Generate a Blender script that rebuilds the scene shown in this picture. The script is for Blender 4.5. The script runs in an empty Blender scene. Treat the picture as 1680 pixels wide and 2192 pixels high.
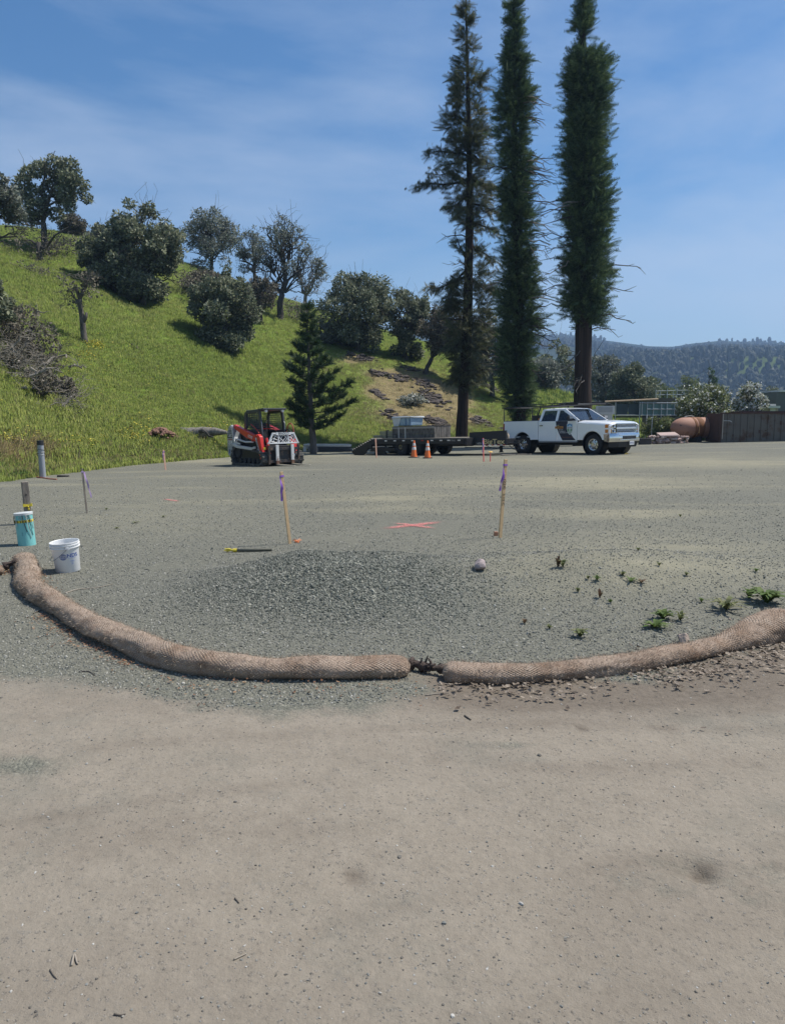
import bpy, bmesh, math, random
import numpy as np
from mathutils import Vector, Matrix, Euler

# ------------------------------------------------------------------ camera, sky, sun, exposure
HAZE = True
scene = bpy.context.scene
COL = scene.collection
F, CX, CY = 1656.0, 840.0, 1096.0          # focal length and centre of a 1680 x 2192 view
PITCH = math.radians(7.26)
CAMZ = 1.62
cam_data = bpy.data.cameras.new('camera')
cam_data.sensor_fit = 'VERTICAL'
cam_data.sensor_height = 36.0
cam_data.lens = 36.0 * F / 2192.0
cam_data.clip_start = 0.05
cam_data.clip_end = 12000
cam = bpy.data.objects.new('camera', cam_data)
cam.location = (0, 0, CAMZ)
cam.rotation_euler = (math.pi / 2 - PITCH, 0, 0)
COL.objects.link(cam)
scene.camera = cam

SUN_EL, SUN_AZ = math.radians(58), math.radians(70)     # azimuth from +Y towards +X
SUN_DIR = Vector((math.cos(SUN_EL) * math.sin(SUN_AZ), math.cos(SUN_EL) * math.cos(SUN_AZ), math.sin(SUN_EL)))
sun_data = bpy.data.lights.new('sun', 'SUN')
sun_data.energy = 4.7
sun_data.angle = math.radians(0.53)
sun_data.color = (1.0, 0.955, 0.88)
sun = bpy.data.objects.new('sun', sun_data)
sun.rotation_euler = SUN_DIR.to_track_quat('Z', 'Y').to_euler()
sun.location = (30, 10, 60)
COL.objects.link(sun)

world = bpy.data.worlds.new('World')
scene.world = world
world.use_nodes = True
wn, wl = world.node_tree.nodes, world.node_tree.links
wn.clear()
w_out = wn.new('ShaderNodeOutputWorld')
w_bg = wn.new('ShaderNodeBackground')
w_bg.inputs['Strength'].default_value = 0.098
w_sky = wn.new('ShaderNodeTexSky')
w_sky.sky_type = 'NISHITA'
w_sky.sun_disc = False
w_sky.sun_elevation = SUN_EL
w_sky.sun_rotation = SUN_AZ
w_sky.altitude = 200
w_sky.air_density = 1.0
w_sky.dust_density = 0.6
w_sky.ozone_density = 2.5
w_hsv = wn.new('ShaderNodeHueSaturation')
w_hsv.inputs['Saturation'].default_value = 1.30
wl.new(w_sky.outputs[0], w_hsv.inputs['Color'])
# thin streaky cirrus, laid out over the whole dome
w_tc = wn.new('ShaderNodeTexCoord')
w_map = wn.new('ShaderNodeMapping')
w_map.inputs['Rotation'].default_value = (0.2, 0.9, 0.3)
w_map.inputs['Location'].default_value = (0.6, 0.2, 0.35)
w_map.inputs['Scale'].default_value = (1.0, 2.4, 3.8)
wl.new(w_tc.outputs['Generated'], w_map.inputs['Vector'])
w_n1 = wn.new('ShaderNodeTexNoise')
w_n1.inputs['Scale'].default_value = 1.5
w_n1.inputs['Detail'].default_value = 9
w_n1.inputs['Roughness'].default_value = 0.56
w_n1.inputs['Distortion'].default_value = 0.25
wl.new(w_map.outputs[0], w_n1.inputs['Vector'])
w_ramp = wn.new('ShaderNodeMapRange')
w_ramp.inputs['From Min'].default_value = 0.40
w_ramp.inputs['From Max'].default_value = 0.78
w_ramp.inputs['To Max'].default_value = 0.74
wl.new(w_n1.outputs['Fac'], w_ramp.inputs['Value'])
w_mix = wn.new('ShaderNodeMix')
w_mix.data_type = 'RGBA'
wl.new(w_ramp.outputs['Result'], w_mix.inputs['Factor'])
wl.new(w_hsv.outputs['Color'], w_mix.inputs[6])
w_mix.inputs[7].default_value = (5.3, 6.1, 7.4, 1)
wl.new(w_mix.outputs[2], w_bg.inputs['Color'])
wl.new(w_bg.outputs[0], w_out.inputs['Surface'])

scene.view_settings.view_transform = 'Standard'
scene.view_settings.look = 'None'
scene.view_settings.exposure = 0.25
scene.view_settings.gamma = 1.0
scene.view_settings.use_curve_mapping = False
scene.cycles.max_bounces = 6
scene.cycles.diffuse_bounces = 3
scene.cycles.glossy_bounces = 3
scene.cycles.transmission_bounces = 4
scene.cycles.transparent_max_bounces = 16
scene.cycles.volume_bounces = 0
scene.cycles.caustics_reflective = False
scene.cycles.caustics_refractive = False
scene.cycles.use_denoising = True

# ------------------------------------------------------------------ view geometry, terrain
CP, SP = math.cos(PITCH), math.sin(PITCH)

def ray(vx, vy):
    a, b = (vx - CX) / F, -(vy - CY) / F
    return Vector((a, CP + b * SP, -SP + b * CP))

def at_y(vx, vy, Y):
    d = ray(vx, vy)
    return Vector((0, 0, CAMZ)) + d * (Y / d.y)

def project(x, y, z):
    zz = z - CAMZ
    dep = y * CP - zz * SP
    up = y * SP + zz * CP
    dep = np.maximum(dep, 0.2)
    return CX + F * x / dep, CY - F * up / dep

def smooth(a, b, x):
    t = np.clip((x - a) / (b - a), 0, 1)
    return t * t * (3 - 2 * t)

def _hash(ix, iy, seed):
    h = (ix.astype(np.int64) * 374761393 + iy.astype(np.int64) * 668265263 + seed * 974634777) & 0x7fffffff
    h = ((h ^ (h >> 13)) * 1274126177) & 0x7fffffff
    return ((h ^ (h >> 16)) & 0xffff) / 65535.0

def vnoise(x, y, seed=0):
    x = np.asarray(x, float); y = np.asarray(y, float)
    ix, iy = np.floor(x), np.floor(y)
    fx, fy = x - ix, y - iy
    fx = fx * fx * (3 - 2 * fx); fy = fy * fy * (3 - 2 * fy)
    a, b = _hash(ix, iy, seed), _hash(ix + 1, iy, seed)
    c, d = _hash(ix, iy + 1, seed), _hash(ix + 1, iy + 1, seed)
    return (a * (1 - fx) + b * fx) * (1 - fy) + (c * (1 - fx) + d * fx) * fy

def fbm(x, y, seed=0, octv=4, gain=0.5):
    s, amp, tot = 0, 1.0, 0
    x = np.asarray(x, float); y = np.asarray(y, float)
    for i in range(octv):
        s = s + amp * (vnoise(x, y, seed + i * 7) - 0.5)
        tot += amp
        x, y, amp = x * 2.03 + 11.3, y * 2.03 + 5.7, amp * gain
    return s / tot * 2

# hill: distance of its foot, and its crest, by bearing
_foot = [(-1500, 15), (-700, 17), (-300, 20), (0, 23.3), (120, 28), (250, 32.4), (485, 37.9), (650, 44), (760, 47), (980, 52), (1150, 58), (1300, 70), (1400, 80)]
_ridge = [(-1500, 330, 60), (-700, 390, 70), (-300, 440, 76), (0, 492, 80), (100, 497, 82), (200, 507, 84), (300, 537, 86), (400, 562, 88),
          (480, 590, 90), (560, 622, 91), (620, 645, 91), (690, 668, 90), (800, 697, 89), (900, 730, 88), (1000, 768, 87), (1100, 802, 87),
          (1200, 842, 87), (1300, 872, 88), (1400, 890, 90), (2200, 890, 90)]
def _q(vx, vy):
    d = ray(vx, vy)
    return d.x / d.y
FQ = np.array([_q(v, 960) for v, _ in _foot]); FD = np.array([d for _, d in _foot])
RQ = np.array([_q(v, y) for v, y, _ in _ridge]); RD = np.array([d for *_, d in _ridge])
RZ = []
for v, y, d in _ridge:
    r = ray(v, y)
    RZ.append(CAMZ + d / math.hypot(r.x, r.y) * r.z)
RZ = np.array(RZ)

def lot_z(x, y):
    pl = np.clip(0.38 + 0.0237 * x - 0.01878 * y, -0.42, 0.2)
    return smooth(10, 27, y) * pl

def hill_t(x, y):
    yy = np.maximum(y, 1.0)
    q = x / yy
    d = np.hypot(x, y)
    b = np.interp(q, FQ, FD) + 0.5 * fbm(x * 0.5, y * 0.5, 41, 3)
    r = np.interp(q, RQ, RD)
    return np.where(y > 5, (d - b) / (r - b), -1.0), d, b, r, np.interp(q, RQ, RZ)

PILE = (-0.62, 7.35)
HUMP = (2.3, 7.5)
DENTS = []          # (x, y, rx, ry, depth) small hollows in the dirt road
def hgt(x, y):
    x = np.asarray(x, float); y = np.asarray(y, float)
    z = lot_z(x, y)
    # heap of crushed rock and the lower spread hump beside it
    g = np.exp(-(np.abs((x - PILE[0]) / 1.2) ** 2 + np.abs(np.where(y < PILE[1], (y - PILE[1]) / 1.15, (y - PILE[1]) / 0.75)) ** 2) ** 1.35)
    z = z + 0.262 * g * (1 + 0.25 * fbm(x * 2.2, y * 2.2, 5, 3))
    g = np.exp(-(((x - HUMP[0]) / 1.5) ** 2 + ((y - HUMP[1]) / 1.0) ** 2))
    z = z + 0.235 * g * (1 + .2 * fbm(x * 1.5, y * 1.5, 6, 3))
    z = z + 0.05 * np.exp(-(((x - 0.9) / 0.9) ** 2 + ((y - 7.4) / 0.9) ** 2))
    # tail of the bank behind the loader
    near = smooth(60, 4, y)
    z = z + near * (0.012 * fbm(x * 1.4, y * 1.4, 2, 4) + 0.030 * fbm(x * 0.35, y * 0.35, 3, 3))
    t, d, b, r, rz = hill_t(x, y)
    tc = np.clip(t, 0, 1)
    f = 0.6 * tc + 0.4 * tc * tc * (3 - 2 * tc)
    f = f * smooth(-0.01, 0.06, tc + 0.0)
    h = rz * f
    h = np.where(t > 1, rz - np.clip(d - r, 0, 40) * 0.22, h)
    bump = 0.5 * fbm(x * 0.12, y * 0.12, 21, 4) + 0.12 * fbm(x * 0.6, y * 0.6, 22, 3)
    h = h + bump * smooth(0.02, 0.2, tc) * np.clip(rz / 8, 0, 1)
    z = np.where(t > 0, z * (1 - smooth(0, 0.25, tc)) + np.maximum(h, -0.5), z)
    # open ground to the right drops a little towards the valley
    z = z - 0.9 * smooth(60, 130, d) * (rz < 3)
    for (dx, dy, rx, ry, dp) in DENTS:
        z = z - dp * np.exp(-(((x - dx) / rx) ** 2 + ((y - dy) / ry) ** 2))
    return z

def on(vx, vy, lift=0.0):
    """point where the line of sight through a picture point meets the ground"""
    d = ray(vx, vy)
    d = d / math.hypot(d.x, d.y)
    s = np.concatenate([np.arange(1.5, 14, 0.01), np.arange(14, 130, 0.04)])
    X, Y = d.x * s, d.y * s
    below = (CAMZ + d.z * s) < hgt(X, Y) + lift
    i = int(np.argmax(below)) if below.any() else len(s) - 1
    return Vector((X[i], Y[i], float(hgt(X[i], Y[i])) + lift))

def z_at(x, y):
    return float(hgt(x, y))

for (vx, vy, rx, ry, dp) in [(1470, 1855, .10, .07, .03), (1502, 1880, .04, .04, .035), (755, 1882, .06, .05, .02), (1238, 1563, .07, .03, .02),
                             (1490, 1615, .12, .05, .012), (1585, 1640, .14, .05, .012), (1640, 1860, .12, .1, .012), (1000, 1700, .3, .2, .01)]:
    _p = on(vx, vy)
    DENTS.append((_p.x, _p.y, rx, ry, dp))

_rg = random.Random(7)
for _i in range(46):
    _y = 1.6 + 3.0 * _rg.random(); _x = _rg.uniform(-.62, .62) * (_y + .6)
    DENTS.append((_x, _y, _rg.uniform(.03, .11), _rg.uniform(.03, .07), _rg.uniform(-.004, .008)))

# ------------------------------------------------------------------ object helpers
def tag(o, label=None, cat=None, group=None, kind=None):
    if label: o['label'] = label
    if cat: o['category'] = cat
    if group: o['group'] = group
    if kind: o['kind'] = kind
    return o

def thing(name, label, cat, loc=(0, 0, 0), rotz=0.0, group=None, rot=None):
    o = bpy.data.objects.new(name, None)
    o.empty_display_size = 0.2
    COL.objects.link(o)
    o.location = loc
    o.rotation_euler = rot if rot else (0, 0, rotz)
    return tag(o, label, cat, group)

def copy_tree(o, parent=None):
    c = o.copy()
    COL.objects.link(c)
    if parent is not None: c.parent = parent
    for ch in list(o.children): copy_tree(ch, c)
    return c

class MB:
    """collects shapes and links them as one mesh object"""
    def __init__(self):
        self.v, self.f = [], []
    def add(self, vs, fs):
        n = len(self.v)
        self.v.extend([tuple(p) for p in vs])
        self.f.extend([tuple(i + n for i in f) for f in fs])
        return self
    def box(self, c, s, rot=None, taper=None):
        hx, hy, hz = s[0] / 2, s[1] / 2, s[2] / 2
        pts = []
        for z in (-hz, hz):
            k = 1 if (z < 0 or taper is None) else taper
            for x, y in ((-hx, -hy), (hx, -hy), (hx, hy), (-hx, hy)):
                pts.append(Vector((x * k, y * k, z)))
        if rot is not None:
            m = Euler(rot).to_matrix()
            pts = [m @ p for p in pts]
        c = Vector(c)
        return self.add([p + c for p in pts], [(3, 2, 1, 0), (4, 5, 6, 7), (0, 1, 5, 4), (1, 2, 6, 5), (2, 3, 7, 6), (3, 0, 4, 7)])
    def hexa(self, p):
        """eight corners: four below (ccw), four above"""
        return self.add(p, [(3, 2, 1, 0), (4, 5, 6, 7), (0, 1, 5, 4), (1, 2, 6, 5), (2, 3, 7, 6), (3, 0, 4, 7)])
    def tube(self, pts, r, n=8, cap=True, squash=1.0):
        pts = [Vector(p) for p in pts]
        m = len(pts)
        rs = r if isinstance(r, (list, tuple)) else [r] * m
        vs, fs = [], []
        t0 = (pts[1] - pts[0]).normalized()
        ref = Vector((0, 0, 1)) if abs(t0.z) < 0.9 else Vector((1, 0, 0))
        nrm = t0.cross(ref).normalized()
        for i, p in enumerate(pts):
            a, b = pts[max(i - 1, 0)], pts[min(i + 1, m - 1)]
            t = (b - a)
            t = t.normalized() if t.length > 1e-9 else t0
            nrm = (nrm - t * nrm.dot(t))
            nrm = nrm.normalized() if nrm.length > 1e-6 else t.orthogonal().normalized()
            bi = t.cross(nrm)
            for k in range(n):
                an = 2 * math.pi * k / n
                vs.append(p + (nrm * math.cos(an) + bi * math.sin(an) * squash) * rs[i])
        for i in range(m - 1):
            for k in range(n):
                k2 = (k + 1) % n
                fs.append((i * n + k, i * n + k2, (i + 1) * n + k2, (i + 1) * n + k))
        if cap:
            fs.append(tuple(range(n - 1, -1, -1)))
            fs.append(tuple((m - 1) * n + k for k in range(n)))
        return self.add(vs, fs)
    def cyl(self, a, b, r0, r1=None, n=16, cap=True):
        return self.tube([a, b], [r0, r0 if r1 is None else r1], n, cap)
    def prism(self, poly, axis, a0, a1):
        """polygon in the plane across axis ('x': (y,z), 'y': (x,z), 'z': (x,y)), pushed from a0 to a1"""
        def pt(p, a):
            return {'x': (a, p[0], p[1]), 'y': (p[0], a, p[1]), 'z': (p[0], p[1], a)}[axis]
        n = len(poly)
        vs = [pt(p, a0) for p in poly] + [pt(p, a1) for p in poly]
        fs = [tuple(range(n)), tuple(range(2 * n - 1, n - 1, -1))]
        for i in range(n):
            j = (i + 1) % n
            fs.append((i, i + n, j + n, j))
        return self.add(vs, fs)
    def lathe(self, prof, n=24, c=(0, 0, 0), axis='z', close=False):
        vs, fs = [], []
        for (r, h) in prof:
            for k in range(n):
                a = 2 * math.pi * k / n
                x, y = r * math.cos(a), r * math.sin(a)
                q = {'z': (x, y, h), 'y': (x, h, y), 'x': (h, x, y)}[axis]
                vs.append((q[0] + c[0], q[1] + c[1], q[2] + c[2]))
        m = len(prof)
        for i in range(m - 1):
            for k in range(n):
                k2 = (k + 1) % n
                fs.append((i * n + k, i * n + k2, (i + 1) * n + k2, (i + 1) * n + k))
        if close:
            fs.append(tuple(range(n - 1, -1, -1)))
            fs.append(tuple((m - 1) * n + k for k in range(n)))
        return self.add(vs, fs)
    def build(self, name, mat, parent=None, smooth=False, bevel=0.0, kind=None, loc=None, fix=True):
        me = bpy.data.meshes.new(name)
        me.from_pydata(self.v, [], self.f)
        if fix:
            bm = bmesh.new()
            bm.from_mesh(me)
            bmesh.ops.recalc_face_normals(bm, faces=bm.faces)
            bm.to_mesh(me)
            bm.free()
        me.materials.append(mat)
        if smooth:
            me.polygons.foreach_set('use_smooth', [True] * len(me.polygons))
        o = bpy.data.objects.new(name, me)
        COL.objects.link(o)
        if smooth == 'auto':
            md = o.modifiers.new('edges', 'EDGE_SPLIT')
            md.split_angle = math.radians(40)
        if bevel:
            md = o.modifiers.new('bevel', 'BEVEL')
            md.width = bevel
            md.segments = 2
            md.limit_method = 'ANGLE'
            md.angle_limit = math.radians(40)
        if parent is not None: o.parent = parent
        if loc is not None: o.location = loc
        if kind: o['kind'] = kind
        return o

def tri_mesh(name, V, T, mat, parent=None, kind=None, smooth=False, link=True):
    """triangle soup from numpy arrays"""
    V = np.ascontiguousarray(V, np.float32); T = np.ascontiguousarray(T, np.int32)
    me = bpy.data.meshes.new(name)
    me.vertices.add(len(V)); me.vertices.foreach_set('co', V.ravel())
    me.loops.add(T.size); me.loops.foreach_set('vertex_index', T.ravel())
    me.polygons.add(len(T))
    me.polygons.foreach_set('loop_start', np.arange(0, T.size, T.shape[1], dtype=np.int32))
    if smooth: me.polygons.foreach_set('use_smooth', np.ones(len(T), bool))
    me.update(calc_edges=True)
    me.materials.append(mat)
    o = bpy.data.objects.new(name, me)
    if link: COL.objects.link(o)
    if parent is not None: o.parent = parent
    if kind: o['kind'] = kind
    return o

def stamp(tv, tt, mats):
    """copies of a small template under many 3x4 transforms, as one vertex and face array"""
    mats = np.asarray(mats, float)
    n, k = len(mats), len(tv)
    V = np.einsum('nij,kj->nki', mats[:, :, :3], tv) + mats[:, None, :, 3]
    T = tt[None] + (np.arange(n) * k)[:, None, None]
    return V.reshape(-1, 3), T.reshape(-1, tt.shape[1])

def frames(pos, dirs, rng, size, roll=None, up=None):
    """n x 3 x 4: local +x along dirs, random roll, uniform size"""
    n = len(pos)
    d = dirs / np.maximum(np.linalg.norm(dirs, axis=1, keepdims=True), 1e-9)
    a = rng.normal(size=(n, 3)) if up is None else np.broadcast_to(up, (n, 3)) + rng.normal(size=(n, 3)) * 0.25
    y = a - d * np.sum(a * d, axis=1, keepdims=True)
    y /= np.maximum(np.linalg.norm(y, axis=1, keepdims=True), 1e-9)
    z = np.cross(d, y)
    m = np.stack([d, y, z, np.zeros_like(d)], axis=2)
    m[:, :, :3] *= np.asarray(size).reshape(-1, 1, 1)
    m[:, :, 3] = pos
    return m

def scatter(name, pos, rot, scl, idx, protos, label=None):
    """a mass of small pieces: points carrying a turn, a size and a choice of piece"""
    me = bpy.data.meshes.new(name)
    n = len(pos)
    me.vertices.add(n)
    me.vertices.foreach_set('co', np.ascontiguousarray(pos, np.float32).ravel())
    a = me.attributes.new('turn', 'FLOAT_VECTOR', 'POINT'); a.data.foreach_set('vector', np.ascontiguousarray(rot, np.float32).ravel())
    a = me.attributes.new('size', 'FLOAT', 'POINT'); a.data.foreach_set('value', np.ascontiguousarray(scl, np.float32))
    a = me.attributes.new('pick', 'INT', 'POINT'); a.data.foreach_set('value', np.ascontiguousarray(idx, np.int32))
    o = bpy.data.objects.new(name, me)
    COL.objects.link(o)
    col = bpy.data.collections.new(name + '_pieces')
    for p in protos: col.objects.link(p)
    ng = bpy.data.node_groups.new(name, 'GeometryNodeTree')
    ng.interface.new_socket('Geometry', in_out='INPUT', socket_type='NodeSocketGeometry')
    ng.interface.new_socket('Geometry', in_out='OUTPUT', socket_type='NodeSocketGeometry')
    N, L = ng.nodes, ng.links
    gi, go = N.new('NodeGroupInput'), N.new('NodeGroupOutput')
    ci = N.new('GeometryNodeCollectionInfo')
    ci.inputs['Collection'].default_value = col
    ci.inputs['Separate Children'].default_value = True
    ci.inputs['Reset Children'].default_value = True
    iop = N.new('GeometryNodeInstanceOnPoints')
    def att(nm, tp):
        q = N.new('GeometryNodeInputNamedAttribute'); q.data_type = tp; q.inputs['Name'].default_value = nm
        return q.outputs['Attribute']
    e2r = N.new('FunctionNodeEulerToRotation')
    L.new(att('turn', 'FLOAT_VECTOR'), e2r.inputs[0])
    L.new(gi.outputs[0], iop.inputs['Points'])
    L.new(ci.outputs[0], iop.inputs['Instance'])
    iop.inputs['Pick Instance'].default_value = True
    L.new(att('pick', 'INT'), iop.inputs['Instance Index'])
    L.new(e2r.outputs[0], iop.inputs['Rotation'])
    L.new(att('size', 'FLOAT'), iop.inputs['Scale'])
    L.new(iop.outputs[0], go.inputs[0])
    md = o.modifiers.new('scatter', 'NODES')
    md.node_group = ng
    return tag(o, label, None, None, 'stuff')

# ------------------------------------------------------------------ materials
def nt(name):
    m = bpy.data.materials.new(name)
    m.use_nodes = True
    n = m.node_tree.nodes
    b = n.get('Principled BSDF')
    return m, n, m.node_tree.links, b

def pm(name, col, rough=0.6, metal=0.0, var=0.12, scale=6.0, bump=0.0, bscale=60.0, spec=0.5, rust=None, rust_amt=0.4, coat=0.0):
    """painted / plain surface with slight mottling, optional rust or dirt patches and fine relief"""
    m, n, l, b = nt(name)
    tc = n.new('ShaderNodeTexCoord')
    nz = n.new('ShaderNodeTexNoise'); nz.inputs['Scale'].default_value = scale; nz.inputs['Detail'].default_value = 6
    l.new(tc.outputs['Object'], nz.inputs['Vector'])
    mx = n.new('ShaderNodeMix'); mx.data_type = 'RGBA'
    c1 = [max(0, c * (1 - var)) for c in col]; c2 = [min(1, c * (1 + var)) for c in col]
    mx.inputs[6].default_value = (*c1, 1); mx.inputs[7].default_value = (*c2, 1)
    l.new(nz.outputs['Fac'], mx.inputs['Factor'])
    out = mx.outputs[2]
    if rust:
        n2 = n.new('ShaderNodeTexNoise'); n2.inputs['Scale'].default_value = scale * 0.8; n2.inputs['Detail'].default_value = 10; n2.inputs['Roughness'].default_value = 0.65
        l.new(tc.outputs['Object'], n2.inputs['Vector'])
        mr = n.new('ShaderNodeMapRange'); mr.inputs['From Min'].default_value = 0.62 - rust_amt * 0.4; mr.inputs['From Max'].default_value = 0.72 - rust_amt * 0.3
        l.new(n2.outputs['Fac'], mr.inputs['Value'])
        m2 = n.new('ShaderNodeMix'); m2.data_type = 'RGBA'
        l.new(mr.outputs['Result'], m2.inputs['Factor'])
        l.new(out, m2.inputs[6]); m2.inputs[7].default_value = (*rust, 1)
        out = m2.outputs[2]
    l.new(out, b.inputs['Base Color'])
    b.inputs['Roughness'].default_value = rough
    b.inputs['Metallic'].default_value = metal
    b.inputs['Specular IOR Level'].default_value = spec
    if coat: b.inputs['Coat Weight'].default_value = coat
    if bump:
        n3 = n.new('ShaderNodeTexNoise'); n3.inputs['Scale'].default_value = bscale; n3.inputs['Detail'].default_value = 5
        l.new(tc.outputs['Object'], n3.inputs['Vector'])
        bp = n.new('ShaderNodeBump'); bp.inputs['Strength'].default_value = bump; bp.inputs['Distance'].default_value = 0.02
        l.new(n3.outputs['Fac'], bp.inputs['Height'])
        l.new(bp.outputs['Normal'], b.inputs['Normal'])
    return m

def leaf(name, cols, trans=0.25, rough=0.75, inst=False, patch=0.0, patch_scale=0.15, upright=0.0):
    """leaves: each its own shade between the given colours"""
    m, n, l, b = nt(name)
    if inst:
        src = n.new('ShaderNodeObjectInfo').outputs['Random']
    else:
        src = n.new('ShaderNodeNewGeometry').outputs['Random Per Island']
    if patch:
        loc = n.new('ShaderNodeObjectInfo').outputs['Location'] if inst else n.new('ShaderNodeNewGeometry').outputs['Position']
        nz = n.new('ShaderNodeTexNoise'); nz.inputs['Scale'].default_value = patch_scale; nz.inputs['Detail'].default_value = 5
        l.new(loc, nz.inputs['Vector'])
        mm = n.new('ShaderNodeMath'); mm.operation = 'MULTIPLY_ADD'
        l.new(nz.outputs['Fac'], mm.inputs[0]); mm.inputs[1].default_value = patch * 2.2; mm.inputs[2].default_value = -patch * 1.1
        ad = n.new('ShaderNodeMath'); ad.operation = 'ADD'; ad.use_clamp = True
        l.new(mm.outputs[0], ad.inputs[0]); l.new(src, ad.inputs[1])
        src = ad.outputs[0]
    rp = n.new('ShaderNodeValToRGB')
    cr = rp.color_ramp
    while len(cr.elements) < len(cols): cr.elements.new(0.5)
    for i, c in enumerate(cols):
        cr.elements[i].position = i / max(1, len(cols) - 1)
        cr.elements[i].color = (*c, 1)
    l.new(src, rp.inputs['Fac'])
    l.new(rp.outputs['Color'], b.inputs['Base Color'])
    b.inputs['Roughness'].default_value = rough
    b.inputs['Specular IOR Level'].default_value = 0.3
    nrm = None
    if upright:
        # blades and leaves shade as the sward they make up
        va = n.new('ShaderNodeVectorMath'); va.operation = 'SCALE'; va.inputs['Scale'].default_value = 1 - upright
        l.new(n.new('ShaderNodeNewGeometry').outputs['Normal'], va.inputs[0])
        vb = n.new('ShaderNodeVectorMath'); vb.operation = 'ADD'; vb.inputs[1].default_value = (0, 0, upright)
        l.new(va.outputs[0], vb.inputs[0])
        vc = n.new('ShaderNodeVectorMath'); vc.operation = 'NORMALIZE'
        l.new(vb.outputs[0], vc.inputs[0])
        nrm = vc.outputs[0]
        l.new(nrm, b.inputs['Normal'])
    if trans:
        tr = n.new('ShaderNodeBsdfTranslucent')
        l.new(rp.outputs['Color'], tr.inputs['Color'])
        ms = n.new('ShaderNodeMixShader'); ms.inputs[0].default_value = trans
        l.new(b.outputs[0], ms.inputs[1]); l.new(tr.outputs[0], ms.inputs[2])
        l.new(ms.outputs[0], n['Material Output'].inputs['Surface'])
    return m

def bark(name, c1, c2, scale=8.0, stretch=0.15, bump=0.6):
    m, n, l, b = nt(name)
    tc = n.new('ShaderNodeTexCoord')
    mp = n.new('ShaderNodeMapping'); mp.inputs['Scale'].default_value = (1, 1, stretch)
    l.new(tc.outputs['Object'], mp.inputs['Vector'])
    nz = n.new('ShaderNodeTexNoise'); nz.inputs['Scale'].default_value = scale; nz.inputs['Detail'].default_value = 8; nz.inputs['Roughness'].default_value = 0.65
    l.new(mp.outputs[0], nz.inputs['Vector'])
    rp = n.new('ShaderNodeValToRGB')
    rp.color_ramp.elements[0].position = 0.35; rp.color_ramp.elements[0].color = (*c1, 1)
    rp.color_ramp.elements[1].position = 0.65; rp.color_ramp.elements[1].color = (*c2, 1)
    l.new(nz.outputs['Fac'], rp.inputs['Fac'])
    l.new(rp.outputs['Color'], b.inputs['Base Color'])
    b.inputs['Roughness'].default_value = 0.9
    b.inputs['Specular IOR Level'].default_value = 0.2
    bp = n.new('ShaderNodeBump'); bp.inputs['Strength'].default_value = bump; bp.inputs['Distance'].default_value = 0.05
    l.new(nz.outputs['Fac'], bp.inputs['Height']); l.new(bp.outputs['Normal'], b.inputs['Normal'])
    return m

def glass(name, tint=(0.35, 0.4, 0.42), clear=0.55, rough=0.03):
    m, n, l, b = nt(name)
    tr = n.new('ShaderNodeBsdfTransparent'); tr.inputs['Color'].default_value = (*tint, 1)
    gl = n.new('ShaderNodeBsdfGlossy'); gl.inputs['Roughness'].default_value = rough; gl.inputs['Color'].default_value = (0.9, 0.95, 1, 1)
    fr = n.new('ShaderNodeLayerWeight'); fr.inputs['Blend'].default_value = 0.5
    pw = n.new('ShaderNodeMath'); pw.operation = 'POWER'; l.new(fr.outputs['Facing'], pw.inputs[0]); pw.inputs[1].default_value = 4.0
    ma = n.new('ShaderNodeMath'); ma.operation = 'MULTIPLY_ADD'; l.new(pw.outputs[0], ma.inputs[0]); ma.inputs[1].default_value = 0.8; ma.inputs[2].default_value = 0.05
    ms = n.new('ShaderNodeMixShader')
    l.new(ma.outputs[0], ms.inputs[0]); l.new(tr.outputs[0], ms.inputs[1]); l.new(gl.outputs[0], ms.inputs[2])
    l.new(ms.outputs[0], n['Material Output'].inputs['Surface'])
    return m

# flat lettering, turned to meshes while the scene is still empty
TEXT = {}
for _s in ['TL8R2', 'OC9187', 'TAKEUCHI', 'BRADCO', 'BigTex', '14PH', 'BUTTE', 'N', 'NDS', '(224)', '3.12 C', 'TRUST', '800-UP-RENTS', '8T47261', 'SDR35', '16195462']:
    _c = bpy.data.curves.new('lettering', 'FONT')
    _c.body = _s
    _c.align_x = 'CENTER'; _c.align_y = 'CENTER'
    _c.extrude = 0.0
    _c.offset = 0.012
    _o = bpy.data.objects.new('lettering', _c)
    COL.objects.link(_o)
    bpy.context.view_layer.update()
    _me = bpy.data.meshes.new_from_object(_o.evaluated_get(bpy.context.evaluated_depsgraph_get()))
    TEXT[_s] = _me
    bpy.data.objects.remove(_o)

def lettering(s, mat, parent, origin, right, up, height, name='lettering', width=None):
    """print s at origin; right / up are the reading directions"""
    me = TEXT[s].copy()
    right, up = Vector(right).normalized(), Vector(up).normalized()
    k = height / 0.7
    xs = [v.co.x for v in me.vertices]
    w = max(xs) - min(xs)
    kx = k if width is None else width / w
    nrm = right.cross(up)
    for v in me.vertices:
        c = v.co.copy()
        v.co = Vector(origin) + right * (c.x * kx) + up * (c.y * k) + nrm * c.z
    me.materials.clear(); me.materials.append(mat)
    o = bpy.data.objects.new(name, me)
    COL.objects.link(o)
    if parent is not None: o.parent = parent
    o['kind'] = 'stuff'
    return o
# ------------------------------------------------------------------ ground materials
def blob(vx, vy, cx, cy, rx, ry):
    return np.exp(-(((vx - cx) / rx) ** 2 + ((vy - cy) / ry) ** 2))

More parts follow.
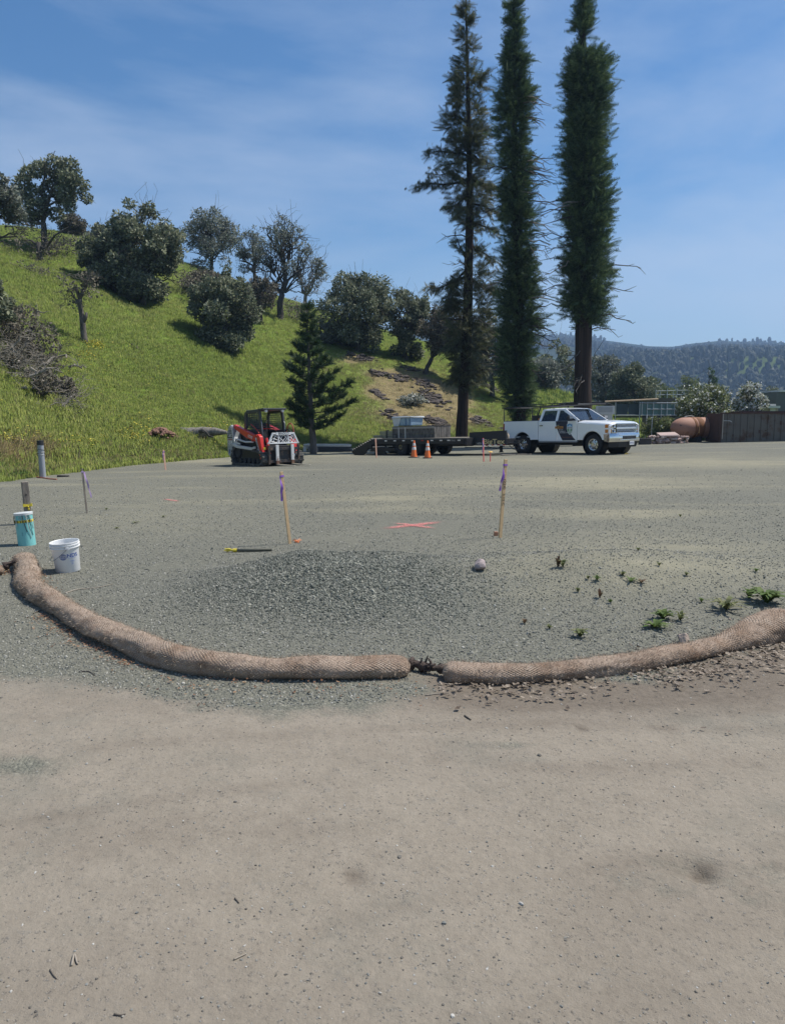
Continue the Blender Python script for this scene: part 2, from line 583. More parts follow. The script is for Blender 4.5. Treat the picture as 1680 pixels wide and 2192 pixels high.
WATTLE_LINE = np.array([(-900, 1000), (-400, 1120), (0, 1215), (55, 1230), (115, 1283), (200, 1335), (300, 1382), (400, 1411), (600, 1423), (900, 1422),
                        (1100, 1432), (1250, 1420), (1400, 1402), (1560, 1370), (1680, 1335), (2200, 1180), (3000, 1100)], float)
DIRT_LINE = np.array([(-900, 1330), (-400, 1400), (0, 1440), (300, 1455), (450, 1485), (600, 1505), (760, 1497), (870, 1472), (950, 1442), (1100, 1436),
                      (1250, 1424), (1400, 1408), (1560, 1378), (1680, 1343), (2200, 1190), (3000, 1110)], float)

def ground_masks(x, y, z):
    vx, vy = project(x, y, z)
    nz = fbm(x * 1.3, y * 1.3, 61, 5)
    dl = np.interp(vx, DIRT_LINE[:, 0], DIRT_LINE[:, 1])
    dirt = smooth(-30, 70, vy - dl + nz * 75)
    dirt = np.clip(dirt - 0.75 * blob(vx, vy, 40, 1640, 130, 30) - 0.5 * blob(vx, vy, 1080, 1595, 110, 14) - 0.4 * blob(vx, vy, 1150, 1690, 80, 12)
                   - 0.35 * smooth(0.15, 0.5, fbm(x * 0.9, y * 2.0, 77, 4)), 0, 1)
    sand = (blob(vx, vy, 1230, 1035, 330, 15) + 0.9 * blob(vx, vy, 1330, 1099, 190, 10) + 0.7 * blob(vx, vy, 830, 1066, 170, 15) + 0.8 * blob(vx, vy, 1500, 990, 320, 14)
            + 0.9 * blob(vx, vy, 430, 985, 100, 7) + 0.9 * blob(vx, vy, 700, 972, 90, 6) + 0.75 * blob(vx, vy, 1400, 1210, 290, 70)
            + 0.35 * blob(vx, vy, 300, 1090, 250, 60) + .4 * smooth(.05, .5, fbm(x * .25, y * .7, 59, 4)) * smooth(1180, 1080, vy) + 0.5 * blob(vx, vy, 1000, 985, 300, 10) + 0.3 * blob(vx, vy, 1150, 1230, 140, 60))
    sand = np.clip(sand * (1 + 0.9 * fbm(x * 0.8, y * 2.5, 62, 4)), 0, 1)
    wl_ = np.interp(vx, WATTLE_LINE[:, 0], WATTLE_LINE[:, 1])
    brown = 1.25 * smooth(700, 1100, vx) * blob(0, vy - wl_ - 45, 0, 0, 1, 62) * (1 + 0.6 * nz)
    brown += 1.0 * blob(vx, vy, 1560, 1475, 300, 42) + .5 * blob(vx, vy, 1200, 1500, 300, 22) + .25 * smooth(.0, .5, fbm(x * 1.1, y * 2.4, 65, 5)) + 0.35 * blob(vx, vy, 650, 1460, 160, 14)
    for (cx, cy, rx, ry, k) in [(1480, 1858, 70, 14, .8), (1500, 1878, 22, 10, .9), (758, 1880, 24, 13, .7), (1238, 1562, 20, 5, 1.0), (1490, 1613, 50, 6, .5), (1585, 1640, 50, 6, .5),
                                (1650, 1860, 50, 14, .5), (1060, 2090, 60, 20, .25), (620, 2130, 300, 40, .25), (560, 1770, 260, 50, .25), (1380, 1720, 120, 10, .35), (1240, 1640, 200, 14, .25), (1500, 1560, 200, 10, .45), (900, 1620, 240, 20, .2)]:
        brown = brown + k * blob(vx, vy, cx, cy, rx, ry) * (.75 + 1.9 * fbm(x * 14, y * 14, 63, 4))
    brown = np.clip(brown, 0, 1)
    for (pts, wd, k) in [([(1080, 1052), (1300, 1046), (1500, 1040), (1700, 1041)], 2.2, .5), ([(1060, 1066), (1300, 1075), (1500, 1081), (1700, 1080)], 2.4, .5), ([(600, 1074), (800, 1064), (1000, 1060), (1200, 1064)], 2.0, .35),
                         ([(1080, 1008), (1300, 1012), (1700, 1022)], 1.6, .4)]:
        py = np.interp(vx, [q[0] for q in pts], [q[1] for q in pts])
        ins = (vx > pts[0][0]) & (vx < pts[-1][0])
        sand = np.clip(sand + np.where(ins, k * np.exp(-((vy - py) / wd) ** 2) * (.6 + fbm(x * 5, y * 5, 70, 3)), 0), 0, 1)
    for (pts, wd, k) in [([(-200, 1650), (300, 1590), (800, 1560), (1300, 1545), (1900, 1500)], 9, .35), ([(-200, 1800), (400, 1700), (900, 1655), (1400, 1640), (1900, 1600)], 12, .28), ([(200, 2250), (700, 1980), (1300, 1850), (1900, 1790)], 16, .22)]:
        py = np.interp(vx, [q[0] for q in pts], [q[1] for q in pts])
        brown = np.clip(brown + k * np.exp(-((vy - py) / wd) ** 2) * (.7 + 1.5 * fbm(x * 3, y * 3, 69, 4)), 0, 1)
    pile = np.clip(1.25 * np.exp(-(((x - PILE[0] - .15) / 1.25) ** 2 + ((y - 6.75) / 1.0) ** 2)) * (1 + 0.5 * fbm(x * 2, y * 2, 64, 3)), 0, 1)
    return dirt, sand, brown, pile

def ground_material():
    m, n, l, b = nt('gravel_and_dirt')
    geo = n.new('ShaderNodeNewGeometry')
    P = geo.outputs['Position']
    def att(nm):
        a = n.new('ShaderNodeAttribute'); a.attribute_name = nm
        return a.outputs['Fac']
    def noise(s, d=5, r=0.55):
        q = n.new('ShaderNodeTexNoise'); q.inputs['Scale'].default_value = s; q.inputs['Detail'].default_value = d; q.inputs['Roughness'].default_value = r
        l.new(P, q.inputs['Vector'])
        return q.outputs['Fac']
    def vor(s):
        q = n.new('ShaderNodeTexVoronoi'); q.inputs['Scale'].default_value = s
        l.new(P, q.inputs['Vector'])
        return q
    def ramp(src, stops):
        q = n.new('ShaderNodeValToRGB')
        while len(q.color_ramp.elements) < len(stops): q.color_ramp.elements.new(0.5)
        for e, (p, c) in zip(q.color_ramp.elements, stops):
            e.position = p; e.color = (*c, 1)
        l.new(src, q.inputs['Fac'])
        return q.outputs['Color']
    def mix(f, a, bb, mode='MIX'):
        q = n.new('ShaderNodeMix'); q.data_type = 'RGBA'; q.blend_type = mode
        if isinstance(f, float): q.inputs['Factor'].default_value = f
        else: l.new(f, q.inputs['Factor'])
        for k, s in ((6, a), (7, bb)):
            if isinstance(s, tuple): q.inputs[k].default_value = (*s, 1)
            else: l.new(s, q.inputs[k])
        return q.outputs[2]
    def math_(op, a, bb=None, clamp=False):
        q = n.new('ShaderNodeMath'); q.operation = op; q.use_clamp = clamp
        for k, s in ((0, a), (1, bb)):
            if s is None: continue
            if isinstance(s, (int, float)): q.inputs[k].default_value = s
            else: l.new(s, q.inputs[k])
        return q.outputs[0]
    def rnd(v):
        q = n.new('ShaderNodeSeparateColor'); l.new(v.outputs['Color'], q.inputs[0])
        return q.outputs[0]
    va, vb = vor(55), vor(120)
    grey = [(0.0, (0.091, 0.093, 0.074)), (0.45, (0.148, 0.146, 0.116)), (0.8, (0.203, 0.196, 0.152)), (0.93, (0.278, 0.263, 0.204)), (1.0, (0.449, 0.422, 0.342))]
    stone = mix(0.45, ramp(rnd(va), grey), ramp(rnd(vb), grey))
    fines = ramp(noise(14.980, 8.240, 0.665), [(0.3, (0.112, 0.113, 0.093)), (0.7, (0.187, 0.183, 0.147))])
    gravel = mix(0.45, stone, fines)
    gravel = mix(math_('MULTIPLY', att('pile'), 0.75), gravel, mix(0.25, ramp(rnd(vor(38)), [(0.0, (.075, .082, .074)), (0.5, (.12, .127, .114)), (0.9, (.175, .18, .16)), (1.0, (.32, .315, .28))]), fines))
    sandc = ramp(noise(5.600, 8.800, 0.742), [(0.3, (0.224, 0.209, 0.143)), (0.7, (0.325, 0.299, 0.212))])
    gravel = mix(math_('MULTIPLY', att('sand'), 0.85), gravel, sandc)
    d1 = ramp(noise(1.225, 6.489, 0.634), [(0.3, (0.228, 0.196, 0.153)), (0.7, (0.314, 0.271, 0.215))])
    d2 = mix(0.5, ramp(noise(33.415, 9.733, 0.793), [(0.25, (0.134, 0.112, 0.087)), (0.5, (0.278, 0.240, 0.188)), (0.8, (0.400, 0.352, 0.284))]), ramp(noise(6.683, 9.733, 0.740), [(0.3, (0.206, 0.175, 0.135)), (0.5, (0.273, 0.238, 0.188)), (0.7, (0.334, 0.292, 0.235))]))
    dirt = mix(0.62, d1, d2)
    peb = math_('GREATER_THAN', rnd(vor(85)), 0.93)
    dirt = mix(math_('MULTIPLY', peb, 0.4), dirt, ramp(rnd(vb), [(0.0, (.10, .09, .075)), (0.6, (.2, .185, .16)), (1.0, (.36, .33, .29))]))
    fl = math_('GREATER_THAN', noise(9, 6, 0.7), 0.63)
    dirt = mix(math_('MULTIPLY', fl, 0.22), dirt, (.19, .185, .165))
    gp = n.new('ShaderNodeMapRange'); gp.inputs['From Min'].default_value = .52; gp.inputs['From Max'].default_value = .68; gp.inputs['To Max'].default_value = .5
    l.new(noise(.8, 8, 0.72), gp.inputs['Value'])
    dirt = mix(gp.outputs['Result'], dirt, mix(0.4, fines, (.20, .195, .165)))
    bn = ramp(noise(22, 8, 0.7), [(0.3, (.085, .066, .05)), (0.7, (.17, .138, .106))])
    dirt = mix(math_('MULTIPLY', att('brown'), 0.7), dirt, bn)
    f = math_('ADD', att('dirt'), math_('MULTIPLY', math_('SUBTRACT', noise(7, 8, 0.7), 0.5), 0.9))
    mr = n.new('ShaderNodeMapRange'); mr.inputs['From Min'].default_value = 0.3; mr.inputs['From Max'].default_value = 0.7
    l.new(f, mr.inputs['Value'])
    fd = mr.outputs['Result']
    # dirt only where the mask says there may be some
    fd = math_('MULTIPLY', fd, math_('GREATER_THAN', att('dirt'), 0.02))
    colr = mix(fd, gravel, dirt)
    l.new(colr, b.inputs['Base Color'])
    b.inputs['Roughness'].default_value = 0.93
    b.inputs['Specular IOR Level'].default_value = 0.25
    h = math_('ADD', math_('MULTIPLY', math_('SUBTRACT', 0.6, va.outputs['Distance']), 0.7), math_('MULTIPLY', math_('SUBTRACT', 0.6, vb.outputs['Distance']), 0.3))
    hd = math_('ADD', math_('ADD', math_('MULTIPLY', noise(40, 8, 0.75), 0.7), math_('MULTIPLY', noise(9, 6, 0.6), 1.2)), math_('MULTIPLY', math_('MULTIPLY', peb, math_('SUBTRACT', 0.6, vb.outputs['Distance'])), 0.5))
    hm = n.new('ShaderNodeMix'); hm.data_type = 'FLOAT'
    l.new(fd, hm.inputs['Factor']); l.new(h, hm.inputs[2]); l.new(hd, hm.inputs[3])
    bp = n.new('ShaderNodeBump'); bp.inputs['Strength'].default_value = 0.7; bp.inputs['Distance'].default_value = 0.02
    l.new(hm.outputs[0], bp.inputs['Height']); l.new(bp.outputs['Normal'], b.inputs['Normal'])
    return m

def hill_material():
    m, n, l, b = nt('grassy_slope')
    P = n.new('ShaderNodeNewGeometry').outputs['Position']
    def noise(s, d=6, r=0.6):
        q = n.new('ShaderNodeTexNoise'); q.inputs['Scale'].default_value = s; q.inputs['Detail'].default_value = d; q.inputs['Roughness'].default_value = r
        l.new(P, q.inputs['Vector'])
        return q.outputs['Fac']
    def ramp(src, stops):
        q = n.new('ShaderNodeValToRGB')
        while len(q.color_ramp.elements) < len(stops): q.color_ramp.elements.new(0.5)
        for e, (p, c) in zip(q.color_ramp.elements, stops):
            e.position = p; e.color = (*c, 1)
        l.new(src, q.inputs['Fac'])
        return q.outputs['Color']
    def mix(f, a, bb):
        q = n.new('ShaderNodeMix'); q.data_type = 'RGBA'
        if isinstance(f, float): q.inputs['Factor'].default_value = f
        else: l.new(f, q.inputs['Factor'])
        l.new(a, q.inputs[6]); l.new(bb, q.inputs[7])
        return q.outputs[2]
    g1 = ramp(noise(0.262, 12.474, 0.866), [(0.3, (0.122, 0.205, 0.035)), (0.5, (0.180, 0.268, 0.046)), (0.7, (0.245, 0.329, 0.061))])
    g2 = ramp(noise(9.801, 14.256, 1.084), [(0.3, (0.116, 0.178, 0.029)), (0.6, (0.213, 0.294, 0.053)), (0.8, (0.278, 0.339, 0.087))])
    g = mix(0.5, g1, g2)
    a = n.new('ShaderNodeAttribute'); a.attribute_name = 'dry'
    dry = ramp(noise(2.5, 8, 0.7), [(0.3, (.15, .125, .06)), (0.55, (.27, .215, .11)), (0.8, (.33, .27, .15))])
    mm = n.new('ShaderNodeMath'); mm.operation = 'MULTIPLY_ADD'; mm.use_clamp = True
    l.new(noise(1.2, 7, 0.7), mm.inputs[0]); mm.inputs[1].default_value = 1.6; mm.inputs[2].default_value = -0.8
    ad = n.new('ShaderNodeMath'); ad.operation = 'ADD'; ad.use_clamp = True
    l.new(a.outputs['Fac'], ad.inputs[0]); l.new(mm.outputs[0], ad.inputs[1])
    ml = n.new('ShaderNodeMath'); ml.operation = 'MULTIPLY'; ml.use_clamp = True
    l.new(ad.outputs[0], ml.inputs[0]); l.new(a.outputs['Fac'], ml.inputs[1])
    g = mix(ml.outputs[0], g, dry)
    l.new(g, b.inputs['Base Color'])
    b.inputs['Roughness'].default_value = 0.95
    b.inputs['Specular IOR Level'].default_value = 0.1
    bp = n.new('ShaderNodeBump'); bp.inputs['Strength'].default_value = 0.7; bp.inputs['Distance'].default_value = 0.3
    l.new(noise(5, 8, 0.75), bp.inputs['Height']); l.new(bp.outputs['Normal'], b.inputs['Normal'])
    return m

def dry_mask(x, y, z):
    vx, vy = project(x, y, z)
    d = np.zeros_like(vx)
    for (cx, cy, rx, ry, k) in [(770, 768, 38, 14, .8), (820, 800, 70, 12, .7), (870, 825, 80, 32, .9), (930, 850, 80, 34, 1.0), (800, 840, 30, 22, .8), (850, 880, 80, 26, .9), (930, 895, 90, 24, 1.0),
                                (985, 860, 40, 30, .6), (1030, 900, 50, 12, .5), (740, 770, 40, 20, .5), (880, 800, 60, 20, .5), (680, 745, 40, 60, .25), (960, 915, 60, 12, .6),
                                (40, 960, 60, 14, .6), (600, 960, 160, 6, .4), (200, 985, 250, 7, .35), (40, 1008, 60, 8, .7), (330, 640, 0.1, .1, 0), (300, 560, 120, 30, .3)]:
        d = d + k * blob(vx, vy, cx, cy, rx, ry)
    return np.clip(d * (1 + 0.7 * fbm(x * 0.8, y * 0.8, 71, 4)), 0, 1)

MAT_GROUND = ground_material()
MAT_HILL = hill_material()

# ------------------------------------------------------------------ ground, lot, hillside as one continuous relief, split by what they are
def build_terrain():
    c = (0.0, -3.0)
    ratio = 1.0072
    nr = int(math.log(140 / 2.2) / math.log(ratio)) + 1
    rr = 2.2 * ratio ** np.arange(nr)
    az = np.radians(np.linspace(-62, 62, 500))
    R, A = np.meshgrid(rr, az, indexing='ij')
    X = c[0] + R * np.sin(A); Y = c[1] + R * np.cos(A)
    Z = hgt(X, Y)
    na = len(az)
    idx = np.arange(nr * na).reshape(nr, na)
    quads = np.stack([idx[:-1, :-1], idx[:-1, 1:], idx[1:, 1:], idx[1:, :-1]], axis=-1).reshape(-1, 4)[:, ::-1]
    V = np.stack([X, Y, Z], axis=-1).reshape(-1, 3)
    cen = V[quads].mean(axis=1)
    t, d, b, r, rz = hill_t(cen[:, 0], cen[:, 1])
    vx, vy = project(cen[:, 0], cen[:, 1], cen[:, 2])
    q = cen[:, 0] / np.maximum(cen[:, 1], 0.5)
    on_hill = (t > 0) & (q < _q(1330, 900))
    road = (vy > np.interp(vx, WATTLE_LINE[:, 0], WATTLE_LINE[:, 1])) | (cen[:, 1] < 3.2)
    field = (~on_hill) & (cen[:, 1] > 48.5) & (q > _q(1180, 900)) | ((~on_hill) & (d > 62))
    zone = np.where(on_hill, 2, np.where(field, 3, np.where(road, 0, 1)))
    for k, (name, mat) in enumerate([('dirt_road', MAT_GROUND), ('gravel_lot', MAT_GROUND), ('hillside', MAT_HILL), ('field', MAT_HILL)]):
        qs = quads[zone == k]
        used, inv = np.unique(qs.ravel(), return_inverse=True)
        o = tri_mesh(name, V[used], inv.reshape(-1, 4), mat, kind='structure', smooth=True)
        vv = V[used]
        if k < 2:
            ms = ground_masks(vv[:, 0], vv[:, 1], vv[:, 2])
            for nm, arr in zip(('dirt', 'sand', 'brown', 'pile'), ms):
                a = o.data.attributes.new(nm, 'FLOAT', 'POINT'); a.data.foreach_set('value', np.ascontiguousarray(arr, np.float32))
        else:
            a = o.data.attributes.new('dry', 'FLOAT', 'POINT')
            a.data.foreach_set('value', np.ascontiguousarray(dry_mask(vv[:, 0], vv[:, 1], vv[:, 2]) if k == 2 else np.full(len(vv), 0.15), np.float32))
build_terrain()

# the plain that carries on to the horizon, below the relief in front
def build_plain():
    rr = [0.0, 30, 100, 300, 800, 2000, 5000, 9000]
    V, Q = [(0, 0, -1.7)], []
    n = 64
    for r in rr[1:]:
        for k in range(n):
            a = 2 * math.pi * k / n
            V.append((r * math.sin(a), r * math.cos(a), -1.7))
    m = MB()
    fs = [(0, 1 + (k + 1) % n, 1 + k) for k in range(n)]
    for i in range(len(rr) - 2):
        for k in range(n):
            a, b = 1 + i * n + k, 1 + i * n + (k + 1) % n
            fs.append((a, b, b + n, a + n))
    m.add(V, fs)
    m.build('plain', pm('valley_floor', (.075, .095, .04), .95, 0, .5, 0.02), kind='structure')
build_plain()

# ------------------------------------------------------------------ mountains across the valley
MT = [(-1200, 640), (-500, 690), (0, 700), (600, 705), (1000, 712), (1160, 716), (1200, 708), (1260, 712), (1290, 719), (1330, 724), (1390, 732), (1440, 733), (1480, 726), (1530, 721),
      (1570, 721), (1620, 723), (1680, 724), (1900, 715), (2300, 700), (3000, 720)]
def mt_height(x, y):
    q = np.arctan2(x, y)
    tq, tz = [], []
    for v, yy in MT:
        r = ray(v, yy)
        tq.append(math.atan2(r.x, r.y)); tz.append(r.z / math.hypot(r.x, r.y))
    d = np.hypot(x, y)
    D0 = 1900.0
    H = np.interp(q, tq, tz) * D0 + CAMZ
    t = np.clip((d - 620) / (D0 - 620), 0, 1)
    base = np.where(d < D0, 0.75 * t + 0.25 * smooth(0, 1, t), 1 - 0.0002 * (d - D0))
    spur = fbm(x * 0.0022 + 3, y * 0.0022, 91, 5) * 48 * np.sin(np.clip(t, 0, 1) * math.pi) ** 0.8
    ridg = (0.5 - np.abs(fbm(x * 0.0045, y * 0.0045, 97, 4))) * 40 * np.sin(np.clip(t, 0, 1) * math.pi)
    fore = 85 * np.exp(-((d - 1050) / 260) ** 2) * smooth(0.18, 0.33, q) * (0.8 + 0.4 * fbm(x * 0.003, y * 0.003, 98, 3))
    z = H * base + spur + ridg + fore * 0.6 - 3
    cap = (H - 14) * d / D0 * (.80 + .17 * t)
    z = np.where(d < D0, np.minimum(z, cap), z)
    return np.where(d > D0 - 30, np.minimum(z, H - 9), z)

def build_mountains():
    az = np.radians(np.linspace(-58, 62, 420))
    dd = np.linspace(560, 2700, 120)
    D, A = np.meshgrid(dd, az, indexing='ij')
    X, Y = D * np.sin(A), D * np.cos(A)
    Z = mt_height(X, Y)
    Z[0, :] = -8
    idx = np.arange(Z.size).reshape(Z.shape)
    quads = np.stack([idx[:-1, :-1], idx[:-1, 1:], idx[1:, 1:], idx[1:, :-1]], axis=-1).reshape(-1, 4)[:, ::-1]
    V = np.stack([X, Y, Z], axis=-1).reshape(-1, 3)
    m, n, l, b = nt('mountain_slopes')
    P = n.new('ShaderNodeNewGeometry').outputs['Position']
    n1 = n.new('ShaderNodeTexNoise'); n1.inputs['Scale'].default_value = 0.0045; n1.inputs['Detail'].default_value = 9; n1.inputs['Roughness'].default_value = 0.6
    l.new(P, n1.inputs['Vector'])
    r = n.new('ShaderNodeValToRGB')
    els = r.color_ramp.elements
    els[0].position = .42; els[0].color = (.034, .048, .024, 1)
    els[1].position = .57; els[1].color = (.065, .08, .038, 1)
    e = els.new(.60); e.color = (.12, .165, .05, 1)
    e = els.new(.72); e.color = (.14, .17, .06, 1)
    l.new(n1.outputs['Fac'], r.inputs['Fac'])
    n2 = n.new('ShaderNodeTexNoise'); n2.inputs['Scale'].default_value = 0.06; n2.inputs['Detail'].default_value = 6
    l.new(P, n2.inputs['Vector'])
    mx = n.new('ShaderNodeMix'); mx.data_type = 'RGBA'; mx.blend_type = 'MULTIPLY'; mx.inputs['Factor'].default_value = 0.6
    l.new(r.outputs['Color'], mx.inputs[6]); l.new(n2.outputs['Fac'], mx.inputs[7])
    l.new(mx.outputs[2], b.inputs['Base Color'])
    b.inputs['Roughness'].default_value = 1.0; b.inputs['Specular IOR Level'].default_value = 0.0
    tri_mesh('mountains', V, quads, m, kind='structure', smooth=True)
    # far-off woods on the slopes
    rng = np.random.default_rng(5)
    N = 26000
    az = np.radians(rng.uniform(6, 36, N)); d = rng.uniform(620, 2050, N)
    x, y = d * np.sin(az), d * np.cos(az)
    dens = fbm(x * 0.005, y * 0.005, 93, 4) + 0.35 * fbm(x * 0.02, y * 0.02, 94, 3)
    keep = dens > -0.06 + 0.25 * rng.uniform(-1, 1, N)
    x, y = x[keep], y[keep]
    z = mt_height(x, y)
    lf = leaf('far_tree_leaves', [(.018, .026, .016), (.034, .044, .022), (.055, .06, .03)], trans=0, inst=True)
    protos = []
    for s in range(3):
        bm = bmesh.new()
        bmesh.ops.create_icosphere(bm, subdivisions=2, radius=1.0)
        rr = np.random.default_rng(s)
        for v in bm.verts:
            k = 0.75 + 0.5 * rr.random()
            v.co = Vector((v.co.x * k, v.co.y * k, (v.co.z + 0.6) * (1.1 + 0.5 * s) * k))
        me = bpy.data.meshes.new('far_tree'); bm.to_mesh(me); bm.free(); me.materials.append(lf)
        protos.append(bpy.data.objects.new('far_tree', me))
    n_ = len(x)
    rot = np.zeros((n_, 3)); rot[:, 2] = rng.uniform(0, 6.28, n_)
    scatter('far_woods', np.stack([x, y, z - 0.5], 1), rot, rng.uniform(1.7, 3.6, n_), rng.integers(0, 3, n_), protos)
build_mountains()

# valley air
def build_haze():
    m = MB()
    m.box((100, 1400, 135), (5600, 3000, 275.4))
    mat = bpy.data.materials.new('valley_air')
    mat.use_nodes = True
    n, l = mat.node_tree.nodes, mat.node_tree.links
    n.remove(n['Principled BSDF'])
    pv = n.new('ShaderNodeVolumePrincipled')
    pv.inputs['Color'].default_value = (.44, .66, 1.0, 1)
    pv.inputs['Density'].default_value = 0.00032
    pv.inputs['Anisotropy'].default_value = 0.2
    l.new(pv.outputs[0], n['Material Output'].inputs['Volume'])
    try: mat.cycles.homogeneous_volume = True
    except Exception: pass
    m.build('haze', mat, kind='stuff')
if HAZE: build_haze()
# ------------------------------------------------------------------ trees
BARK_OAK = bark('oak_bark', (.035, .032, .028), (.11, .10, .09), 6, .25)
BARK_RED = bark('redwood_bark', (.016, .012, .010), (.062, .043, .034), 5, .05, 1.0)
BARK_GREY = bark('dead_wood', (.11, .10, .085), (.30, .27, .235), 7, .3)
BARK_CON = bark('conifer_bark', (.06, .052, .045), (.16, .145, .13), 7, .2)
LEAF_OAK = leaf('oak_leaves', [(0.077, 0.099, 0.061), (0.130, 0.153, 0.086), (0.196, 0.212, 0.126), (0.320, 0.326, 0.232)], patch=.25, patch_scale=.5, upright=.35)
LEAF_OAK_GREY = leaf('grey_oak_leaves', [(0.101, 0.123, 0.094), (0.171, 0.193, 0.150), (0.271, 0.274, 0.232)], patch=.25, patch_scale=.5, upright=.35)
LEAF_OAK_BROWN = leaf('withered_oak_leaves', [(0.070, 0.066, 0.046), (0.132, 0.116, 0.082), (0.217, 0.186, 0.145), (0.093, 0.101, 0.056)], patch=.2, patch_scale=.5, upright=.35)
LEAF_OAK_PALE = leaf('young_oak_leaves', [(0.088, 0.118, 0.040), (0.150, 0.178, 0.062), (0.228, 0.246, 0.102)], patch=.25, patch_scale=.5, upright=.35)
LEAF_RED = leaf('redwood_needles', [(0.034, 0.061, 0.035), (0.062, 0.100, 0.049), (0.107, 0.158, 0.073), (0.143, 0.196, 0.084)], patch=.7, patch_scale=1.1, upright=.0)
LEAF_REDDRY = leaf('bronzed_redwood_needles', [(0.064, 0.076, 0.040), (0.109, 0.111, 0.060), (0.154, 0.150, 0.080), (0.054, 0.091, 0.040)], patch=.3, patch_scale=.35, upright=.35)
LEAF_CON = leaf('conifer_needles', [(0.015, 0.033, 0.012), (0.030, 0.057, 0.019), (0.057, 0.093, 0.030)], patch=.25, patch_scale=.6, upright=.35)
BLOSSOM = leaf('white_blossom', [(.62, .62, .55), (.75, .75, .70)], trans=.15)

# template leaves
RHOMB_V = np.array([(0, 0, 0), (.5, .32, .06), (1, 0, -.05), (.5, -.32, .06)], float)
RHOMB_T = np.array([(0, 1, 2), (0, 2, 3)])
def spray_template(n=7, droop=0.25, width=.10, length=.42):
    V, T = [], []
    for i in range(n):
        t = (i + .6) / n
        x, z = t, -droop * t * t
        L = length * (1.15 - t * .75)
        for s in (-1, 1):
            k = len(V)
            V += [(x - width * .5, 0, z), (x + width * .5, 0, z), (x + L * .62, s * L * .8, z - .10 * L)]
            T.append((k, k + 1, k + 2))
    k = len(V)
    V += [(0, .02, 0), (0, -.02, 0), (1.12, 0, -droop)]
    T.append((k, k + 1, k + 2))
    return np.array(V), np.array(T)
SPRAY_V, SPRAY_T = spray_template()
TUFT_V, TUFT_T = spray_template(5, .05, .16, .5)

def wobble(a, b, n, amp, rng, sag=0.0):
    a, b = Vector(a), Vector(b)
    L = (b - a).length
    out = []
    off = Vector((0, 0, 0))
    for i in range(n + 1):
        t = i / n
        p = a.lerp(b, t)
        if 0 < i < n:
            off = off * .5 + Vector(rng.normal(size=3)) * amp * L
            p = p + off
        p.z += sag * math.sin(t * math.pi) * L
        out.append(p)
    return out

def branchy(m, a, b, r0, r1, rng, depth, amp=.06, kids=4, tips=None, spread=.7, minr=.012, shrink=.55):
    """a limb with side branches, ever thinner"""
    n = 5 if depth > 0 else 3
    pts = wobble(a, b, n, amp, rng)
    rs = [r0 + (r1 - r0) * i / n for i in range(n + 1)]
    m.tube(pts, rs, 6 if r0 > .05 else 4, cap=False)
    if tips is not None: tips.append(pts[-1])
    if depth <= 0: return
    L = (Vector(b) - Vector(a)).length
    d = (Vector(b) - Vector(a)).normalized()
    for k in range(kids):
        t = rng.uniform(.35, .98)
        p = pts[int(t * n)].lerp(pts[min(n, int(t * n) + 1)], t * n - int(t * n))
        q = (d + Vector(rng.normal(size=3)) * spread).normalized()
        q.z += .12
        l2 = L * rng.uniform(.35, .65)
        rr = max(minr, (r0 + (r1 - r0) * t) * shrink)
        branchy(m, p, p + q * l2, rr, max(minr * .6, rr * .35), rng, depth - 1, amp * 1.2, kids, tips, spread, minr, shrink)

def leaf_cloud(centers, radii, counts, rng, size, flat=.85, outward=.6):
    P, D, S = [], [], []
    for c, r, n in zip(centers, radii, counts):
        u = rng.normal(size=(n, 3)); u /= np.linalg.norm(u, axis=1, keepdims=True)
        k = rng.uniform(0.25, 1.0, n) ** 0.45 * (1 + .12 * rng.normal(size=n))
        P.append(np.array(c) + u * k[:, None] * r * np.array([1, 1, flat]))
        D.append(u * outward + rng.normal(size=(n, 3)) * .6)
        S.append(size * rng.uniform(.6, 1.4, n))
    P, D, S = np.concatenate(P), np.concatenate(D), np.concatenate(S)
    return frames(P, D, rng, S)

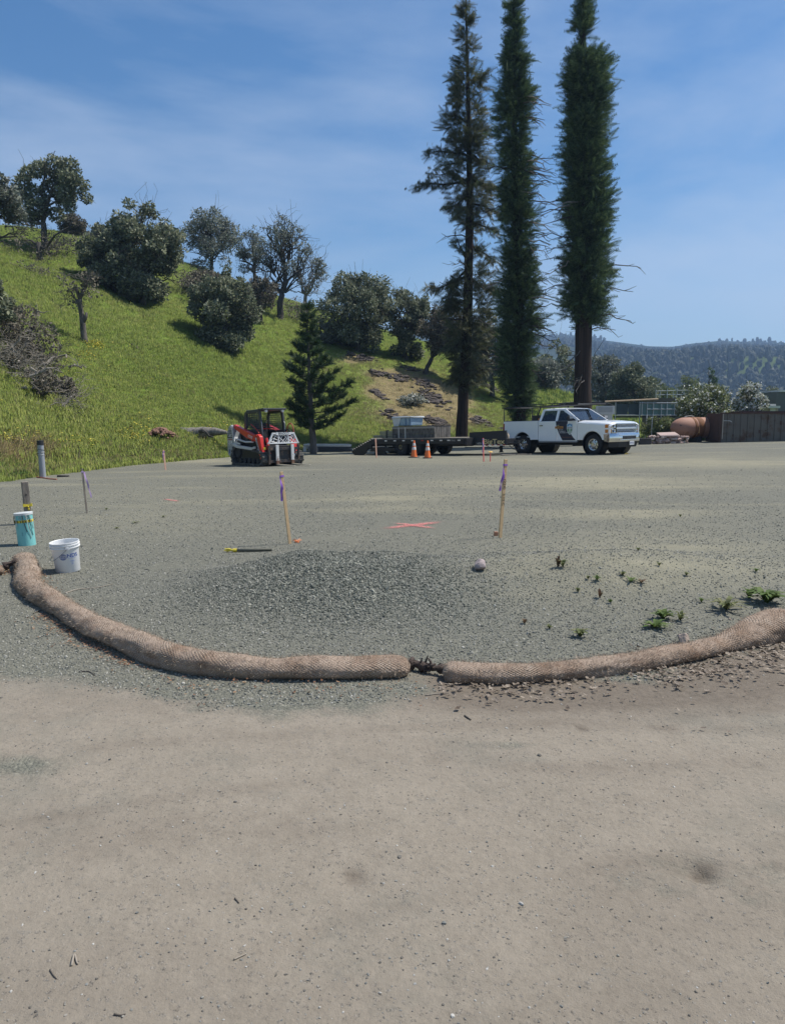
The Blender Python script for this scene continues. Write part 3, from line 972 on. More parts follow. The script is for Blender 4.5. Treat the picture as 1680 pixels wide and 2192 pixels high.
def oak(label, base, H, W, seed, n=9000, size=.24, mat=None, lean=(0, 0), trunk=.28, lobes=20, lobe_r=.2, low=.22, depth_w=.9, skirt=0, group='oaks on the hillside',
        name='oak_tree', wood=None, r0=None, shift=(0, 0), layout=None, dead=0, cat='tree'):
    """trunk with limbs that end in leafy lobes; layout may give lobes as (x, z, r) in units of W/2, H, W"""
    rng = np.random.default_rng(seed)
    t = thing(name, label, cat, base, 0, group)
    wood = wood or BARK_OAK
    r0 = r0 or max(.12, .035 * H)
    m = MB()
    fork = Vector((lean[0] * .5 * H, 0, H * trunk))
    m.tube([Vector((0, 0, -.4))] + wobble((0, 0, 0), fork, 4, .03, rng), [r0 * 1.5, r0 * 1.25, r0, r0 * .92, r0 * .88, r0 * .8], 9, cap=True)
    cs, rs = [], []
    if layout:
        for (lx, lz, lr) in layout:
            cs.append(Vector((lx * W / 2, rng.uniform(-.5, .5) * W * .5 * depth_w, lz * H))); rs.append(lr * W)
    else:
        for i in range(lobes):
            u = rng.normal(size=3); u /= np.linalg.norm(u)
            k = rng.uniform(.45, .88)
            cz = H * (low + 1.0) / 2 + u[2] * k * H * (1 - low) / 2
            # crowns are widest a little above their middle
            wz = 1 - .35 * max(0, (cz / H - .6) / .4) ** 1.5
            cs.append(Vector((shift[0] * H + lean[0] * H * .6 + u[0] * k * W / 2 * wz, u[1] * k * W / 2 * depth_w, cz)))
            rs.append(W * lobe_r * rng.uniform(.5, 1.2))
        for i in range(skirt):
            a = rng.uniform(0, 6.28)
            cs.append(Vector((shift[0] * H + math.cos(a) * W * rng.uniform(.12, .36), math.sin(a) * W * .3, H * rng.uniform(.10, .24)))); rs.append(W * rng.uniform(.10, .17))
        # small outer sprigs break the outline
        for i in range(int(lobes * 1.5)):
            u = rng.normal(size=3); u[2] = abs(u[2]) * 1.1 - .25; u /= np.linalg.norm(u)
            k = rng.uniform(.84, 1.12)
            cz = H * (low + 1.0) / 2 + u[2] * k * H * (1 - low) / 2
            wz = 1 - .35 * max(0, (cz / H - .6) / .4) ** 1.5
            cs.append(Vector((shift[0] * H + lean[0] * H * .6 + u[0] * k * W / 2 * wz, u[1] * k * W / 2 * depth_w, cz)))
            rs.append(W * lobe_r * rng.uniform(.22, .5))
    limbs = 6
    order = np.concatenate([rng.permutation(min(len(cs), max(lobes, 6))), np.arange(min(len(cs), max(lobes, 6)), len(cs))])
    mains = [cs[i] for i in order[:limbs]]
    for i, c in enumerate(mains):
        branchy(m, fork, c, r0 * .5, r0 * .13, rng, 1, .07, 3)
    for i in order[limbs:]:
        c = cs[i]
        j = min(mains, key=lambda q: (q - c).length)
        branchy(m, fork.lerp(j, rng.uniform(.45, .8)), c, r0 * .22, r0 * .06, rng, 1, .08, 3)
    for k in range(dead):
        a = rng.uniform(0, 6.28)
        b_ = fork + Vector((math.cos(a) * W * .55, math.sin(a) * W * .4, rng.uniform(.0, .35) * H))
        branchy(m, fork, b_, r0 * .3, r0 * .05, rng, 2, .08, 4, minr=.014)
    m.build('trunk', wood, t, smooth=True, fix=False)
    w = np.array(rs) ** 2
    cnt = np.maximum(20, (w / w.sum() * n * 1.55)).astype(int)
    if n > 0:
        V, T = stamp(RHOMB_V, RHOMB_T, leaf_cloud([tuple(c) for c in cs], rs, cnt, rng, size * .74))
        tri_mesh('crown', V, T, mat or LEAF_OAK, t)
    return t

def vsize(vx0, vy0, vx1, vy1, p):
    """metres per picture unit at p"""
    dep = p.y * CP - (p.z - CAMZ) * SP
    return dep / F

def oak_at(label, bx, by, left, right, top, seed, Y=None, **kw):
    p = on(bx, by) if Y is None else at_y(bx, by, Y)
    if Y is not None: p.z = z_at(p.x, p.y)
    k = vsize(0, 0, 0, 0, p)
    base_v = project(p.x, p.y, p.z)
    H = (base_v[1] - top) * k
    W = (right - left) * k
    sh = ((left + right) / 2 - bx) * k / H
    kw.setdefault('shift', (sh, 0))
    p.z -= .1
    return oak(label, p, H, W, seed, **kw)

oak_at('tall open oak on the ridge top at the far left of the hill', 97, 535, 5, 192, 340, 11, n=6800, size=.28, trunk=.30,
       layout=[(.25, .90, .13), (.0, .84, .10), (.62, .88, .12), (.5, .78, .14), (.9, .66, .12), (.75, .72, .1), (.2, .70, .13), (-.35, .84, .08), (-.4, .72, .10), (-.65, .62, .1), (-.15, .58, .13),
               (.35, .62, .12), (.65, .57, .10), (1.0, .56, .06), (-.75, .48, .08), (-.1, .44, .12), (.25, .40, .09), (.7, .44, .07), (-.4, .38, .09)], shift=(0, 0))
oak_at('leaning dark oak cut by the left edge on the ridge', -22, 560, -95, 50, 372, 12, n=5000, size=.28, lean=(.05, 0), trunk=.3, low=.36, lobe_r=.14, mat=LEAF_OAK_GREY, dead=3)
oak_at('large dark round oak on the grassy slope above the bare snag', 305, 650, 228, 392, 448, 13, n=15000, size=.30, trunk=.22, low=.06, lobes=30, lobe_r=.16, skirt=9, dead=2)
oak_at('low spreading oak skirt left of the large round oak', 245, 625, 170, 285, 492, 14, n=6500, size=.28, trunk=.2, low=.10, lobes=16, lobe_r=.18, skirt=6)
oak_at('broad grey green oak standing against the sky on the ridge', 455, 588, 392, 522, 456, 15, n=6600, size=.26, mat=LEAF_OAK_GREY, trunk=.22, low=.20, lobes=26, lobe_r=.15, dead=3, skirt=3)
oak_at('slim sparse oak on the ridge between the broad and the bare oak', 545, 618, 508, 572, 490, 16, n=1900, size=.24, mat=LEAF_OAK_GREY, trunk=.3, low=.22, lobes=17, lobe_r=.15, dead=5)
oak_at('thin open crowned oak with twisting limbs on the ridge', 597, 683, 538, 664, 474, 17, n=2500, size=.22, mat=LEAF_OAK_GREY, trunk=.26, low=.40, lobes=26, lobe_r=.11, dead=7, lean=(.08, 0))
oak_at('leafless grey oak with drooping twigs right of the thin oak', 655, 668, 622, 700, 540, 18, n=900, size=.24, mat=LEAF_OAK_GREY, trunk=.3, low=.35, lobes=14, lobe_r=.13, dead=9, wood=BARK_GREY)
oak_at('drooping dark oak low on the slope in the middle of the hill', 490, 752, 412, 552, 588, 19, n=12500, size=.27, trunk=.3, low=.05, lobes=28, lobe_r=.16, skirt=8, dead=2, lean=(-.02, 0))
oak_at('small oak with pale undergrowth right above the drooping oak', 560, 690, 520, 600, 598, 20, n=4000, size=.25, mat=LEAF_OAK_BROWN, trunk=.25, low=.15, lobes=14, lobe_r=.2)
oak_at('big domed evergreen oak above the rocky bank', 765, 752, 684, 850, 588, 21, n=17000, size=.28, trunk=.2, low=.04, lobes=30, lobe_r=.17, skirt=10)
oak_at('dense oak between the domed oak and the withered leaning oak', 868, 770, 822, 925, 612, 22, n=9500, size=.28, trunk=.22, low=.04, lobes=24, lobe_r=.17, skirt=7)
oak_at('leaning oak with withered brownish crown beside the thin redwood', 908, 800, 880, 990, 652, 23, n=8000, size=.26, mat=LEAF_OAK_BROWN, trunk=.24, low=.24, lobes=18, lobe_r=.19, lean=(.22, 0))
oak_at('shaded oak behind the gap between the two left redwoods', 1052, 850, 985, 1112, 690, 24, n=8500, size=.30, trunk=.25, low=.1, lobes=18, lobe_r=.2, mat=LEAF_OAK_GREY)
oak_at('dark tree cut by the left edge above the brush pile', -48, 735, -115, 22, 585, 25, n=8000, size=.24, trunk=.22, low=.08, lobes=18, lobe_r=.21)
for i, (bx, l, r, top, Y, mt, txt) in enumerate([
        (1185, 1140, 1236, 742, 92, LEAF_OAK, 'dark tree behind the pickup left of the thick redwood trunk'),
        (1243, 1200, 1262, 700, 105, LEAF_RED, 'pointed dark tree just behind the thick redwood trunk'),
        (1300, 1250, 1352, 762, 90, LEAF_OAK_GREY, 'brownish green tree right of the thick redwood trunk'),
        (1350, 1308, 1398, 788, 86, LEAF_OAK, 'low dark tree behind the windscreen of the pickup'),
        (1150, 1100, 1196, 775, 82, LEAF_OAK_GREY, 'grey green tree between the middle and the right redwood'),
        (1405, 1370, 1450, 815, 110, LEAF_OAK_PALE, 'pale green tree left of the platform railing'),
        (1470, 1425, 1512, 812, 125, LEAF_OAK_PALE, 'light green tree behind the platform railing'),
        (1519, 1496, 1544, 786, 118, LEAF_RED, 'pointed dark evergreen rising behind the platform railing'),
        (1650, 1615, 1690, 838, 120, LEAF_OAK, 'dark tree at the right edge behind the flat roofs'),
        (1710, 1672, 1760, 832, 115, LEAF_OAK_GREY, 'grey tree cut by the right edge behind the flat roofs')]):
    p = at_y(bx, 880, Y); p.z = z_at(p.x, p.y)
    k = Y / F
    H = (float(project(p.x, p.y, p.z)[1]) - top) * k
    pointed = 'pointed' in txt
    oak(txt, p, H, (r - l) * k, 40 + i, n=6500, size=.34, mat=mt, trunk=.2, low=.05, lobes=18, lobe_r=.15 if pointed else .21, group='trees beyond the lot',
        name='tree', layout=[(.15 * math.sin(7 * j), .12 + .84 * j / 15, .34 * (1 - j / 17)) for j in range(16)] if pointed else None)

# ---- redwoods
def redwood(label, bx, by, Y, trunk_px, prof, seed, n, mat, limbs=(), dens=None, size=.62, up=.55, bare=(), dead=18, top=0, lean=0, dead_zone=(250, 860), inset=.55):
    """prof: (picture height, left reach, right reach); trunk_px: (picture height, centre, width)"""
    rng = np.random.default_rng(seed)
    b = at_y(bx, by, Y); b.z = z_at(b.x, b.y) - .15
    t = thing('redwood_tree', label, 'tree', b, 0, 'redwoods behind the truck and trailer')
    k = Y / F
    def loc(vx, vy, dy=0.0):
        q = at_y(vx, vy, Y + dy)
        return q - b
    trunk_px = sorted(trunk_px, key=lambda q: -q[0])
    TY = np.array([q[0] for q in trunk_px][::-1]); TX = np.array([q[1] for q in trunk_px][::-1]); TW = np.array([q[2] for q in trunk_px][::-1])
    m = MB()
    pts, rs = [], []
    ys = np.linspace(TY[-1], TY[0], 40)
    for i, y in enumerate(ys):
        q = loc(np.interp(y, TY, TX), y)
        if i == 0: q.z = -.2
        pts.append(q); rs.append(np.interp(y, TY, TW) * k / 2 * (1 + .03 * rng.normal()))
    # fluted bole
    n_s = 18
    m.tube(pts, rs, n_s, cap=True)
    for i in range(len(pts)):
        for j in range(n_s):
            v = Vector(m.v[i * n_s + j]); d = v - pts[i]
            m.v[i * n_s + j] = tuple(pts[i] + d * (1 + .05 * math.sin(j * 2.9 + i * .13) + .02 * rng.normal()))
    m.build('trunk', BARK_RED, t, smooth=True, fix=False)
    PY = np.array([p[0] for p in prof]); PL = np.array([p[1] for p in prof]); PR = np.array([p[2] for p in prof])
    # sprays along the trunk
    wgt = np.maximum(PR - PL, 1) ** 1.0
    if dens is not None: wgt = wgt * np.interp(PY, [d[0] for d in dens], [d[1] for d in dens])
    yy = np.linspace(PY[0], PY[-1], 600)
    cw = np.cumsum(np.interp(yy, PY, wgt)); cw /= cw[-1]
    vy = np.interp(rng.random(n), cw, yy)
    cx = np.interp(vy, TY, TX)
    az = rng.uniform(0, 2 * math.pi, n)
    L = cx - np.interp(vy, PY, PL); R = np.interp(vy, PY, PR) - cx
    c = (1 + np.cos(az)) / 2
    reach = (L * (1 - c) + R * c) * k
    # foliage sits in bulging clumps of short branchlets, over a thinner inner sleeve
    clump = .74 + .44 * vnoise(az * 2.6, vy * .07, seed) + .24 * (vnoise(np.cos(az) * .9 + 3, vy * .028, seed + 5) - .5)
    z = np.array([loc(840, float(y)).z for y in vy])
    X = np.array([loc(float(x), float(y)).x for x, y in zip(cx, vy)])
    Y0 = np.array([loc(float(x), float(y)).y for x, y in zip(cx, vy)])
    ncl = n // 24
    ci = rng.integers(0, n, ncl)
    crad = np.maximum(reach[ci] * np.clip(clump[ci], .5, 1.15) * rng.uniform(.62, 1.0, ncl) - size * inset * .8, .05)
    C = np.stack([X[ci] + np.cos(az[ci]) * crad, Y0[ci] + np.sin(az[ci]) * crad, z[ci]], 1)
    O = np.stack([np.cos(az[ci]), np.sin(az[ci]), np.full(ncl, up)], 1)
    m_out = int(n * .72)
    k_ = rng.integers(0, ncl, m_out)
    jit = rng.normal(size=(m_out, 3)) * np.array([.22, .22, .20]) * np.clip(reach[ci][k_] / 1.2, .35, 1.1)[:, None]
    P1 = C[k_] + jit
    D1 = O[k_] * .9 + jit * 2.2 + rng.normal(size=(m_out, 3)) * .25
    m_in = n - m_out
    rad = np.maximum(reach[:m_in] * rng.uniform(.1, .72, m_in) - size * inset * .5, .04)
    P2 = np.stack([X[:m_in] + np.cos(az[:m_in]) * rad, Y0[:m_in] + np.sin(az[:m_in]) * rad, z[:m_in]], 1)
    D2 = np.stack([np.cos(az[:m_in]), np.sin(az[:m_in]), np.full(m_in, up)], 1) + rng.normal(size=(m_in, 3)) * .4
    P, D = np.concatenate([P1, P2]), np.concatenate([D1, D2])
    M = frames(P, D, rng, size * rng.uniform(.55, 1.3, n))
    V, T = stamp(SPRAY_V, SPRAY_T, M)
    allV, allT = [V], [T]
    off = len(V)
    # foliage carried on limbs
    for (ax, ay, ex, ey, dy, nn) in limbs:
        a, e = loc(ax, ay), loc(ex, ey, dy)
        path = wobble(a, e, 6, .035, rng, sag=.02)
        MB().tube(path, [.085 * (1 - i / 7.5) for i in range(7)], 5, cap=False).build('limb', BARK_RED, t, smooth=True, fix=False)
        tt = rng.uniform(.15, 1.0, nn)
        Pq = np.array([list(path[min(5, int(q * 6))].lerp(path[min(6, int(q * 6) + 1)], q * 6 - int(q * 6)) if q < 1 else path[-1]) for q in tt])
        d = np.array((e - a).normalized())
        side = np.cross(d, [0, 0, 1]); side /= np.linalg.norm(side)
        sg = rng.choice([-1, 1], nn)
        Dq = d * .5 + side * sg[:, None] * .9 + rng.normal(size=(nn, 3)) * .25 + np.array([0, 0, -.15])
        Pq = Pq + rng.normal(size=(nn, 3)) * np.array([.18, .18, .14])
        Mq = frames(Pq, Dq, rng, size * rng.uniform(.5, 1.15, nn), up=np.array([0, 0, 1.0]))
        v2, t2 = stamp(SPRAY_V, SPRAY_T, Mq)
        allV.append(v2); allT.append(t2 + off); off += len(v2)
    tri_mesh('crown', np.concatenate(allV), np.concatenate(allT), mat, t)
    # dead bare branches, each its own part
    for i in range(dead):
        y = rng.uniform(*dead_zone)
        side = -1 if rng.random() < (bare[0] if bare else .5) else 1
        cxy = np.interp(y, TY, TX)
        edge = np.interp(y, PY, PR if side > 0 else PL)
        ln = abs(edge - cxy) + rng.uniform(6, 52)
        a = loc(cxy, y)
        e = loc(cxy + side * ln, y + rng.uniform(-14, 34), rng.uniform(-2.2, .3))
        bmb = MB()
        pth = wobble(a, e, 6, .03, rng, sag=.06)
        bmb.tube(pth, [.055 * (1 - j / 7.6) for j in range(7)], 4, cap=False)
        for _ in range(3):
            j = int(rng.integers(2, 6))
            q = pth[j] + Vector((side * rng.uniform(.2, .9), rng.uniform(-.4, .3), rng.uniform(-.6, .25)))
            bmb.tube(wobble(pth[j], q, 3, .08, rng), [.022, .018, .014, .010], 3, cap=False)
        bmb.build('dead_branch', BARK_GREY if rng.random() < .35 else BARK_OAK, t, fix=False)
    return t

redwood('tallest thin redwood with bronzed sparse limbs, leftmost of the three', 987, 945, 49,
        [(950, 987, 27), (850, 991, 22), (700, 1000, 20), (560, 1003, 17), (480, 1005, 16), (340, 1004, 11), (180, 1001, 8), (60, 998, 4), (-12, 997, 1.2)],
        [(-8, 990, 1004), (20, 981, 1012), (100, 974, 1023), (150, 972, 1030), (185, 960, 1040), (260, 953, 1044), (300, 962, 1036), (330, 960, 1040), (430, 962, 1050), (468, 975, 1040),
         (500, 992, 1040), (560, 984, 1050), (600, 968, 1052), (660, 948, 1056), (720, 955, 1056), (790, 968, 1046), (830, 978, 1030)], 31, 3000, LEAF_REDDRY,
        limbs=[(1004, 395, 884, 404, -.3, 130), (1003, 385, 925, 372, .8, 90), (1003, 335, 915, 322, -.5, 110), (1002, 345, 940, 352, -1.5, 60), (1001, 262, 952, 238, -.2, 60), (1003, 420, 958, 445, .3, 70),
               (1005, 440, 975, 462, -.8, 50), (1004, 330, 1050, 352, -.5, 70), (1004, 380, 1058, 400, -.5, 80), (1005, 430, 1065, 455, -.6, 80), (1005, 470, 1062, 500, -.5, 80), (1004, 520, 1060, 560, -.6, 80),
               (1002, 575, 946, 640, -.4, 110), (1002, 590, 915, 622, .4, 110), (1001, 560, 975, 505, -.3, 60), (1001, 640, 940, 672, -.6, 90), (1000, 680, 1058, 710, -.6, 90), (1000, 600, 1060, 630, .8, 90),
               (999, 720, 955, 760, -.5, 80), (998, 760, 1040, 800, -.6, 70), (997, 780, 965, 815, .5, 60)],
        dens=[(0, .8), (180, 1), (430, .8), (470, .25), (560, .3), (600, .9), (800, .8)], size=.60, up=.15, dead=9, bare=(.25,), dead_zone=(450, 800))
redwood('dark slender redwood column, middle of the three and leafy to the ground', 1112, 930, 46,
        [(940, 1112, 27), (800, 1111, 24), (500, 1106, 18), (300, 1101, 12), (100, 1101, 7), (30, 1099, 4), (-2, 1099, 1)],
        [(4, 1092, 1112), (30, 1086, 1118), (52, 1084, 1121), (66, 1076, 1112), (78, 1076, 1110), (95, 1074, 1122), (120, 1070, 1132), (200, 1060, 1137), (300, 1057, 1141), (400, 1061, 1147), (500, 1059, 1155), (600, 1054, 1160),
         (700, 1058, 1162), (780, 1060, 1154), (840, 1064, 1150), (890, 1084, 1140), (925, 1094, 1134)], 32, 10500, LEAF_RED, size=.50, up=.35, inset=1.2, dead=40, bare=(.18,), dead_zone=(200, 800))
redwood('thick trunked redwood with shaggy column crown, rightmost of the three', 1247, 918, 44,
        [(925, 1247, 42), (860, 1246, 37), (780, 1247, 34), (700, 1248, 32), (500, 1252, 26), (300, 1252, 19), (110, 1246, 13), (40, 1248, 11), (-30, 1249, 9), (-120, 1251, 5)],
        [(-110, 1238, 1262), (-60, 1230, 1270), (0, 1234, 1266), (30, 1220, 1280), (60, 1216, 1280), (86, 1222, 1264), (100, 1242, 1252), (112, 1224, 1298), (125, 1208, 1302), (150, 1198, 1306), (230, 1196, 1306), (300, 1197, 1311), (400, 1199, 1314), (500, 1193, 1316),
         (560, 1194, 1322), (600, 1194, 1324), (640, 1196, 1318), (668, 1204, 1312), (690, 1230, 1305), (706, 1244, 1292)], 33, 12000, LEAF_RED, size=.52, up=.55, inset=1.55, dead=20, bare=(.85,), dead_zone=(420, 860),
        dens=[(-110, .5), (82, .6), (90, .0), (112, .0), (116, 1.3), (150, 1.2), (700, 1)])

# ---- conifer in front of the slope
def small_conifer():
    rng = np.random.default_rng(77)
    Y = 39.5
    b = at_y(671, 948, Y); b.z = z_at(b.x, b.y) - .1
    k = Y / F
    t = thing('conifer_tree', 'small dark layered conifer with upswept limbs behind the track loader', 'tree', b)
    m = MB()
    top = at_y(657, 650, Y) - b
    m.tube(wobble((0, 0, -.2), top, 8, .004, rng), [.20, .17, .15, .13, .11, .08, .055, .03, .012], 9, cap=False)
    m.build('trunk', BARK_CON, t, smooth=True, fix=False)
    lm = MB()
    AV, AT, off = [], [], 0
    prof = [(655, 4, 4), (680, 10, 12), (700, 12, 14), (722, 24, 16), (738, 32, 18), (752, 20, 24), (765, 60, 40), (775, 70, 46), (795, 58, 62), (815, 40, 76), (840, 40, 88), (860, 45, 88), (880, 40, 78), (898, 48, 66), (912, 30, 42)]
    PY = [p[0] for p in prof]
    for i in range(66):
        y = 655 + 255 * (i / 65) ** .9 + rng.uniform(-4, 4)
        az = i * 2.399963 + rng.uniform(-.3, .3)
        c = (1 + math.cos(az)) / 2
        reach = (np.interp(y, PY, [p[1] for p in prof]) * (1 - c) + np.interp(y, PY, [p[2] for p in prof]) * c) * k * rng.uniform(.72, 1.08)
        if abs(math.sin(az)) > .5: reach = max(reach, np.interp(y, PY, [(p[1] + p[2]) / 2 for p in prof]) * k * .9)
        vx = np.interp(y, [650, 948], [657, 671])
        a = at_y(float(vx), float(y) + 14 * min(1, reach), Y) - b
        e = a + Vector((math.cos(az) * reach, math.sin(az) * reach, reach * .30))
        mid = a.lerp(e, .55) + Vector((0, 0, -.10 * reach))
        path = [a, a.lerp(mid, .5), mid, mid.lerp(e, .6), e]
        lm.tube(path, [.03, .026, .02, .014, .006], 4, cap=False)
        nn = int(14 + 44 * reach)
        q = rng.uniform(.12, 1, nn) ** .8
        P = np.array([list(path[min(3, int(s * 4))].lerp(path[min(4, int(s * 4) + 1)], s * 4 - int(s * 4)) if s < 1 else path[-1]) for s in q])
        P += rng.normal(size=P.shape) * np.array([.06, .06, .035])
        d = np.array((e - a).normalized())
        D = d * .8 + rng.normal(size=(nn, 3)) * .55 + np.array([0, 0, .35])
        v2, t2 = stamp(TUFT_V, TUFT_T, frames(P, D, rng, .30 * rng.uniform(.6, 1.25, nn)))
        AV.append(v2); AT.append(t2 + off); off += len(v2)
    lm.build('limbs', BARK_CON, t, smooth=True, fix=False, kind='stuff')
    tri_mesh('crown', np.concatenate(AV), np.concatenate(AT), LEAF_CON, t)
small_conifer()

# ---- snag, stumps, brush on the hill
def snag():
    rng = np.random.default_rng(3)
    p = on(180, 732); k = vsize(0, 0, 0, 0, p)
    t = thing('dead_tree', 'bare forked dead trunk standing alone on the green slope', 'tree', p)
    q = lambda vx, vy, dy=0: Vector(((vx - 180) * k, dy, (732 - vy) * k))
    m = MB()
    m.tube([q(181, 736), q(181, 725), q(180, 700), q(178, 672), q(175, 650), q(177, 636)], [.24, .19, .16, .14, .13, .11], 9, cap=True)
    m.tube([q(177, 640), q(184, 626), q(191, 612), q(196, 598)], [.11, .10, .07, .04], 7)
    m.tube([q(177, 642), q(171, 626), q(170, 618)], [.13, .09, .06], 7)
    m.tube([q(181, 692), q(187, 680), q(189, 670)], [.11, .10, .06], 7)
    m.tube([q(176, 660), q(168, 645), q(160, 630), q(152, 618)], [.07, .05, .04, .02], 5)
    for i in range(26):
        a = q(rng.uniform(185, 200), rng.uniform(590, 625), rng.uniform(-.3, .3)) if i % 2 else q(rng.uniform(150, 172), rng.uniform(612, 650), rng.uniform(-.3, .3))
        branchy(m, a, a + Vector((rng.normal() * .5, rng.normal() * .4, rng.uniform(-.9, .3))), .025, .008, rng, 1, .1, 3, minr=.012)
    m.build('trunk', bark('snag_bark', (.05, .045, .04), (.17, .15, .13), 5, .3), t, smooth=True, fix=False)
    M = leaf_cloud([tuple(q(197, 600)), tuple(q(199, 622)), tuple(q(153, 618)), tuple(q(167, 655))], [.55, .5, .4, .35], [130, 110, 60, 60], rng, .16)
    V, T = stamp(RHOMB_V, RHOMB_T, M)
    tri_mesh('moss', V, T, LEAF_OAK_BROWN, t, kind='stuff')
snag()

def brush(label, name, cx, cy, w, h, seed, n, mats, leafn=300, leafmat=None, depth=1.5, cat='brush pile', group=None, flat=False, lsize=.16):
    rng = np.random.default_rng(seed)
    p = on(cx, cy); k = vsize(0, 0, 0, 0, p)
    W, H = w * k, h * k
    t = thing(name, label, cat, p, 0, group)
    ms = [MB() for _ in mats]
    for i in range(n):
        m = ms[i % len(ms)]
        u = rng.uniform(-1, 1)
        z = rng.uniform(0, 1) * H * math.sqrt(max(.05, 1 - u * u))
        x, y = u * W / 2, rng.uniform(-1, 1) * depth
        z += z_at(p.x + x, p.y + y) - p.z
        a = Vector((x, y, z))
        L = rng.uniform(.4, 1.1) * (W * .22 if not flat else W * .3)
        d = Vector((rng.normal(), rng.normal() * .7, rng.normal() * (.35 if flat else .55))).normalized() * L
        r = rng.uniform(.008, .02) if i % 9 else rng.uniform(.04, .08)
        branchy(m, a, a + d, r, r * .35, rng, 1, .09, 3, spread=.9, minr=.009)
    for m, mt in zip(ms, mats):
        m.build('branches', mt, t, fix=False, kind='stuff')
    if leafn:
        C = [(rng.uniform(-.9, .9) * W / 2, rng.uniform(-.7, .7) * depth, rng.uniform(.1, .85) * H) for _ in range(14)]
        C = [(c[0], c[1], c[2] + z_at(p.x + c[0], p.y + c[1]) - p.z) for c in C]
        M = leaf_cloud(C, [max(.3, H * .28)] * 14, [leafn // 14] * 14, rng, lsize)
        V, T = stamp(RHOMB_V, RHOMB_T, M)
        tri_mesh('withered_leaves', V, T, leafmat or LEAF_OAK_BROWN, t)
    return t
BARK_LIGHT = bark('pale_twigs', (.16, .14, .11), (.36, .32, .26), 9, .4)
brush('fallen dead oak crown with grey tangled twigs at the left edge', 'fallen_treetop', 40, 752, 165, 95, 51, 300, [BARK_GREY, BARK_OAK, BARK_LIGHT], 3200, depth=2.0)
brush('low heap of cut branches and dry leaves below the fallen crown', 'branch_heap', 50, 812, 200, 58, 52, 260, [BARK_GREY, BARK_LIGHT], 3000, depth=1.8, flat=True)
brush('fallen leafy branch lying across the upper left slope', 'fallen_branch', 95, 592, 105, 14, 53, 34, [BARK_GREY, BARK_LIGHT], 220, depth=.8, flat=True, cat='branch')
brush('bare grey thicket below the ridge oaks on the left', 'thicket', 60, 545, 120, 60, 54, 90, [BARK_OAK, BARK_GREY], 700, depth=2.5, cat='bush')
brush('bare brown thicket left of the large round oak', 'thicket', 150, 548, 120, 45, 55, 90, [BARK_OAK, BARK_GREY], 900, depth=2.5, cat='bush')
brush('brown dead scrub between the round and the drooping oak', 'scrub', 415, 640, 70, 60, 56, 60, [BARK_GREY, BARK_OAK], 800, depth=2.0, cat='bush')
brush('pale bare scrub at the foot of the thin open oak', 'scrub', 640, 690, 90, 52, 57, 70, [BARK_GREY, BARK_LIGHT], 600, depth=2.0, cat='bush')
brush('small grey root ball lying on the open slope', 'root_stump', 290, 748, 24, 11, 58, 14, [BARK_OAK, BARK_GREY], 0, depth=.3, cat='stump')
oak_at('dark rounded reddish bush on the ridge beside the tall open oak', 155, 503, 128, 184, 460, 61, n=3200, size=.24, mat=LEAF_OAK_BROWN, trunk=.1, low=.02, lobes=14, lobe_r=.22, group='bushes on the hillside', name='bush', cat='bush')
oak_at('grey bush on the ridge left of the large round oak', 215, 516, 188, 245, 484, 62, n=2400, size=.24, mat=LEAF_OAK_GREY, trunk=.1, low=.02, lobes=12, lobe_r=.22, group='bushes on the hillside', name='bush', cat='bush', dead=3)
oak_at('bushy clump above the drooping oak on the slope', 445, 640, 395, 500, 585, 63, n=4200, size=.24, mat=LEAF_OAK_BROWN, trunk=.1, low=.02, lobes=14, lobe_r=.2, group='bushes on the hillside', name='bush', cat='bush')
oak_at('grey green bush between the conifer top and the domed oak', 700, 735, 672, 725, 690, 64, n=2200, size=.22, mat=LEAF_OAK_GREY, trunk=.1, low=.02, lobes=10, lobe_r=.22, group='bushes on the hillside', name='bush', cat='bush')
def burnt_stump():
    rng = np.random.default_rng(8)
    p = on(85, 558); k = vsize(0, 0, 0, 0, p)
    t = thing('burnt_stump', 'broken stump with one long bare arm below the tall open oak', 'stump', p)
    m = MB()
    m.tube([(0, 0, -.3), (.03, 0, .4), (0, 0, 38 * k)], [.24, .2, .17], 9)
    m.tube([(0, 0, 30 * k), (14 * k, 0, 24 * k), (40 * k, -.3, 50 * k), (72 * k, -.5, 66 * k)], [.12, .1, .07, .03], 6)
    m.tube([(0, 0, 30 * k), (-16 * k, 0, 42 * k), (-30 * k, -.3, 40 * k)], [.1, .07, .03], 6)
    m.build('trunk', BARK_OAK, t, smooth=True, fix=False)
burnt_stump()

# flowering trees and bushes on the right
def blossom(label, bx, l, r, top, bot, Y, seed, nleaf, nflow, name='blossom_tree', cat='tree', grp='white flowering trees', lm=None):
    p = at_y(bx, bot, Y); p.z = z_at(p.x, p.y) - .05
    k = Y / F
    H = float(project(p.x, p.y, p.z)[1] - top) * k
    t = oak(label, p, H, (r - l) * k, seed, n=nleaf, size=.17, mat=lm or LEAF_OAK_PALE, trunk=.18, low=.1, lobes=20, lobe_r=.17, group=grp, name=name, cat=cat, shift=(((l + r) / 2 - bx) * k / H, 0))
    rng = np.random.default_rng(seed + 100)
    cr = [c for c in t.children if c.name.startswith('crown')][0]
    co = np.array([v.co for v in cr.data.vertices])[::4]
    sel = co[rng.integers(0, len(co), nflow)] * 1.01 + rng.normal(size=(nflow, 3)) * .05
    V, T = stamp(RHOMB_V, RHOMB_T, frames(sel, rng.normal(size=(nflow, 3)), rng, .15 * rng.uniform(.6, 1.4, nflow)))
    tri_mesh('blossoms', V, T, BLOSSOM, t)
    return t
blossom('wide leafy bush dotted with white blossom above the rusty tank', 1505, 1440, 1572, 832, 925, 50, 71, 8000, 2600)
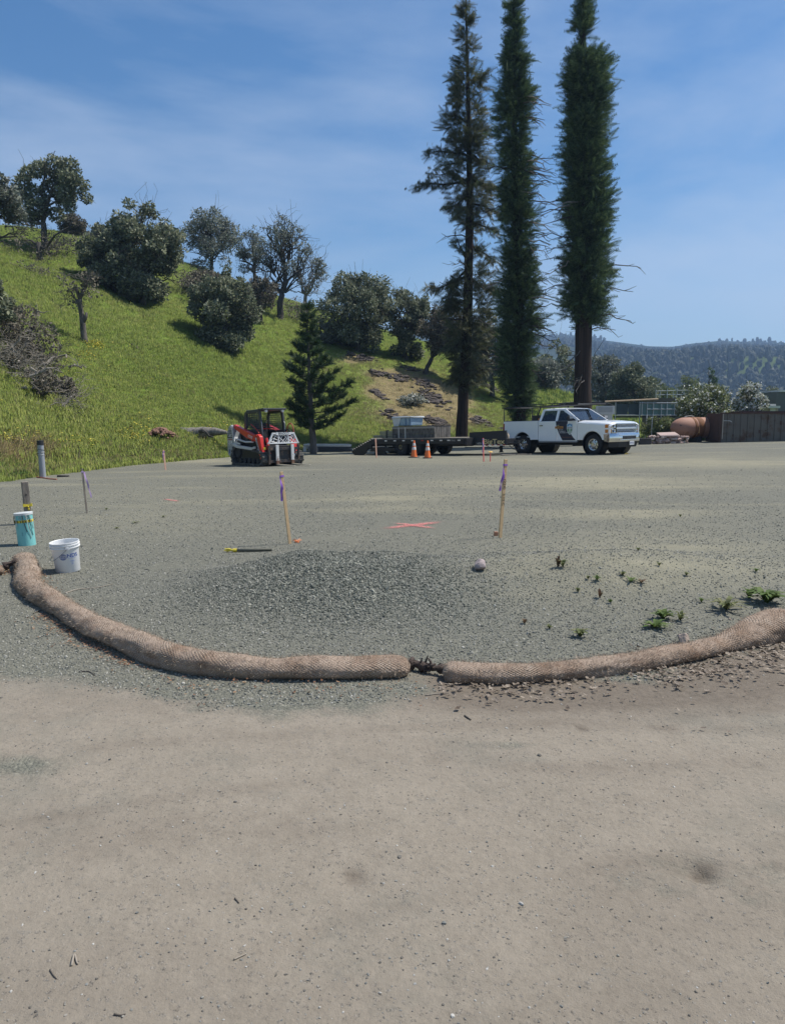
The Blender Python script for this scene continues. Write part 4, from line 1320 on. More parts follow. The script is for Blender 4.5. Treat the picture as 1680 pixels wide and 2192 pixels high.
blossom('white flowering tree right of the leafy bush, above the steel wall', 1598, 1566, 1634, 824, 930, 51, 72, 2200, 3600)
blossom('green bush beside the nose of the pickup under the scaffold', 1410, 1372, 1452, 893, 940, 47, 73, 5000, 10, 'bush', 'bush', 'green bushes by the tank')
blossom('white flowering shrub on the rocky bank above the trailer', 880, 847, 912, 850, 893, 60, 74, 1600, 900, 'flowering_shrub', 'bush', 'flowering shrubs', LEAF_OAK_GREY)

# ------------------------------------------------------------------ rocks on the bank
ROCK_DARK = pm('dark_outcrop', (.085, .068, .058), .95, 0, .45, 3, .6, 8)
def rock_mesh(m, c, s, rng, n=1):
    bm = bmesh.new()
    bmesh.ops.create_icosphere(bm, subdivisions=n, radius=1)
    R = Euler(rng.uniform(0, 6.28, 3)).to_matrix()
    S = Vector((s[0], s[1], s[2]))
    vs = []
    for v in bm.verts:
        p = R @ v.co
        p = p * (1 + rng.normal() * .16)
        vs.append(Vector(c) + Vector((p.x * S.x, p.y * S.y, p.z * S.z)))
    m.add(vs, [[q.index for q in f.verts] for f in bm.faces])
    bm.free()
for (cx, cy, w, h, n, sd, txt) in [(772, 766, 52, 14, 26, 1, 'dark slab outcrop at the top left of the rocky bank'), (838, 806, 70, 16, 34, 2, 'long broken outcrop below the dense oak'),
        (810, 845, 34, 18, 18, 3, 'small brown outcrop left of the white flowering shrub'), (858, 898, 64, 22, 36, 4, 'dark outcrop just below the white flowering shrub'), (925, 852, 56, 24, 36, 5, 'dark jagged outcrop right of the white flowering shrub'),
        (905, 822, 40, 16, 20, 6, 'grey rocks above the jagged outcrop'), (935, 905, 48, 14, 22, 7, 'low outcrop left of the thin redwood trunk'), (1030, 905, 50, 18, 26, 8, 'stony scrape right of the thin redwood trunk'),
        (880, 790, 40, 9, 14, 9, 'flat stones under the dense oak'), (1050, 830, 34, 14, 14, 10, 'stones between the two left redwoods')]:
    rng = np.random.default_rng(200 + sd)
    p = on(cx, cy); k = vsize(0, 0, 0, 0, p)
    m = MB()
    for i in range(n * 3):
        # stones run down the fall of the bank
        u, v = rng.normal() * .3, rng.normal() * .3
        vx, vy = cx + (u * .9 + v * .3) * w, cy + (u * .55) * h * 1.2 + v * h
        q = on(vx, vy) - p
        s = rng.uniform(.10, .26) * (1.0 if i % 6 else 1.7)
        rock_mesh(m, q + Vector((0, 0, s * .15)), (s, s * .8, s * .45), rng)
    o = m.build('rock_outcrop', ROCK_DARK, None, fix=False, kind='stuff')
    o.data.transform(Matrix.Translation((0, 0, 0))); o.location = p
    tag(o, txt)

# fallen log and rust red slab at the foot of the slope
def log_and_mound():
    rng = np.random.default_rng(9)
    p = on(424, 940); k = vsize(0, 0, 0, 0, p)
    t = thing('fallen_log', 'weathered grey fallen log in the weeds left of the loader', 'log', p)
    m = MB()
    m.tube(wobble((-42 * k, .5, 10 * k), (60 * k, .2, 14 * k), 8, .012, rng), [.36, .35, .34, .32, .30, .24, .2, .15, .08], 12)
    m.build('trunk', BARK_GREY, t, smooth=True, fix=False)
    m = MB()
    m.tube(wobble((6 * k, -.1, 16 * k), (38 * k, -.5, 4 * k), 4, .05, rng), [.1, .09, .07, .05, .03], 6)
    m.build('broken_limb', BARK_OAK, t, fix=False)
    p = on(345, 938); k = vsize(0, 0, 0, 0, p)
    m = MB()
    for i in range(90):
        u, v = rng.uniform(-1, 1), rng.uniform(-1, 1)
        hh = max(0, 1 - u * u - v * v * .5)
        s = rng.uniform(.06, .16)
        rock_mesh(m, (u * 28 * k, v * .8, hh * 19 * k + .03), (s, s, s * .6), rng)
    m.build('chip_mound', pm('red_chips', (.22, .12, .085), .95, 0, .5, 5), None, loc=p, fix=False, kind='stuff')
log_and_mound()

# ------------------------------------------------------------------ grass
GRASS = leaf('grass_blades', [(0.217, 0.292, 0.058), (0.285, 0.369, 0.078), (0.353, 0.424, 0.101), (0.427, 0.451, 0.140)], trans=.42, inst=True, patch=.62, patch_scale=.09, upright=.85)
GRASS_DRY = leaf('dry_grass', [(0.200, 0.160, 0.070), (0.300, 0.240, 0.120), (0.240, 0.200, 0.100)], trans=.3, inst=True, upright=.7)
WEED = leaf('weed_leaves', [(0.075, 0.150, 0.025), (0.127, 0.211, 0.040), (0.203, 0.281, 0.062)], trans=.35, inst=True, upright=.6)
FLOWER = leaf('yellow_flowers', [(.55, .46, .05), (.62, .55, .12)], trans=.2, inst=True)
def tuft(seed, n, h, spread, wid, mat, lean=.35, tip=None):
    rng = np.random.default_rng(seed)
    V, T = [], []
    for i in range(n):
        a = rng.uniform(0, 6.28); r = spread * math.sqrt(rng.random())
        x, y = r * math.cos(a), r * math.sin(a)
        hh = h * rng.uniform(.55, 1.15)
        b = rng.uniform(0, 6.28); L = lean * hh * rng.uniform(.3, 1.2)
        dx, dy = math.cos(b) * L, math.sin(b) * L
        px_, py_ = -math.sin(b) * wid / 2, math.cos(b) * wid / 2
        k = len(V)
        V += [(x + px_, y + py_, -.03), (x - px_, y - py_, -.03), (x + dx * .4 - px_ * .8, y + dy * .4 - py_ * .8, hh * .6), (x + dx * .4 + px_ * .8, y + dy * .4 + py_ * .8, hh * .6), (x + dx, y + dy, hh)]
        T += [(k, k + 1, k + 2), (k, k + 2, k + 3), (k + 3, k + 2, k + 4)]
    return tri_mesh('tuft', np.array(V), np.array(T), mat, link=False)
def meadow():
    rng = np.random.default_rng(15)
    N = 150000
    q = rng.uniform(_q(-260, 900), _q(1290, 900), N)
    b = np.interp(q, FQ, FD)
    r = np.interp(q, RQ, RD) + 3
    u = rng.random(N)
    d = b * np.exp(u * np.log(r / b)) - .6 * (1 - u)
    ang = np.arctan(q)
    x, y = d * np.sin(ang), d * np.cos(ang)
    z = hgt(x, y)
    dry = dry_mask(x, y, z)
    keep = rng.random(N) > np.clip(dry * 1.1, 0, .93)
    x, y, z, dry, d, b = x[keep], y[keep], z[keep], dry[keep], d[keep], b[keep]
    n = len(x)
    rot = np.stack([rng.normal(size=n) * .1, rng.normal(size=n) * .1, rng.uniform(0, 6.28, n)], 1)
    edge = np.exp(-np.maximum(d - b, 0) / 3.0)
    patch = fbm(x * .18, y * .18, 88, 4)
    scl = rng.uniform(.65, 1.2, n) * (1 + .25 * edge * (patch > -.1)) * (1 + .45 * patch)
    pick = rng.integers(0, 3, n)
    isd = rng.random(n) < dry * .8 + .015 + .05 * edge
    pick = np.where(isd, 3, pick)
    protos = [tuft(1, 18, .13, .30, .020, GRASS), tuft(2, 16, .11, .34, .018, GRASS), tuft(3, 14, .19, .26, .018, GRASS), tuft(4, 14, .18, .24, .016, GRASS_DRY)]
    for i, p in enumerate(protos): p.name = 'tuft_%d' % i
    scatter('meadow_grass', np.stack([x, y, z], 1), rot, scl, pick, protos)
    # ragged weeds along the foot of the slope
    N = 9000
    vx = rng.uniform(-60, 1120, N)
    qq = np.array([(v - CX) / F / CP for v in vx])
    bb = np.interp(qq, FQ, FD)
    dd = bb + np.abs(rng.normal(size=N)) * 1.3 - .35
    ang = np.arctan(qq)
    x, y = dd * np.sin(ang), dd * np.cos(ang)
    keep = fbm(x * .4, y * .4, 66, 3) > -.15
    x, y = x[keep], y[keep]; n = len(x)
    rot = np.stack([rng.normal(size=n) * .15, rng.normal(size=n) * .15, rng.uniform(0, 6.28, n)], 1)
    pr = [tuft(11, 16, .30, .14, .05, WEED, .6), tuft(12, 12, .42, .10, .03, GRASS, .4), tuft(13, 10, .40, .08, .025, GRASS_DRY, .5)]
    pk = rng.choice([0, 0, 1, 2], n)
    scatter('edge_weeds', np.stack([x, y, hgt(x, y)], 1), rot, rng.uniform(.3, .85, n), pk, pr)
    # yellow flower heads
    P = []
    for (cx, cy, rx, ry, cnt) in [(205, 748, 24, 8, 130), (190, 770, 20, 8, 50), (300, 935, 60, 18, 140), (450, 935, 50, 16, 90), (40, 955, 60, 18, 140), (160, 960, 60, 14, 90), (560, 790, 200, 90, 120), (300, 800, 250, 90, 160)]:
        for _ in range(cnt):
            P.append(tuple(on(cx + rng.normal() * rx * .6, cy + rng.normal() * ry * .6) + Vector((0, 0, rng.uniform(.18, .4)))))
    P = np.array(P); n = len(P)
    fb = MB(); fb.lathe([(.001, .01), (.03, .0), (.001, -.02)], 5)
    fl = fb.build('flower_head', FLOWER)
    COL.objects.unlink(fl)
    scatter('yellow_flowers', P, rng.normal(size=(n, 3)) * .3, rng.uniform(.8, 1.8, n), np.zeros(n, int), [fl])
    # dry straw tangle in the near left corner of the lot
    N = 500
    vx, vy = 60 + rng.normal(size=N) * 40, 965 + rng.normal(size=N) * 14
    pts = np.array([tuple(on(a, min(b_, 1000))) for a, b_ in zip(vx, vy)])
    scatter('dry_straw', pts, np.stack([rng.normal(size=N) * .5, rng.normal(size=N) * .5, rng.uniform(0, 6.28, N)], 1), rng.uniform(.6, 1.3, N), np.zeros(N, int), [tuft(21, 12, .35, .12, .014, GRASS_DRY, .9)])
    # open ground on the right, beyond the lot
    N = 12000
    vx = rng.uniform(1120, 1720, N)
    dd = rng.uniform(48.5, 85, N)
    qq = (vx - CX) / F / CP
    x, y = dd * qq, dd
    n = N
    scatter('field_weeds', np.stack([x, y, hgt(x, y)], 1), np.stack([np.zeros(n), np.zeros(n), rng.uniform(0, 6.28, n)], 1), rng.uniform(.7, 1.6, n), rng.integers(0, 2, n),
            [tuft(31, 18, .34, .2, .04, WEED, .5), tuft(32, 16, .4, .2, .03, GRASS)])
meadow()
# ------------------------------------------------------------------ straw wattles along the edge of the gravel
def straw_material():
    m, n, l, b = nt('straw_and_netting')
    def att(nm):
        a = n.new('ShaderNodeAttribute'); a.attribute_name = nm
        return a.outputs['Fac']
    def mth(op, a, c=None, clamp=False):
        q = n.new('ShaderNodeMath'); q.operation = op; q.use_clamp = clamp
        for i, s in ((0, a), (1, c)):
            if s is None: continue
            if isinstance(s, (int, float)): q.inputs[i].default_value = s
            else: l.new(s, q.inputs[i])
        return q.outputs[0]
    P = n.new('ShaderNodeNewGeometry').outputs['Position']
    nz = n.new('ShaderNodeTexNoise'); nz.inputs['Scale'].default_value = 9; nz.inputs['Detail'].default_value = 8; nz.inputs['Roughness'].default_value = .7
    l.new(P, nz.inputs['Vector'])
    nf = n.new('ShaderNodeTexNoise'); nf.inputs['Scale'].default_value = 120; nf.inputs['Detail'].default_value = 4
    l.new(P, nf.inputs['Vector'])
    wv = mth('MULTIPLY', mth('SUBTRACT', nz.outputs['Fac'], .5), 4.2)
    u, v = att('along'), att('around')
    a = mth('SINE', mth('ADD', mth('MULTIPLY', mth('ADD', u, v), 128.0), wv))
    c = mth('SINE', mth('ADD', mth('MULTIPLY', mth('SUBTRACT', u, v), 128.0), wv))
    cell = mth('MULTIPLY', mth('MULTIPLY', a, c), 1.0)
    cell = mth('ABSOLUTE', cell)
    nf2 = n.new('ShaderNodeTexNoise'); nf2.inputs['Scale'].default_value = 5; nf2.inputs['Detail'].default_value = 6; l.new(P, nf2.inputs['Vector'])
    fade = n.new('ShaderNodeMapRange'); fade.inputs['From Min'].default_value = .42; fade.inputs['From Max'].default_value = .62; fade.inputs['To Min'].default_value = .25; l.new(nf2.outputs['Fac'], fade.inputs['Value'])
    cell = mth('ADD', mth('MULTIPLY', mth('SUBTRACT', cell, .5), fade.outputs['Result']), .5)                       # 0 along the cords, 1 in the openings
    rp = n.new('ShaderNodeValToRGB')
    e = rp.color_ramp.elements
    e[0].position = .30; e[0].color = (.20, .145, .11, 1)
    e[1].position = .72; e[1].color = (.46, .365, .285, 1)
    x = e.new(.5); x.color = (.34, .26, .20, 1)
    l.new(mth('ADD', mth('MULTIPLY', nz.outputs['Fac'], .55), mth('MULTIPLY', nf.outputs['Fac'], .45)), rp.inputs['Fac'])
    mx = n.new('ShaderNodeMix'); mx.data_type = 'RGBA'
    l.new(mth('MULTIPLY', mth('SUBTRACT', .42, cell, True), 1.9, True), mx.inputs['Factor'])
    l.new(rp.outputs['Color'], mx.inputs[6]); mx.inputs[7].default_value = (.50, .42, .34, 1)
    pin = n.new('ShaderNodeMix'); pin.data_type = 'RGBA'; pin.blend_type = 'MULTIPLY'
    l.new(mth('MULTIPLY', mth('SUBTRACT', cell, .62, True), 1.7, True), pin.inputs['Factor'])
    l.new(mx.outputs[2], pin.inputs[6]); pin.inputs[7].default_value = (.5, .43, .38, 1)
    st = n.new('ShaderNodeTexNoise'); st.inputs['Scale'].default_value = 2.6; st.inputs['Detail'].default_value = 7; st.inputs['Roughness'].default_value = .65
    l.new(P, st.inputs['Vector'])
    sr = n.new('ShaderNodeMapRange'); sr.inputs['From Min'].default_value = .48; sr.inputs['From Max'].default_value = .66; sr.inputs['To Max'].default_value = .75
    l.new(st.outputs['Fac'], sr.inputs['Value'])
    sm = n.new('ShaderNodeMix'); sm.data_type = 'RGBA'; sm.blend_type = 'MULTIPLY'
    l.new(sr.outputs['Result'], sm.inputs['Factor']); l.new(pin.outputs[2], sm.inputs[6]); sm.inputs[7].default_value = (.52, .40, .31, 1)
    l.new(sm.outputs[2], b.inputs['Base Color'])
    b.inputs['Roughness'].default_value = .95; b.inputs['Specular IOR Level'].default_value = .15
    bp = n.new('ShaderNodeBump'); bp.inputs['Strength'].default_value = .9; bp.inputs['Distance'].default_value = .012
    l.new(mth('ADD', mth('MULTIPLY', mth('SUBTRACT', 1.0, cell), .6), mth('MULTIPLY', nf.outputs['Fac'], .7)), bp.inputs['Height'])
    l.new(bp.outputs['Normal'], b.inputs['Normal'])
    return m
STRAW = straw_material()
FIBRE = leaf('loose_straw', [(.24, .17, .12), (.40, .31, .23), (.55, .46, .35)], trans=.15)

def catmull(pts, n):
    pts = [np.array(p, float) for p in pts]
    P = [2 * pts[0] - pts[1]] + pts + [2 * pts[-1] - pts[-2]]
    out = []
    for i in range(1, len(P) - 2):
        for j in range(n):
            t = j / n
            a, b, c, d = P[i - 1], P[i], P[i + 1], P[i + 2]
            out.append(.5 * ((2 * b) + (c - a) * t + (2 * a - 5 * b + 4 * c - d) * t * t + (3 * b - a - 3 * c + d) * t ** 3))
    out.append(P[-2])
    return np.array(out)

WATTLE_PATHS = []
def wattle(label, vpts, radii, seed, close_start=True, close_end=True):
    rng = np.random.default_rng(seed)
    W = [tuple(on(vx, vy, .075))[:2] for vx, vy in vpts]
    path = catmull(W, 24)
    seg = np.linalg.norm(np.diff(path, axis=0), axis=1)
    s = np.concatenate([[0], np.cumsum(seg)])
    L = s[-1]
    ss = np.linspace(0, L, int(L / .018))
    px_, py_ = np.interp(ss, s, path[:, 0]), np.interp(ss, s, path[:, 1])
    rr = np.interp(ss / L, [r[0] for r in radii], [r[1] for r in radii]) * (1 + .16 * fbm(ss * 1.3, ss * 0 + seed, 36, 4))
    px_ = px_ + .05 * fbm(ss * 1.3, ss * 0 + seed, 37, 3); py_ = py_ + .03 * fbm(ss * 1.3, ss * 0 + seed, 38, 3)
    tx, ty = np.gradient(px_), np.gradient(py_)
    ln = np.hypot(tx, ty); tx /= ln; ty /= ln
    WATTLE_PATHS.append((px_, py_, rr))
    n = 40
    ends = np.ones_like(ss)
    if close_start: ends *= np.sqrt(np.clip(1 - np.clip(1 - ss / (rr * .9), 0, 1) ** 2.4, .003, 1))
    if close_end: ends *= np.sqrt(np.clip(1 - np.clip(1 - (L - ss) / (rr * .9), 0, 1) ** 2.4, .003, 1))
    zg = hgt(px_, py_)
    ang = np.linspace(0, 2 * np.pi, n + 1)
    S, A = np.meshgrid(ss, ang, indexing='ij')
    lump = 1 + .22 * fbm(S * 2.6 + seed * 9, np.sin(A) * 1.2, 31 + seed, 3) + .07 * fbm(S * 9 + seed, A * 2.5, 33, 3) + .022 * fbm(S * 45, A * 9, 34, 2)
    wrap = np.abs(A - 2 * np.pi) < 1e-6
    lump[wrap] = lump[:, 0]
    Rr = rr[:, None] * ends[:, None] * lump
    nx, ny = ty, -tx
    w = np.cos(A) * Rr
    sag = .74 * (1 + .22 * fbm(ss * 1.9, ss * 0 + seed + 4, 39, 3))[:, None]
    h = np.sin(A) * Rr * sag
    h = np.where(h < -.55 * rr[:, None], -.55 * rr[:, None], h)          # sits flattened on the ground
    X = px_[:, None] + nx[:, None] * w
    Y = py_[:, None] + ny[:, None] * w
    Z = zg[:, None] + .55 * rr[:, None] * 1.02 + h - .006
    V = np.stack([X, Y, Z], -1).reshape(-1, 3)
    idx = np.arange(len(ss) * (n + 1)).reshape(len(ss), n + 1)
    Q = np.stack([idx[:-1, :-1], idx[:-1, 1:], idx[1:, 1:], idx[1:, :-1]], -1).reshape(-1, 4)
    t = thing('straw_wattle', label, 'wattle', (0, 0, 0), 0, 'straw wattles edging the gravel')
    o = tri_mesh('netted_straw', V, Q, STRAW, t, smooth=True)
    a = o.data.attributes.new('along', 'FLOAT', 'POINT'); a.data.foreach_set('value', S.astype(np.float32).ravel())
    a = o.data.attributes.new('around', 'FLOAT', 'POINT'); a.data.foreach_set('value', (A * .115).astype(np.float32).ravel())
    # loose fibres poking through the net
    N = int(L * 3000)
    i = rng.integers(1, len(ss) - 1, N)
    a = rng.uniform(-.5, math.pi + .5, N)
    j = (a % (2 * math.pi)) / (2 * math.pi) * n
    P = np.stack([X[i, j.astype(int)], Y[i, j.astype(int)], Z[i, j.astype(int)]], 1)
    C = np.stack([px_[i], py_[i], zg[i] + .5 * rr[i]], 1)
    out = P - C; out /= np.maximum(np.linalg.norm(out, axis=1, keepdims=True), 1e-6)
    D = out * rng.uniform(.1, .8, N)[:, None] + rng.normal(size=(N, 3)) * .75
    fv = np.array([(0, -.035, 0), (0, .035, 0), (.55, .02, .05), (1, 0, 0)]); ft = np.array([(0, 1, 2), (0, 2, 3)])
    v2, t2 = stamp(fv, ft, frames(P, D, rng, rng.uniform(.010, .036, N)))
    tri_mesh('loose_straw', v2, t2, FIBRE, t, kind='stuff')
    return t
LW = wattle('long straw wattle curving from the white bucket to the gap in the middle',
       [(50, 1193), (55, 1222), (62, 1250), (115, 1282), (200, 1334), (300, 1380), (400, 1409), (500, 1419), (600, 1422), (750, 1421), (872, 1417)],
       [(0, .112), (.1, .104), (.3, .096), (.6, .104), (1, .104)], 1)
RW = wattle('right straw wattle from the gap in the middle out of the picture to the right',
       [(946, 1430), (1010, 1433), (1100, 1432), (1250, 1419), (1400, 1401), (1500, 1383), (1560, 1366), (1620, 1350), (1690, 1332), (1790, 1296), (1900, 1250)],
       [(0, .088), (.08, .085), (.25, .078), (.42, .080), (.55, .165), (.66, .105), (1, .11)], 2)
SW = wattle('short end of a third straw wattle at the left edge of the picture', [(-120, 1216), (-60, 1217), (-20, 1216), (8, 1213)], [(0, .10), (1, .085)], 3)
# tied ends of the netting
def netting_knot(parent, a, b, r, seed, label=None):
    rng = np.random.default_rng(seed)
    m = MB()
    a, b = Vector(a), Vector(b)
    pts = wobble(a, b, 5, .07, rng)
    m.tube(pts, [r, r * .8, r * .5, r * .55, r * .8, r * .5], 9)
    for i in range(9):
        q = pts[-1] + Vector(rng.normal(size=3)) * r * .7
        m.tube([pts[3], pts[4].lerp(q, .5) + Vector(rng.normal(size=3)) * .01, q], [.010, .008, .004], 4, cap=False)
    o = m.build('netting_knot', NET_DARK, parent, smooth=True, fix=False)
NET_DARK = pm('bunched_netting', (.075, .055, .045), .95, 0, .4, 30, .8, 90)
netting_knot(SW, on(8, 1213, .06), on(42, 1203, .10), .05, 1)
netting_knot(LW, on(878, 1419, .05), on(915, 1432, .03), .045, 2)
netting_knot(RW, on(944, 1432, .04), on(918, 1426, .05), .035, 3)

# ------------------------------------------------------------------ loose stone, pebbles, litter (stuff)
def stone_protos(name, mat, cnt, seed, flat=.6, sub=1):
    out = []
    for s in range(cnt):
        rng = np.random.default_rng(seed + s)
        bm = bmesh.new()
        bmesh.ops.create_icosphere(bm, subdivisions=sub, radius=1.0)
        sc = Vector((rng.uniform(.8, 1.2), rng.uniform(.55, .9), rng.uniform(.4, .75) * flat / .6))
        for v in bm.verts:
            k = 1 + rng.normal() * .17
            v.co = Vector((v.co.x * sc.x * k, v.co.y * sc.y * k, v.co.z * sc.z * k))
        me = bpy.data.meshes.new(name); bm.to_mesh(me); bm.free(); me.materials.append(mat)
        out.append(bpy.data.objects.new('%s_%d' % (name, s), me))
    return out
def stone_mat(name, cols):
    return leaf(name, cols, trans=0, rough=.9, inst=True)
CRUSHED = stone_mat('crushed_rock', [(0.103, 0.110, 0.090), (0.130, 0.137, 0.113), (0.162, 0.167, 0.138), (0.197, 0.200, 0.166), (0.252, 0.250, 0.205), (0.395, 0.383, 0.318)])
FINE = stone_mat('fine_gravel', [(.12, .124, .108), (.16, .163, .14), (.21, .208, .178), (.28, .272, .232), (.44, .42, .37)])
PEBBLE = stone_mat('road_pebbles', [(.10, .092, .08), (.16, .148, .128), (.23, .21, .18), (.30, .28, .24), (.17, .175, .165), (.48, .46, .42)])
def rz(n, rng, tilt=.5):
    return np.stack([rng.normal(size=n) * tilt, rng.normal(size=n) * tilt, rng.uniform(0, 6.28, n)], 1)
def loose_stone():
    rng = np.random.default_rng(4)
    # the heap of crushed rock, thick with stones
    N = 30000
    x = PILE[0] + .15 + rng.normal(size=N) * 1.15
    y = 6.75 + rng.normal(size=N) * .85
    x = np.concatenate([x, rng.uniform(-2.2, 1.6, 7000)]); y = np.concatenate([y, rng.uniform(5.0, 6.6, 7000)])
    g = np.exp(-(((x - PILE[0] - .15) / 1.6) ** 2 + ((y - 6.7) / 1.3) ** 2))
    keep = rng.random(len(x)) < g ** 1.4 * 1.15
    vx, vy = project(x, y, hgt(x, y))
    keep &= vy < np.interp(vx, WATTLE_LINE[:, 0], WATTLE_LINE[:, 1]) - 18
    x, y, g = x[keep], y[keep], g[keep]
    n = len(x)
    s = rng.uniform(.004, .0125, n) * (.45 + .7 * g) * np.where(rng.random(n) < .04, 1.6, 1)
    scatter('crushed_rock', np.stack([x, y, hgt(x, y) + s * .25], 1), rz(n, rng, .8), s, rng.integers(0, 5, n), stone_protos('rock_chip', CRUSHED, 5, 10))
    # finer stone over the near part of the lot and along the road edge
    N = 125000
    d = np.exp(rng.uniform(math.log(4.2), math.log(26), N))
    q = rng.uniform(-.62, .62, N)
    x, y = d * np.sin(q), d * np.cos(q)
    z = hgt(x, y)
    vx, vy = project(x, y, z)
    dirt, sand, brown, pile = ground_masks(x, y, z)
    keep = (rng.random(N) > dirt * 1.25) & (rng.random(N) > sand * .6) & (rng.random(N) > smooth(8, 26, d)) & (fbm(x * 1.1, y * 1.1, 51, 3) > -.45)
    x, y, z, d = x[keep], y[keep], z[keep], d[keep]
    n = len(x)
    s = rng.uniform(.0035, .0095, n) * (.8 + d * .035) * np.where(rng.random(n) < .02, 1.7, 1)
    scatter('loose_gravel', np.stack([x, y, z + s * .2], 1), rz(n, rng), s, rng.integers(0, 4, n), stone_protos('gravel_chip', FINE, 4, 30))
    # pebbles pressed into the dirt road
    N = 15000
    d = np.exp(rng.uniform(math.log(1.5), math.log(5.2), N))
    q = rng.uniform(-.75, .75, N)
    x, y = d * np.sin(q), d * np.cos(q)
    z = hgt(x, y)
    vx, vy = project(x, y, z)
    keep = (vy > np.interp(vx, WATTLE_LINE[:, 0], WATTLE_LINE[:, 1]) + 20) & (rng.random(N) < .35 + 1.1 * np.clip(fbm(x * 1.7, y * 1.7, 52, 4) + .15, 0, 1))
    x, y, z, d = x[keep], y[keep], z[keep], d[keep]
    n = len(x)
    s = (.0012 + .0046 * rng.random(n) ** 3.2) * np.where(rng.random(n) < .012, 1.9, 1) * (.75 + .13 * d)
    scatter('road_pebbles', np.stack([x, y, z + s * .12], 1), rz(n, rng, .3), s, rng.integers(0, 4, n), stone_protos('pebble', PEBBLE, 4, 50))
loose_stone()

# oak-leaf litter drifted against the wattles
LITTER = leaf('dry_oak_leaves', [(.12, .088, .064), (.18, .142, .108), (.25, .20, .155), (.33, .275, .215), (.21, .172, .138)], trans=.12, inst=True)
LITTER_RED = leaf('rusty_leaf_bits', [(.17, .075, .04), (.26, .14, .08), (.36, .26, .16)], trans=.1, inst=True)
def oak_leaf_proto(seed, mat, lobed=True):
    rng = np.random.default_rng(seed)
    m = MB()
    pts = []
    n = 7
    for i in range(n + 1):
        t = i / n
        w = (.05 + .26 * math.sin(t * math.pi) ** .7) * ((1.0 if i % 2 else .45) if lobed else 1)
        pts.append((t - .5, w * rng.uniform(.8, 1.2)))
    V = []
    for (x, w) in pts:
        c = .28 * x * x + .06 * rng.normal()
        V += [(x, w, c + .25 * w), (x, 0, c), (x, -w * rng.uniform(.8, 1.2), c + .25 * w)]
    Q = []
    for i in range(n):
        a, b = i * 3, i * 3 + 3
        Q += [(a, a + 1, b + 1, b), (a + 1, a + 2, b + 2, b + 1)]
    return tri_mesh('dry_leaf', np.array(V), np.array(Q), mat, link=False)
def litter():
    rng = np.random.default_rng(6)
    P, S, K = [], [], []
    def strip(px_, py_, rr, side, n, s0, s1, wid, sz, off=.02, mean=.35):
        i = rng.integers(int(len(px_) * s0), int(len(px_) * s1), n)
        tx, ty = np.gradient(px_)[i], np.gradient(py_)[i]
        ln = np.hypot(tx, ty)
        nx, ny = -ty / ln * side, tx / ln * side
        o = rr[i] * .92 + off + np.abs(rng.normal(size=n)) * wid * mean
        x, y = px_[i] + nx * o, py_[i] + ny * o
        z = hgt(x, y) + .008 + rng.uniform(0, .014, n)
        P.append(np.stack([x, y, z], 1)); S.append(rng.uniform(.4, 1.1, n) * sz * .85)
    L, R = WATTLE_PATHS[0], WATTLE_PATHS[1]
    # which side of the path lies towards the road
    strip(*R, -1, 260, .02, .6, .5, .048)
    strip(*R, -1, 520, .25, .62, .55, .052, mean=.4)
    strip(*R, -1, 90, .15, .62, 1.1, .04, mean=.4)
    strip(*R, 1, 120, .2, .6, .25, .05)
    strip(*R, -1, 110, 0, .15, .5, .05)
    n1 = sum(len(p) for p in P)
    strip(*L, -1, 380, .42, .70, .22, .026)
    strip(*L, -1, 160, .70, 1.0, .5, .026)
    strip(*L, 1, 130, .45, .62, .12, .028)
    strip(*L, 1, 80, .05, .30, .2, .03)
    strip(*L, -1, 120, .0, .1, .3, .03)
    P_, S_ = np.concatenate(P), np.concatenate(S)
    n = len(P_)
    rot = np.stack([rng.normal(size=n) * .22, rng.normal(size=n) * .22, rng.uniform(0, 6.28, n)], 1)
    idx = np.where(np.arange(n) < n1, rng.integers(0, 3, n), rng.integers(3, 5, n))
    pr = [oak_leaf_proto(1, LITTER), oak_leaf_proto(2, LITTER), oak_leaf_proto(3, LITTER, False), oak_leaf_proto(4, LITTER_RED, False), oak_leaf_proto(5, LITTER_RED)]
    for i, p in enumerate(pr): p.name = 'dry_leaf_%d' % i
    scatter('leaf_litter', P_, rot, S_, idx, pr)
litter()

# ------------------------------------------------------------------ stakes, pipes, bucket
WOOD = pm('pale_lath', (.58, .40, .22), .75, 0, .2, 14, .2, 60)
WOOD_GREY = bark('weathered_wood', (.17, .145, .12), (.36, .31, .255), 12, .15, .3)
PURPLE = pm('purple_ribbon', (.30, .13, .55), .5, 0, .12, 20)
LILAC = pm('faded_lilac_ribbon', (.42, .30, .50), .5, 0, .12, 20)
PINK = pm('pink_marker', (.80, .20, .17), .6, 0, .1, 20)
PINKWOOD = pm('pink_painted_lath', (.72, .42, .30), .7, 0, .15, 10)
BLUE_RIB = pm('blue_ribbon', (.22, .28, .62), .5, 0, .1, 20)
INK = pm('marker_ink', (.03, .025, .02), .7, 0, .0)
YELLOW = pm('yellow_tape', (.70, .56, .05), .45, 0, .1, 20)
BLACKP = pm('black_plastic', (.02, .02, .022), .5, 0, .2, 10)

